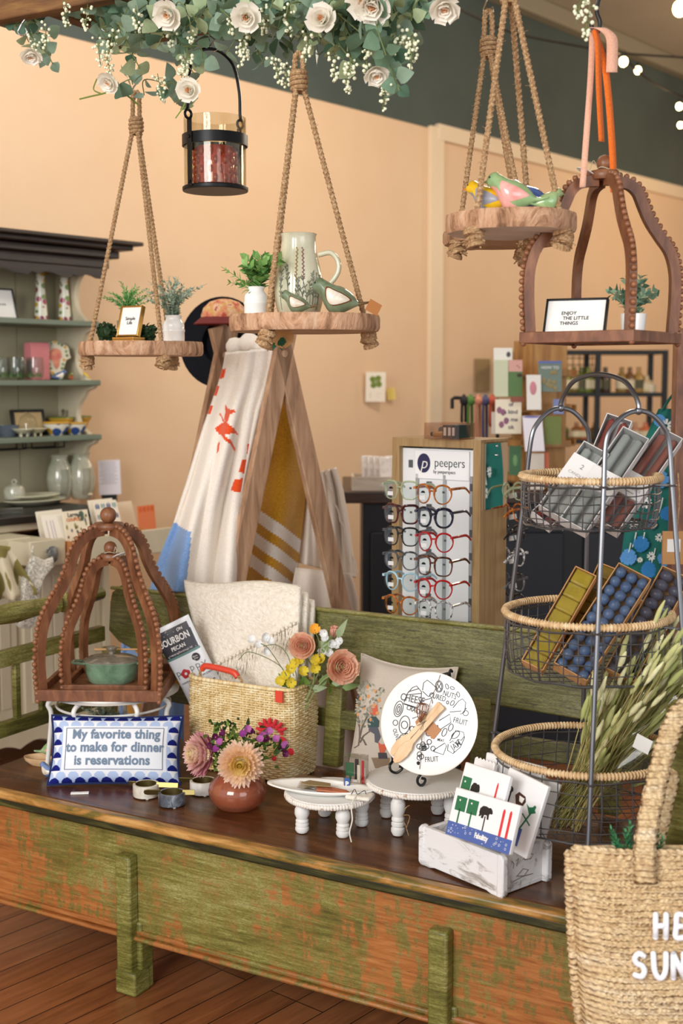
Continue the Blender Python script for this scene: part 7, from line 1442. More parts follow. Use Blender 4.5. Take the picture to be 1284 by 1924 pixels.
# ================================================================ white brick-mould crate with napkin packs
cA, cB, cC = V((.171, 2.683, SZ)), V((.325, 2.497, SZ)), V((.455, 2.565, SZ))
LD = V((.154, -.186, 0)).normalized(); SD = V((.77, .638, 0)); cr0 = (cA+(cB-cA)*.5)+SD*.0735; CL, CW_, CH = .243, .147, .088
cro = math.atan2(LD.y, LD.x); crt = thing('wooden_crate', 'whitewashed wooden brick mould box full of napkin packs at the bench edge', 'crate', V((cr0.x, cr0.y, SZ)), cro)
M_crate = NT('chalk_white_wood'); _t = M_crate; _a = _t.ramp(_t.noise(9, 7, .75, (1.2, 4, 4), .6), [(.52, 0.0), (.64, .85)]); _t.link(_t.mix(_a, '#e6e6e8', '#8d857c'), _t.b.inputs['Base Color']); _t.set(.7); _t.bump(_t.noise(18, 6, .7, (1.2, 4, 4)), .3, .003); M_crate = _t.m
def cpanel(x0, x1, y, nm):                          # long side with a shallow scooped lower edge
    out = [(x0, .0), (x0+.03, 0), (x0+.045, .004), (x1-.045, .004), (x1-.03, 0), (x1, 0), (x1, CH), (x0, CH)]; MB().prism(out, .012, fr((0, y, 0), (1, 0, 0), (0, 0, 1))).build(nm, M_crate, crt, bevel=.002)
cpanel(-CL/2, CL/2, -CW_/2+.012, 'long_side'); cpanel(-CL/2, CL/2, CW_/2, 'long_side')
for x in (-CL/2+.016, CL/2-.016): MB().box((x, 0, CH/2+.002), (.011, CW_-.02, CH-.008)).build('end_panel', M_crate, crt, bevel=.002)
for sx_ in (-1, 1):
    for sy_ in (-1, 1): 
        out = [(0, .006), (.008, 0), (.018, 0), (.018, CH+.002), (.008, CH+.002), (0, CH-.006)]; MB().prism([(x*sx_*-1+sx_*(CL/2+.004), z) for x, z in out], .016, fr((0, sy_*(CW_/2-.006)+.008, 0), (1, 0, 0), (0, 0, 1))).build('corner_block', M_crate, crt, bevel=.003)
MB().box((0, 0, .006), (CL-.02, CW_-.02, .008)).build('bottom_panel', M_crate, crt)
mb = MB()
def scr(pts, M, r=.0012): mb.tube([M @ V((x, z, .0004)) for x, z in pts], r, 5)
Me = fr((CL/2-.0105, 0, 0), (0, 1, 0), (0, 0, 1))
for P in ([(-.03, .05), (-.028, .06), (-.034, .066)], [(-.02, .052), (-.014, .068), (-.022, .064)], [(.0, .062), (.015, .07), (.03, .066), (.024, .058), (.004, .06)], [(-.02, .03), (.0, .042), (.016, .036), (.004, .026), (-.016, .03)], [(-.03, .022), (.0, .026), (.03, .024)]): scr(P, Me, .0009)
mb.build('carved_marks', plain('#83796f', .8), crt)
M_pkw = plain('#f1f1f2', .25, spec=.5, bump=.12, bs=60); M_pkg, M_pkr, M_pkb, M_pkbl, M_pkbr = plain('#1f6f48', .4), plain('#d8333a', .4), plain('#141416', .4), plain('#4763a8', .35), plain('#4a2c1c', .4)
BEAR = [(-.5, -.1), (-.48, .2), (-.3, .42), (-.05, .45), (.15, .38), (.28, .42), (.42, .3), (.5, .05), (.42, -.05), (.3, -.02), (.25, -.15), (.28, -.5), (.16, -.5), (.1, -.2), (-.1, -.22), (-.15, -.5), (-.3, -.5), (-.28, -.25), (-.38, -.4), (-.5, -.42), (-.46, -.25)]
def pack(label, px, py, w, h, Y, roll, lean, art, th=.012, yaw=None, anchor='TL'):
    yaw = cro if yaw is None else yaw; r = V((math.cos(yaw), math.sin(yaw), 0)); bk_ = V((-r.y, r.x, 0)); u = V((0, 0, 1))*math.cos(lean)+bk_*math.sin(lean); z = r.cross(u)
    r2 = r*math.cos(roll)+u*math.sin(roll); u2 = u*math.cos(roll)-r*math.sin(roll); p = W(px, py, Y); o0 = p-u2*h if anchor == 'TL' else p
    o = thing('napkin_pack', label, 'napkin pack', o0, rot=frot((0, 0, 0), r2, u2), group='napkin packs in the white crate'); MB().box((w/2, h/2, -th/2), (w, h, th)).build('pack', M_pkw, o, bevel=.0025)
    art(o, w, h); return o
def pz(mb, out, x, y, sx, sy): mb.prism([(x+a*sx, y+b*sy) for a, b in out], .0004, M4.Translation((0, 0, .0003)))
SQ = [(-.5, -.5), (.5, -.5), (.5, .5), (-.5, .5)]
SKI = [(-.5, -.5), (.5, -.5), (.5, .42), (.2, .5), (-.2, .5), (-.5, .42)]
def art_row(o, w, h, band=True, trees=2, bear=1, skis=2, yb=.42, tsz=.16):
    g = MB(); x = w*.14
    for k in range(trees): pz(g, SQ, x+k*w*.185, h*(yb+.27), w*tsz, h*.30); pz(g, SQ, x+k*w*.185, h*(yb+.02), w*.022, h*.3); 
    g.build('green_tree_print', M_pkg, o); d = MB()
    for k in range(trees): d.ball((x+k*w*.185-.004, h*(yb+.34), .0008), .0022, 8, 5, (1, 1, .3))
    d.build('white_dot_print', M_white, o)
    if bear: b = MB(); bx_ = x+(trees-.0)*w*.185+w*.03; pz(b, BEAR, bx_, h*(yb+.25), w*.2, h*.27); pz(b, SQ, bx_, h*(yb+.02), w*.016, h*.3); b.build('black_bear_print', M_pkb, o)
    s = MB()
    for k in range(skis): pz(s, SKI, w*(.80+.10*k), h*.56, w*.035, h*.56)
    s.build('red_ski_print', M_pkr, o)
    if band:
        f = MB(); pz(f, SQ, w*.5, h*.145, w*.99, h*.29); bo_ = f.build('blue_band', M_pkbl, o); t = MB(); text('Fabulitty', h*.15, M4.Translation((w*.55, h*.16, .0009)), t, bold=.0006, sx=.72); t.build('band_lettering', M_white, bo_); d = MB()
        for k in range(34):
            xx, yy = rnd.uniform(.03, .97)*w, rnd.uniform(.03, .26)*h
            if .38 < xx/w < .72 and .06 < yy/h < .24: continue
            if k % 3: d.ball((xx, yy, .0009), rnd.uniform(.0006, .0014), 6, 4, (1, 1, .3))
            else: d.tube([(xx+.0022*math.cos(t_), yy+.0022*math.sin(t_), .0009) for t_ in [2*PI*i/10 for i in range(10)]], .0004, 4, close=True)
        d.build('band_dots', M_white, bo_)
def art_tall(o, w, h):
    b = MB(); pz(b, SQ, w*.22, h*.6, w*.03, h*.34); b.tube([(w*.19+w*.06*math.cos(t), h*.74+h*.035*math.sin(t), .0008) for t in [2*PI*i/14 for i in range(14)]], .0014, 5, close=True); b.build('black_hook_print', M_pkb, o)
    b = MB(); pz(b, [(-.5, .2), (-.25, .5), (.35, .4), (.5, .1), (.3, -.4), (-.2, -.45)], w*.48, h*.66, w*.28, h*.2); pz(b, SQ, w*.42, h*.42, w*.035, h*.32); f = b.build('brown_mug_print', M_pkbr, o); b = MB(); pz(b, [(-.4, .4), (.5, .3), (.3, -.4), (-.2, -.3)], w*.5, h*.68, w*.15, h*.1); b.v = [v+V((0, 0, .0004)) for v in b.v]; b.build('mug_window', M_white, f)
    b = MB(); pz(b, [(-.5, .3), (-.2, .1), (.1, .25), (.25, .5), (.4, .4), (.35, .1), (.5, -.1), (.2, -.3), (0, -.5), (-.2, -.2)], w*.78, h*.62, w*.26, h*.15)
    b.bar((w*.80, h*.57, .0006), (w*.62, h*.26, .0006), w*.03, .0006, (0, 0, 1)); b.bar((w*.62, h*.52, .0006), (w*.86, h*.42, .0006), w*.025, .0006, (0, 0, 1)); b.bar((w*.3, h*.0+.004, .0006), (w*.36, h*.1, .0006), w*.03, .0006, (0, 0, 1)); b.build('green_bird_print', M_pkg, o)
    f = MB(); pz(f, SQ, w*.42, h*.21, w*.6, h*.24); f = f.build('blue_band', M_pkbl, o); d = MB(); text('cocktails', h*.06, M4.Translation((w*.36, h*.2, .0009)), d, bold=.0004)
    for k in range(16): d.ball((w*rnd.uniform(.14, .7), h*rnd.choice((rnd.uniform(.11, .16), rnd.uniform(.24, .31))), .0009), .0011, 6, 4, (1, 1, .3))
    d.build('band_lettering', M_white, f)
def art_back(o, w, h):
    g = MB(); pz(g, SQ, w*.19, h*.36, w*.2, h*.30); g.build('green_tree_print', M_pkg, o); s = MB(); pz(s, SKI, w*.86, h*.28, w*.06, h*.4); s.build('red_ski_print', M_pkr, o)
def art_mid(o, w, h): art_row(o, w, h, False, 1, 1, 1, .36, .2)
def art_none(o, w, h): pass
def art_zig(o, w, h):
    z = MB(); n = 12; z.prism([(w*i/n/1.0, h+(.004 if i % 2 else 0)) for i in range(n+1)]+[(w, h-.003), (0, h-.003)], .002, M4.Translation((0, 0, -.004))); z.build('pinked_edge', M_pkw, o)
pack('white napkin pack with pinked top edge, at the far left back of the crate', 892, 1424, .06, .12, 2.70, 0, R(14), art_zig)
pack('white napkin pack with one green tree, tallest at the back of the crate', 914, 1413, .165, .15, 2.71, R(2), R(12), art_back)
pack('clear wrapped white napkin pack at the right back of the crate', 988, 1446, .085, .15, 2.635, R(-12), R(10), art_none, yaw=cro+.25)
pack('white napkin pack with brown mug and green bird at the right of the crate', 957, 1441, .112, .155, 2.60, R(-7), R(16), art_tall)
pack('white napkin pack with black bear and one red ski behind the front pack', 875, 1431, .128, .130, 2.62, 0, R(20), art_mid)
pack('front white napkin pack with two green trees, bear, two red skis and blue dotted band', 857, 1478, .178, .098, 2.585, R(2), R(20), art_row)
# ================================================================ three tier wire basket stand
bc = V((.529, 2.706, 0)); M_wire = plain('#7a7c81', .36, .85); M_rat = NT('rattan_wrap'); _t = M_rat; _t.link(_t.ramp(_t.noise(60, 4), [(.3, '#c29d6c'), (.55, '#dfc094'), (.75, '#eedbb6')]), _t.b.inputs['Base Color']); _t.set(.6); M_rat = _t.m
bs = thing('basket_stand', 'three tier grey wire basket stand with rattan wrapped rims', 'basket stand', V((bc.x, bc.y, SZ)))
base = [V((.33, 2.9, SZ)), V((.49, 2.467, SZ)), V((.572, 2.955, SZ)), V((.735, 2.51, SZ))]
tops = [V((.418, 2.81, 1.372)), V((.529, 2.556, 1.372)), V((.552, 2.85, 1.372)), V((.667, 2.60, 1.372))]
for a, b in ((0, 2), (1, 3)):
    pk = (tops[a]+tops[b])/2; pk.z = 1.436; s1_, s2_ = tops[a].lerp(pk, .22), tops[b].lerp(pk, .22); s1_.z = s2_.z = 1.405; q1, q2 = tops[a].lerp(pk, .6), tops[b].lerp(pk, .6); q1.z = q2.z = 1.429
    MB().tube([base[a]]+bez([base[a].lerp(tops[a], .9), tops[a], s1_, q1, pk, q2, s2_, tops[b], base[b].lerp(tops[b], .9)], 40)+[base[b]], .0052, 8).build('leg_arch', M_wire, bs, world=True)
p1, p2 = (tops[0]+tops[2])/2, (tops[1]+tops[3])/2; p1.z = p2.z = 1.436; c = (p1+p2)/2
MB().tube(bez([p1+V((0, 0, -.006)), p1+V((0, 0, .012)), p1.lerp(p2, .06)+V((0, 0, .035)), p1.lerp(p2, .2)+V((0, 0, .062)), c+V((0, 0, .074)), p1.lerp(p2, .8)+V((0, 0, .062)), p1.lerp(p2, .94)+V((0, 0, .035)), p2+V((0, 0, .012)), p2+V((0, 0, -.006))], 40), .0052, 8).build('top_handle', M_wire, bs, world=True)
mb = MB()
for p in (p1, p2): mb.ball(p, .0085, 10, 7)
mb.build('joint_ball', M_wire, bs, world=True)
def basket(r, rb, z, zb, nm, n=40):
    o = V((bc.x, bc.y, 0)); rr = lambda t: r+(rb-r)*t; mb = MB(); N = 72; P = lambda a, q, zz: o+V((q*math.cos(a), q*math.sin(a), zz))
    mb.tube([P(2*PI*i/N, r, z+.0035*math.sin(i*1.1)*.0) for i in range(N)], .0062, 8, close=True)
    k = int(2*PI*r/.0075)
    for i in range(k):
        a = 2*PI*i/k; c = P(a, r, z); rd = V((math.cos(a), math.sin(a), 0)); tt = V((-math.sin(a), math.cos(a), 0)); mb.tube([c+(rd*math.cos(b)+V((0, 0, 1))*math.sin(b))*.0066+tt*(.0016*math.cos(b)) for b in [2*PI*j/7 for j in range(7)]], .0028, 4, close=True)
    rim = mb.build('rattan_rim', M_rat, bs, world=True, smooth=180)
    mb = MB(); h = z-.012-zb
    for i in range(n): a = 2*PI*i/n+.02*math.sin(i*5); mb.tube([P(a, rr(0), z-.008), P(a+.01, rr(.5)+.004, z-.01-h*.5), P(a, rb, zb+.006), P(a, rb-.006, zb)], .0012 if i % 5 else .0022, 4)
    for t in (.04, .22, .42, .62, .82, 1): mb.tube([P(2*PI*i/N, rr(t)+.001+(.003 if .2 < t < .9 else 0), z-.01-h*t+.0015*math.sin(i*.9+t*9)) for i in range(N)], .0012 if 0.1 < t < .95 else .0024, 4, close=True)
    for i in range(-8, 9):
        d = rb*i/9; e = math.sqrt(rb*rb-d*d); mb.tube([o+V((d, -e, zb)), o+V((d, e, zb))], .0011, 4)
        if i % 2 == 0: mb.tube([o+V((-e, d, zb+.001)), o+V((e, d, zb+.001))], .0011, 4)
    return mb.build(nm, M_wire, bs, world=True)
BK = ((.1445, .138, 1.294, 1.192), (.176, .168, 1.002, .876), (.194, .196, .700, .556))
for r, rb, z, zb in BK: basket(r, rb, z, zb, 'wire_basket')
for i in range(4):
    for r, rb, z, zb in BK:
        p = base[i].lerp(tops[i], (z-.01-SZ)/(1.372-SZ)); d = (V((p.x, p.y, 0))-bc); q = bc+d.normalized()*r; q.z = z-.01; mb = MB(); mb.tube([p, q], .003, 6); mb.tube(arc(p, .0075, 0, 2*PI, 12, (1, 0, 0), (0, 1, 0)), .0022, 5); mb.build('clip', M_wire, bs, world=True)
# candle boxes
M_gbox = plain('#d6d4d2', .55); M_win = glass('box_window', '#eef0f0', .03, 1.5); M_wax = [plain('#b4584e', .35), plain('#cfcfca', .35), plain('#bd7468', .35)]
def tbox(label, a, b, Ya, Yb, w, d, boxm, fill, cat='candle box', sleeve=None, nrm=(-.25, -1, .45), group=None, name='candle_box'):
    pa, pb_ = W(*a, Ya), W(*b, Yb); u = (pb_-pa); L = u.length; u.normalize(); z = V(nrm); z = (z-u*z.dot(u)).normalized(); r = u.cross(z); o = thing(name, label, cat, pa, rot=frot((0, 0, 0), r, u), group=group); t = .0022
    mb = MB(); mb.box((0, L/2, -d+t/2), (w, L, t))
    for s in (-1, 1): mb.box((s*(w/2-t/2), L/2, -d/2), (t, L, d))
    for y in (t/2, L-t/2): mb.box((0, y, -d/2), (w, t, d))
    mb.build('tray', boxm, o, bevel=.0006); mb = MB(); mb.box((0, L/2, -.0015), (w-2*t, L-2*t, .0006)); mb.build('window', M_win, o)
    fill(o, w, L, d)
    if sleeve: l0, l1 = sleeve; mb = MB(); y0, y1 = l0*L, l1*L; s = MB().box((0, (y0+y1)/2, -d/2+.0012), (w+.003, y1-y0, d+.003)).build('paper_sleeve', plain('#ebe9e7', .5), o); tt = MB(); text('2', .016, M4.Translation((0, y0+(y1-y0)*.66, -d/2+.0012+(d+.003)/2+.0003)), tt); text('CANDLES', .0095, M4.Translation((0, y0+(y1-y0)*.36, -d/2+.0012+(d+.003)/2+.0003)), tt, bold=-.0002); text('unscented', .005, M4.Translation((0, y0+(y1-y0)*.18, -d/2+.0012+(d+.003)/2+.0003)), tt); tt.build('sleeve_lettering', plain('#8d8a88', .6), s)
    return o
def tapers(m):
    def f(o, w, L, d):
        for s in (-1, 1): mb = MB(); mb.tube([(s*w*.235, .006, -d*.5), (s*w*.235, L-.012, -d*.5), (s*w*.235, L-.005, -d*.5)], [w*.17, w*.15, .002], 12); mb.build('candle', m, o)
    return f
gA = 'boxes of taper candles in the top basket'
tbox('grey box with two red candles standing highest in the top basket', (1090, 962), (1165, 783), 2.72, 2.77, .058, .03, M_gbox, tapers(M_wax[0]), group=gA)
tbox('grey box of two grey candles with open window in the middle of the top basket', (1078, 985), (1196, 812), 2.60, 2.71, .062, .032, M_gbox, tapers(M_wax[1]), sleeve=(.36, .56), group=gA)
tbox('grey box of grey candles with large white sleeve at the left of the top basket', (1036, 962), (1122, 840), 2.64, 2.70, .062, .03, M_gbox, tapers(M_wax[1]), sleeve=(.42, .80), group=gA)
tbox('grey box with red candles and white sleeve leaning out right of the top basket', (1140, 985), (1262, 812), 2.66, 2.77, .058, .034, M_gbox, tapers(M_wax[2]), sleeve=(.30, .52), group=gA)
tbox('small grey box with red candle ends lying low at the left of the top basket', (1018, 974), (1085, 912), 2.70, 2.76, .055, .028, M_gbox, tapers(M_wax[0]), group=gA)
M_kr = plain('#c08f5c', .75, var=.06, vs=30)
def melts(m, rows=9, cols=2, r=None):
    def f(o, w, L, d):
        mb = MB()
        for j in range(rows):
            for i in range(cols):
                q = r or min(w/cols, L/rows)*.5; mb.ball((-w/2+w*(i+.5)/cols, L*(j+.5)/rows, -d*.42), 1, 12, 8, (w/cols*.47, L/rows*.52, d*.36))
        mb.build('wax_melts', m, o, smooth=180)
    return f
def slabfill(m):
    def f(o, w, L, d): 
        mb = MB()
        for j in range(7): mb.box((0, L*(j+.5)/7, -d*.42), (w-.008, L/7-.001, d*.5))
        mb.build('wax_bars', m, o, bevel=.004)
    return f
M_yw, M_bw, M_dw_ = plain('#cfae3a', .35, var=.12, vs=60), plain('#6c83ac', .3, var=.12, vs=60), plain('#605e74', .3, var=.12, vs=60); gK = 'kraft boxes of wax in the middle basket'
tbox('kraft box of yellow wax bars with window at the left of the middle basket', (1000, 1250), (1102, 1072), 2.60, 2.70, .050, .032, M_kr, slabfill(M_yw), group=gK, name='wax_box', cat='wax box')
tbox('kraft box of darker yellow wax behind the first yellow one', (1075, 1225), (1148, 1064), 2.68, 2.76, .056, .03, M_kr, slabfill(plain('#a8842a', .35)), group=gK, name='wax_box', cat='wax box')
tbox('kraft box of blue wax balls in the middle of the middle basket', (1072, 1262), (1194, 1072), 2.57, 2.70, .078, .036, M_kr, melts(M_bw, 11, 3), group=gK, name='wax_box', cat='wax box')
tbox('kraft box of dark violet wax balls at the right of the middle basket', (1165, 1268), (1272, 1074), 2.60, 2.73, .066, .038, M_kr, melts(M_dw_, 11, 2), group=gK, name='wax_box', cat='wax box')
# bunch of dried grass in cellophane
gb = W(1062, 1530, 2.60); gr_ = thing('dried_grass_bunch', 'bunch of dried pale green seed grass wrapped in clear cellophane in the lowest basket', 'dried grass', gb); mb = MB(); mh = MB(); M_str = [plain('#b3a368', .8), plain('#8c8a4c', .8)]; M_sh = [plain('#c0c184', .9, var=.12, vs=80, bump=.5, bs=500), plain('#d9d6a8', .9, var=.12, vs=80, bump=.5, bs=500), plain('#a6ad6a', .9, bump=.5, bs=500)]
for k in range(360):
    t = rnd.random(); e = W(1110+170*t+rnd.gauss(0, 14), 1400-150*t+rnd.gauss(0, 48), 2.64+rnd.gauss(0, .05)); s = gb+rv(.03); mb.cur = k % 2; m = s.lerp(e, .5)+V((0, 0, -.01)); mb.tube([s, m, e], .0009, 4); d = (e-m).normalized(); L = rnd.uniform(.045, .075); mh.cur = rnd.randrange(3); pts = [e-d*.004+d*(L*i/5)+rv(.001)+V((0, 0, -.006*(i/5)**2)) for i in range(6)]; q = rnd.uniform(.0045, .0068); mh.tube(pts, [.001, q*.8, q, q*.95, q*.7, .0015], 8)
mb.build('stems', M_str, gr_, world=True, smooth=180); mh.build('seed_heads', M_sh, gr_, world=True, smooth=180)
ax_a, ax_b = gb+V((-.02, 0, -.03)), W(1300, 1255, 2.69); dd = (ax_b-ax_a).normalized(); e1 = dd.cross(V((0, 1, 0))).normalized(); e2 = dd.cross(e1)
def cello(u, v): a = u*2*PI; r = (.012+.115*v)*(1+.10*math.sin(a*5+v*7)+.05*math.sin(a*11-v*9)); c = ax_a.lerp(ax_b, v*.8); return c+e1*r*math.cos(a)+e2*r*.8*math.sin(a)
cl_ = NT('cellophane'); MB().grid(cello, 60, 30, closeu=True).build('cellophane', glass('cellophane_film', '#fbfbf8', .06, 1.35), gr_, world=True, smooth=180)
o = tag(MB().box((0, 0, 0), (.036, .001, .03)).build('white_label', M_paper, loc=W(1208, 1398, 2.53), rot=(R(-25), R(28), 0)), 'white paper label stuck on the cellophane of the dried grass', 'label')
# ================================================================ teal flowered bag behind the stand
YT = 3.72; M_teal = plain('#14685f', .85, var=.08, vs=20)
tb_ = thing('teal_floral_bag', 'teal fabric bag with blue and white flowers hanging behind the wire basket stand', 'bag', W(1225, 1085, YT))
lf = [(1238, 768), (1205, 840), (1188, 900), (1176, 980), (1163, 1085)]; rt = [(1272, 766), (1275, 850), (1274, 950), (1268, 1085)]
def tfn(sgn):
    def f(u, v):
        y = 768+317*v; xl, xr = interp([(b, a) for a, b in lf], y), interp([(b, a) for a, b in rt], y); return W(xl+(xr-xl)*u, y, YT-sgn*.03*math.sin(PI*u)**.7*(.3+v*.7)+.008*math.sin(u*9+v*5))
    return f
MB().grid(tfn(1), 30, 40).build('front', M_teal, tb_, world=True, smooth=180); MB().grid(tfn(-1), 30, 40).build('back', M_teal, tb_, world=True, smooth=180)
Mb1, Mb2, Mw_ = plain('#5b9bd8', .8), plain('#2f7fbe', .8), plain('#e8ece6', .8)
for k, (x, y, r, kind) in enumerate(((1205, 1022, .022, 0), (1181, 1047, .022, 0), (1219, 1070, .022, 0), (1240, 900, .024, 0), (1255, 965, .02, 0), (1250, 1050, .02, 0), (1224, 1045, .012, 1), (1203, 1052, .008, 1), (1215, 945, .016, 1), (1200, 900, .016, 1), (1240, 1010, .012, 1), (1232, 860, .014, 1), (1252, 800, .02, 1), (1240, 790, .016, 0), (1190, 985, .014, 1), (1225, 985, .014, 0))):
    u = .5; p = W(x, y, YT-.036); mb = MB()
    if kind == 0:
        for j in range(3): petals(mb, face(p+V((0, -.0008*j, 0)), (0, -1, 0)), 7-j, r*.05, r*(1-.3*j), r*.8*(1-.25*j), 88, .02, j)
        mb.build('blue_flower_print', Mb1 if k % 2 else Mb2, tb_, world=True, smooth=180)
    else: petals(mb, face(p, (0, -1, 0)), 9, r*.25, r*.8, r*.35, 88, .02); mb.build('white_flower_print', Mw_, tb_, world=True, smooth=180)
mb = MB()
for x, y in ((1186, 1020), (1196, 1000), (1232, 1030), (1212, 1000), (1246, 935), (1222, 900)): mb.tube([W(x, y, YT-.035), W(x-2, y+10, YT-.036), W(x-7, y+28, YT-.035)], .0016, 5)
mb.build('white_stem_print', Mw_, tb_, world=True)
MB().tube(bez([W(1245, 772, YT), W(1262, 745, 3.66), W(1276, 735, 3.6), W(1272, 770, YT)], 12), .004, 6).build('loop_strap', M_teal, tb_, world=True)
o = thing('kraft_gift_box', 'kraft cardboard card with white label hanging at the right of the teal bag', 'tag', W(1270, 1060, 3.45)); MB().box((0, 0, .045), (.075, .012, .09)).build('box', M_kr, o, bevel=.001); MB().box((-.008, -.0065, .052), (.036, .001, .035)).build('label', M_white, o); mb = MB(); mb.tube(bez([(0, 0, .09), (.006, .0, .17), (.0, 0, .25)], 8), .0022, 6); mb.build('twine_loop', M_rope, o)
# ================================================================ jute tote hung on the bench post
YO = 2.2; M_jute = NT('braided_jute'); _t = M_jute; _w = _t.new('ShaderNodeTexWave', bands_direction='Z'); _w.inputs['Scale'].default_value = 30; _w.inputs['Distortion'].default_value = .7; _w.inputs['Detail Scale'].default_value = 1.2; _t.link(_t.co(), _w.inputs['Vector'])
_v = _t.new('ShaderNodeTexVoronoi'); _v.inputs['Scale'].default_value = 120; _t.link(_t.co((1, .4, 1.5), rot=(0, .5, 0)), _v.inputs['Vector']); _c = _t.ramp(_t.noise(9, 5, .65, (.6, 1, 4)), [(.3, '#d0ae80'), (.5, '#e6cba0'), (.7, '#f6e6c8')]); _c = _t.mix(_t.ramp(_v.outputs['Distance'], [(.2, 0.0), (.75, .6)]), _c, '#a67f54'); _c = _t.mix(_t.ramp(_v.outputs['Color'], [(.3, 0.0), (.8, .45)]), _c, '#eed5a6'); _t.link(_c, _t.b.inputs['Base Color']); _t.set(.9, Specular_IOR_Level=.15)
_t.bump(_t.math('SUBTRACT', _t.math('MULTIPLY', _w.outputs['Fac'], .8), _t.math('MULTIPLY', _v.outputs['Distance'], .9)), .9, .005); M_jute = _t.m
TW_, TH_ = .41, .40; to = W(1076, 1598, YO); tt_ = thing('jute_tote', 'natural jute tote bag with white yarn lettering hanging at the right end of the bench', 'tote bag', V((to.x+TW_/2, YO, to.z-TH_)), R(-1))
def tq(x, z, sgn):
    h = z/TH_; wv = TW_/2*(1-.16*(1-h)**2.2-.012*math.sin(h*3)); e = max(0, 1-abs(x)**4); y = -sgn*(.022+.055*(1-h)**.7*min(1, h*6+.25))*e**.5; zz = z+.03*(1-h)*abs(x)**3; return V((x*wv, y, zz))
FU = MB().grid(lambda u, v: tq(u*2-1, v*TH_, 1), 60, 60).build('front_panel', M_jute, tt_, smooth=180, solid=.006); MB().grid(lambda u, v: tq(u*2-1, v*TH_, -1), 40, 40).build('back_panel', M_jute, tt_, smooth=180, solid=.006)
def braid(pts, r, nm, par, m=None):
    P = bez(pts, 60); mb = MB(); L = 0
    for s in range(3):
        q = []; acc = 0
        for i, p in enumerate(P):
            if i: acc += (p-P[i-1]).length
            d = (P[min(i+1, len(P)-1)]-P[max(0, i-1)]).normalized(); n = d.cross(V((0, 1, 0))); n = n.normalized() if n.length > .01 else V((1, 0, 0)); ph = acc/(.022 if r > .008 else .014)*PI+s*2*PI/3; q.append(p+n*r*.7*math.sin(ph)+V((0, 1, 0))*r*.45*math.sin(2*ph))
        mb.tube(q, r*.62, 7)
    return mb.build(nm, m or M_jute, par, smooth=180)
for s in (-1, 1): braid([tq(s, z, 1)+V((0, 0, 0)) for z in (0, .06, .13, .2, .27, .34, TH_-.004)], .012, 'braided_side_edge', tt_)
braid([tq(x, TH_, 1)+V((0, -.002, 0)) for x in (-1, -.6, -.2, .2, .6, 1)], .009, 'braided_top_edge', tt_)
for z in [TH_-.022-.0125*i for i in range(29)]: braid([tq(x, z+.012*math.cos(x*2.2)-.012, 1)+V((0, -.002, 0)) for x in (-.97, -.7, -.4, 0, .4, .7, .97)], .0062, 'braided_row', tt_)
def strap(P, w, nm, tw=0):
    Q = bez(P, 40); mb = MB(); vs = []; n = len(Q)
    for i, p in enumerate(Q):
        d = (Q[min(i+1, n-1)]-Q[max(0, i-1)]).normalized(); a = d.cross(V((-.15, -1, .1))).normalized(); nn = a.cross(d); ww = w*(1+.06*math.sin(i*1.7)); th = .006
        vs += [p-a*ww/2+nn*th*.3, p-a*ww/4+nn*th, p+nn*th*.8, p+a*ww/4+nn*th, p+a*ww/2+nn*th*.3, p-nn*th*.3]
    mb.add(vs, [(i*6+k, i*6+(k+1) % 6, i*6+6+(k+1) % 6, i*6+6+k) for i in range(n-1) for k in range(6)]+[(5, 4, 3, 2, 1, 0), tuple(range(6*n-6, 6*n))]); return mb.build(nm, M_jute, tt_, world=True, smooth=180)
strap([W(1214, 1660, YO-.042), W(1212, 1610, YO-.035), W(1216, 1560, YO-.01), W(1232, 1480, YO+.03), W(1252, 1400, 2.28), W(1276, 1342, 2.31), W(1305, 1322, 2.345)], .040, 'front_strap')
strap([W(1305, 1322, 2.345), W(1340, 1345, 2.33), W(1375, 1430, 2.27), W(1398, 1560, YO), W(1402, 1660, YO-.04)], .040, 'front_strap')
strap([W(1225, 1612, YO+.03), W(1250, 1500, 2.30), W(1280, 1380, 2.37), W(1305, 1335, 2.37), W(1345, 1380, 2.36), W(1385, 1520, YO+.06), W(1396, 1612, YO+.03)], .036, 'rear_strap')
M_yarn = plain('#f4f4f8', .9, bump=.5, bs=400)
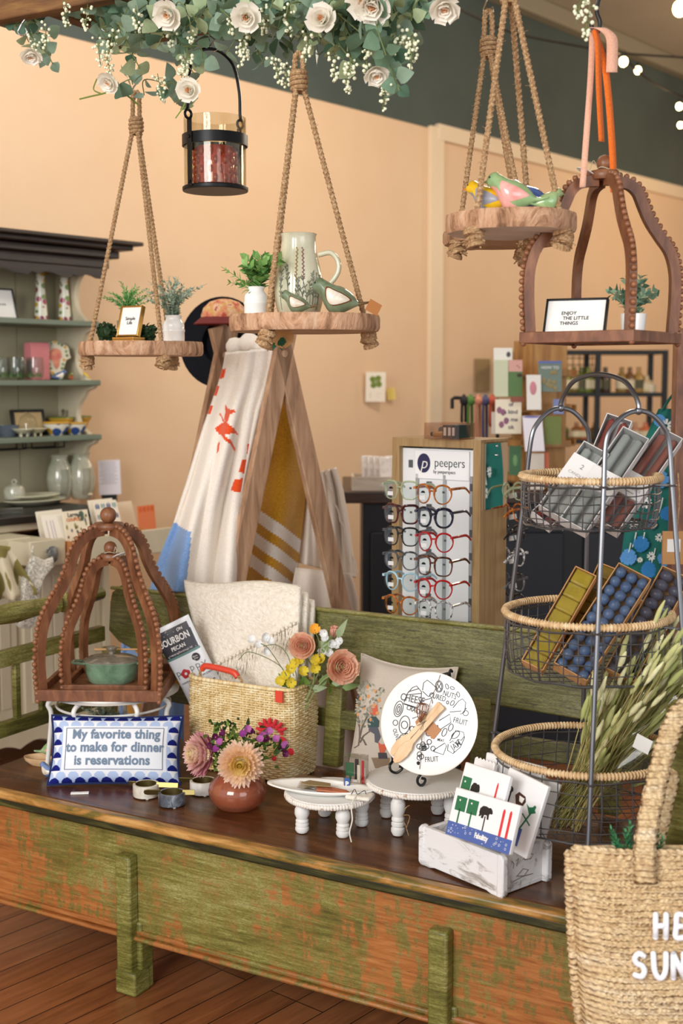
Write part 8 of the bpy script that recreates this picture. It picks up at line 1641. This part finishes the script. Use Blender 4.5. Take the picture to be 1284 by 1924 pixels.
LET = {'H': [[(0, 0), (.05, 1)], [(.62, 0), (.68, 1)], [(.03, .5), (.66, .52)]], 'E': [[(.6, .98), (.12, 1), (.05, .5), (0, 0), (.6, .02)], [(.05, .5), (.5, .5)]], 'L': [[(0, 1), (0, 0), (.5, 0)]], 'O': [[(.35, 1), (.05, .7), (.05, .25), (.35, 0), (.65, .25), (.65, .7), (.35, 1)]], 'S': [[(.55, .9), (.3, 1), (.05, .8), (.15, .58), (.45, .48), (.58, .25), (.4, .02), (.05, .08)]], 'U': [[(0, 1), (.05, .3), (.25, 0), (.5, .02), (.68, .35), (.72, 1)]], 'N': [[(0, 0), (.04, 1)], [(.04, 1), (.62, 0)], [(.62, 0), (.62, 1)]], 'I': [[(0, 0), (0, 1)]]}
Mt = M4.Translation(V((0, YO-.062, 0))) @ fr((0, 0, 0), (1, 0, 0), (0, 0, 1))
def yarn(word, px0, py_base, adv, hpx):
    for ch in word:
        mb = MB()
        for st_ in LET[ch]:
            q = []
            for x, y in st_:
                p = W(px0+x*hpx*.78, py_base-y*hpx, YO-.05); loc = p-V((to.x+TW_/2, 0, to.z-TH_)); hz = max(.01, min(TH_, loc.z)); xx = loc.x/(TW_/2*(1-.16*(1-hz/TH_)**2.2-.012*math.sin(hz/TH_*3))); s = tq(max(-.98, min(.98, xx)), hz, 1); q.append(V((s.x, s.y-.0125, loc.z)))
            mb.tube(bez(q, 14) if len(q) > 2 else q, .0052, 8); 
            for k in (q[0], q[-1]): mb.ball(k, .0052, 8, 6)
        mb.build('yarn_letter', M_yarn, tt_, smooth=180); px0 += adv*(.6 if ch == 'I' else 1)
yarn('HELLO', 1231, 1757, 38, 40); yarn('SUN', 1190, 1828, 36, 42)
# greenery in the tote
gp = thing('green_sprigs', 'green needle-leaf sprigs standing in the jute tote', 'artificial plant', W(1190, 1640, YO)); mb = MB(); gs = [leafm('#3f8f5c'), leafm('#62b27c'), leafm('#357850')]
for (x, y, x0) in ((1148, 1556, 1172), (1158, 1575, 1176), (1184, 1546, 1186), (1176, 1562, 1184), (1166, 1590, 1180), (1238, 1560, 1226), (1246, 1574, 1228), (1232, 1572, 1224)): sprig(mb, [W(x0, 1640, YO+.005), W((x+x0)/2, (y+1640)/2, YO+.01), W(x, y, YO)], 26, .017, .0045, 42, cols=[0, 1, 2], taper=.3)
mb.build('sprig_leaves', gs, gp, world=True, smooth=180)
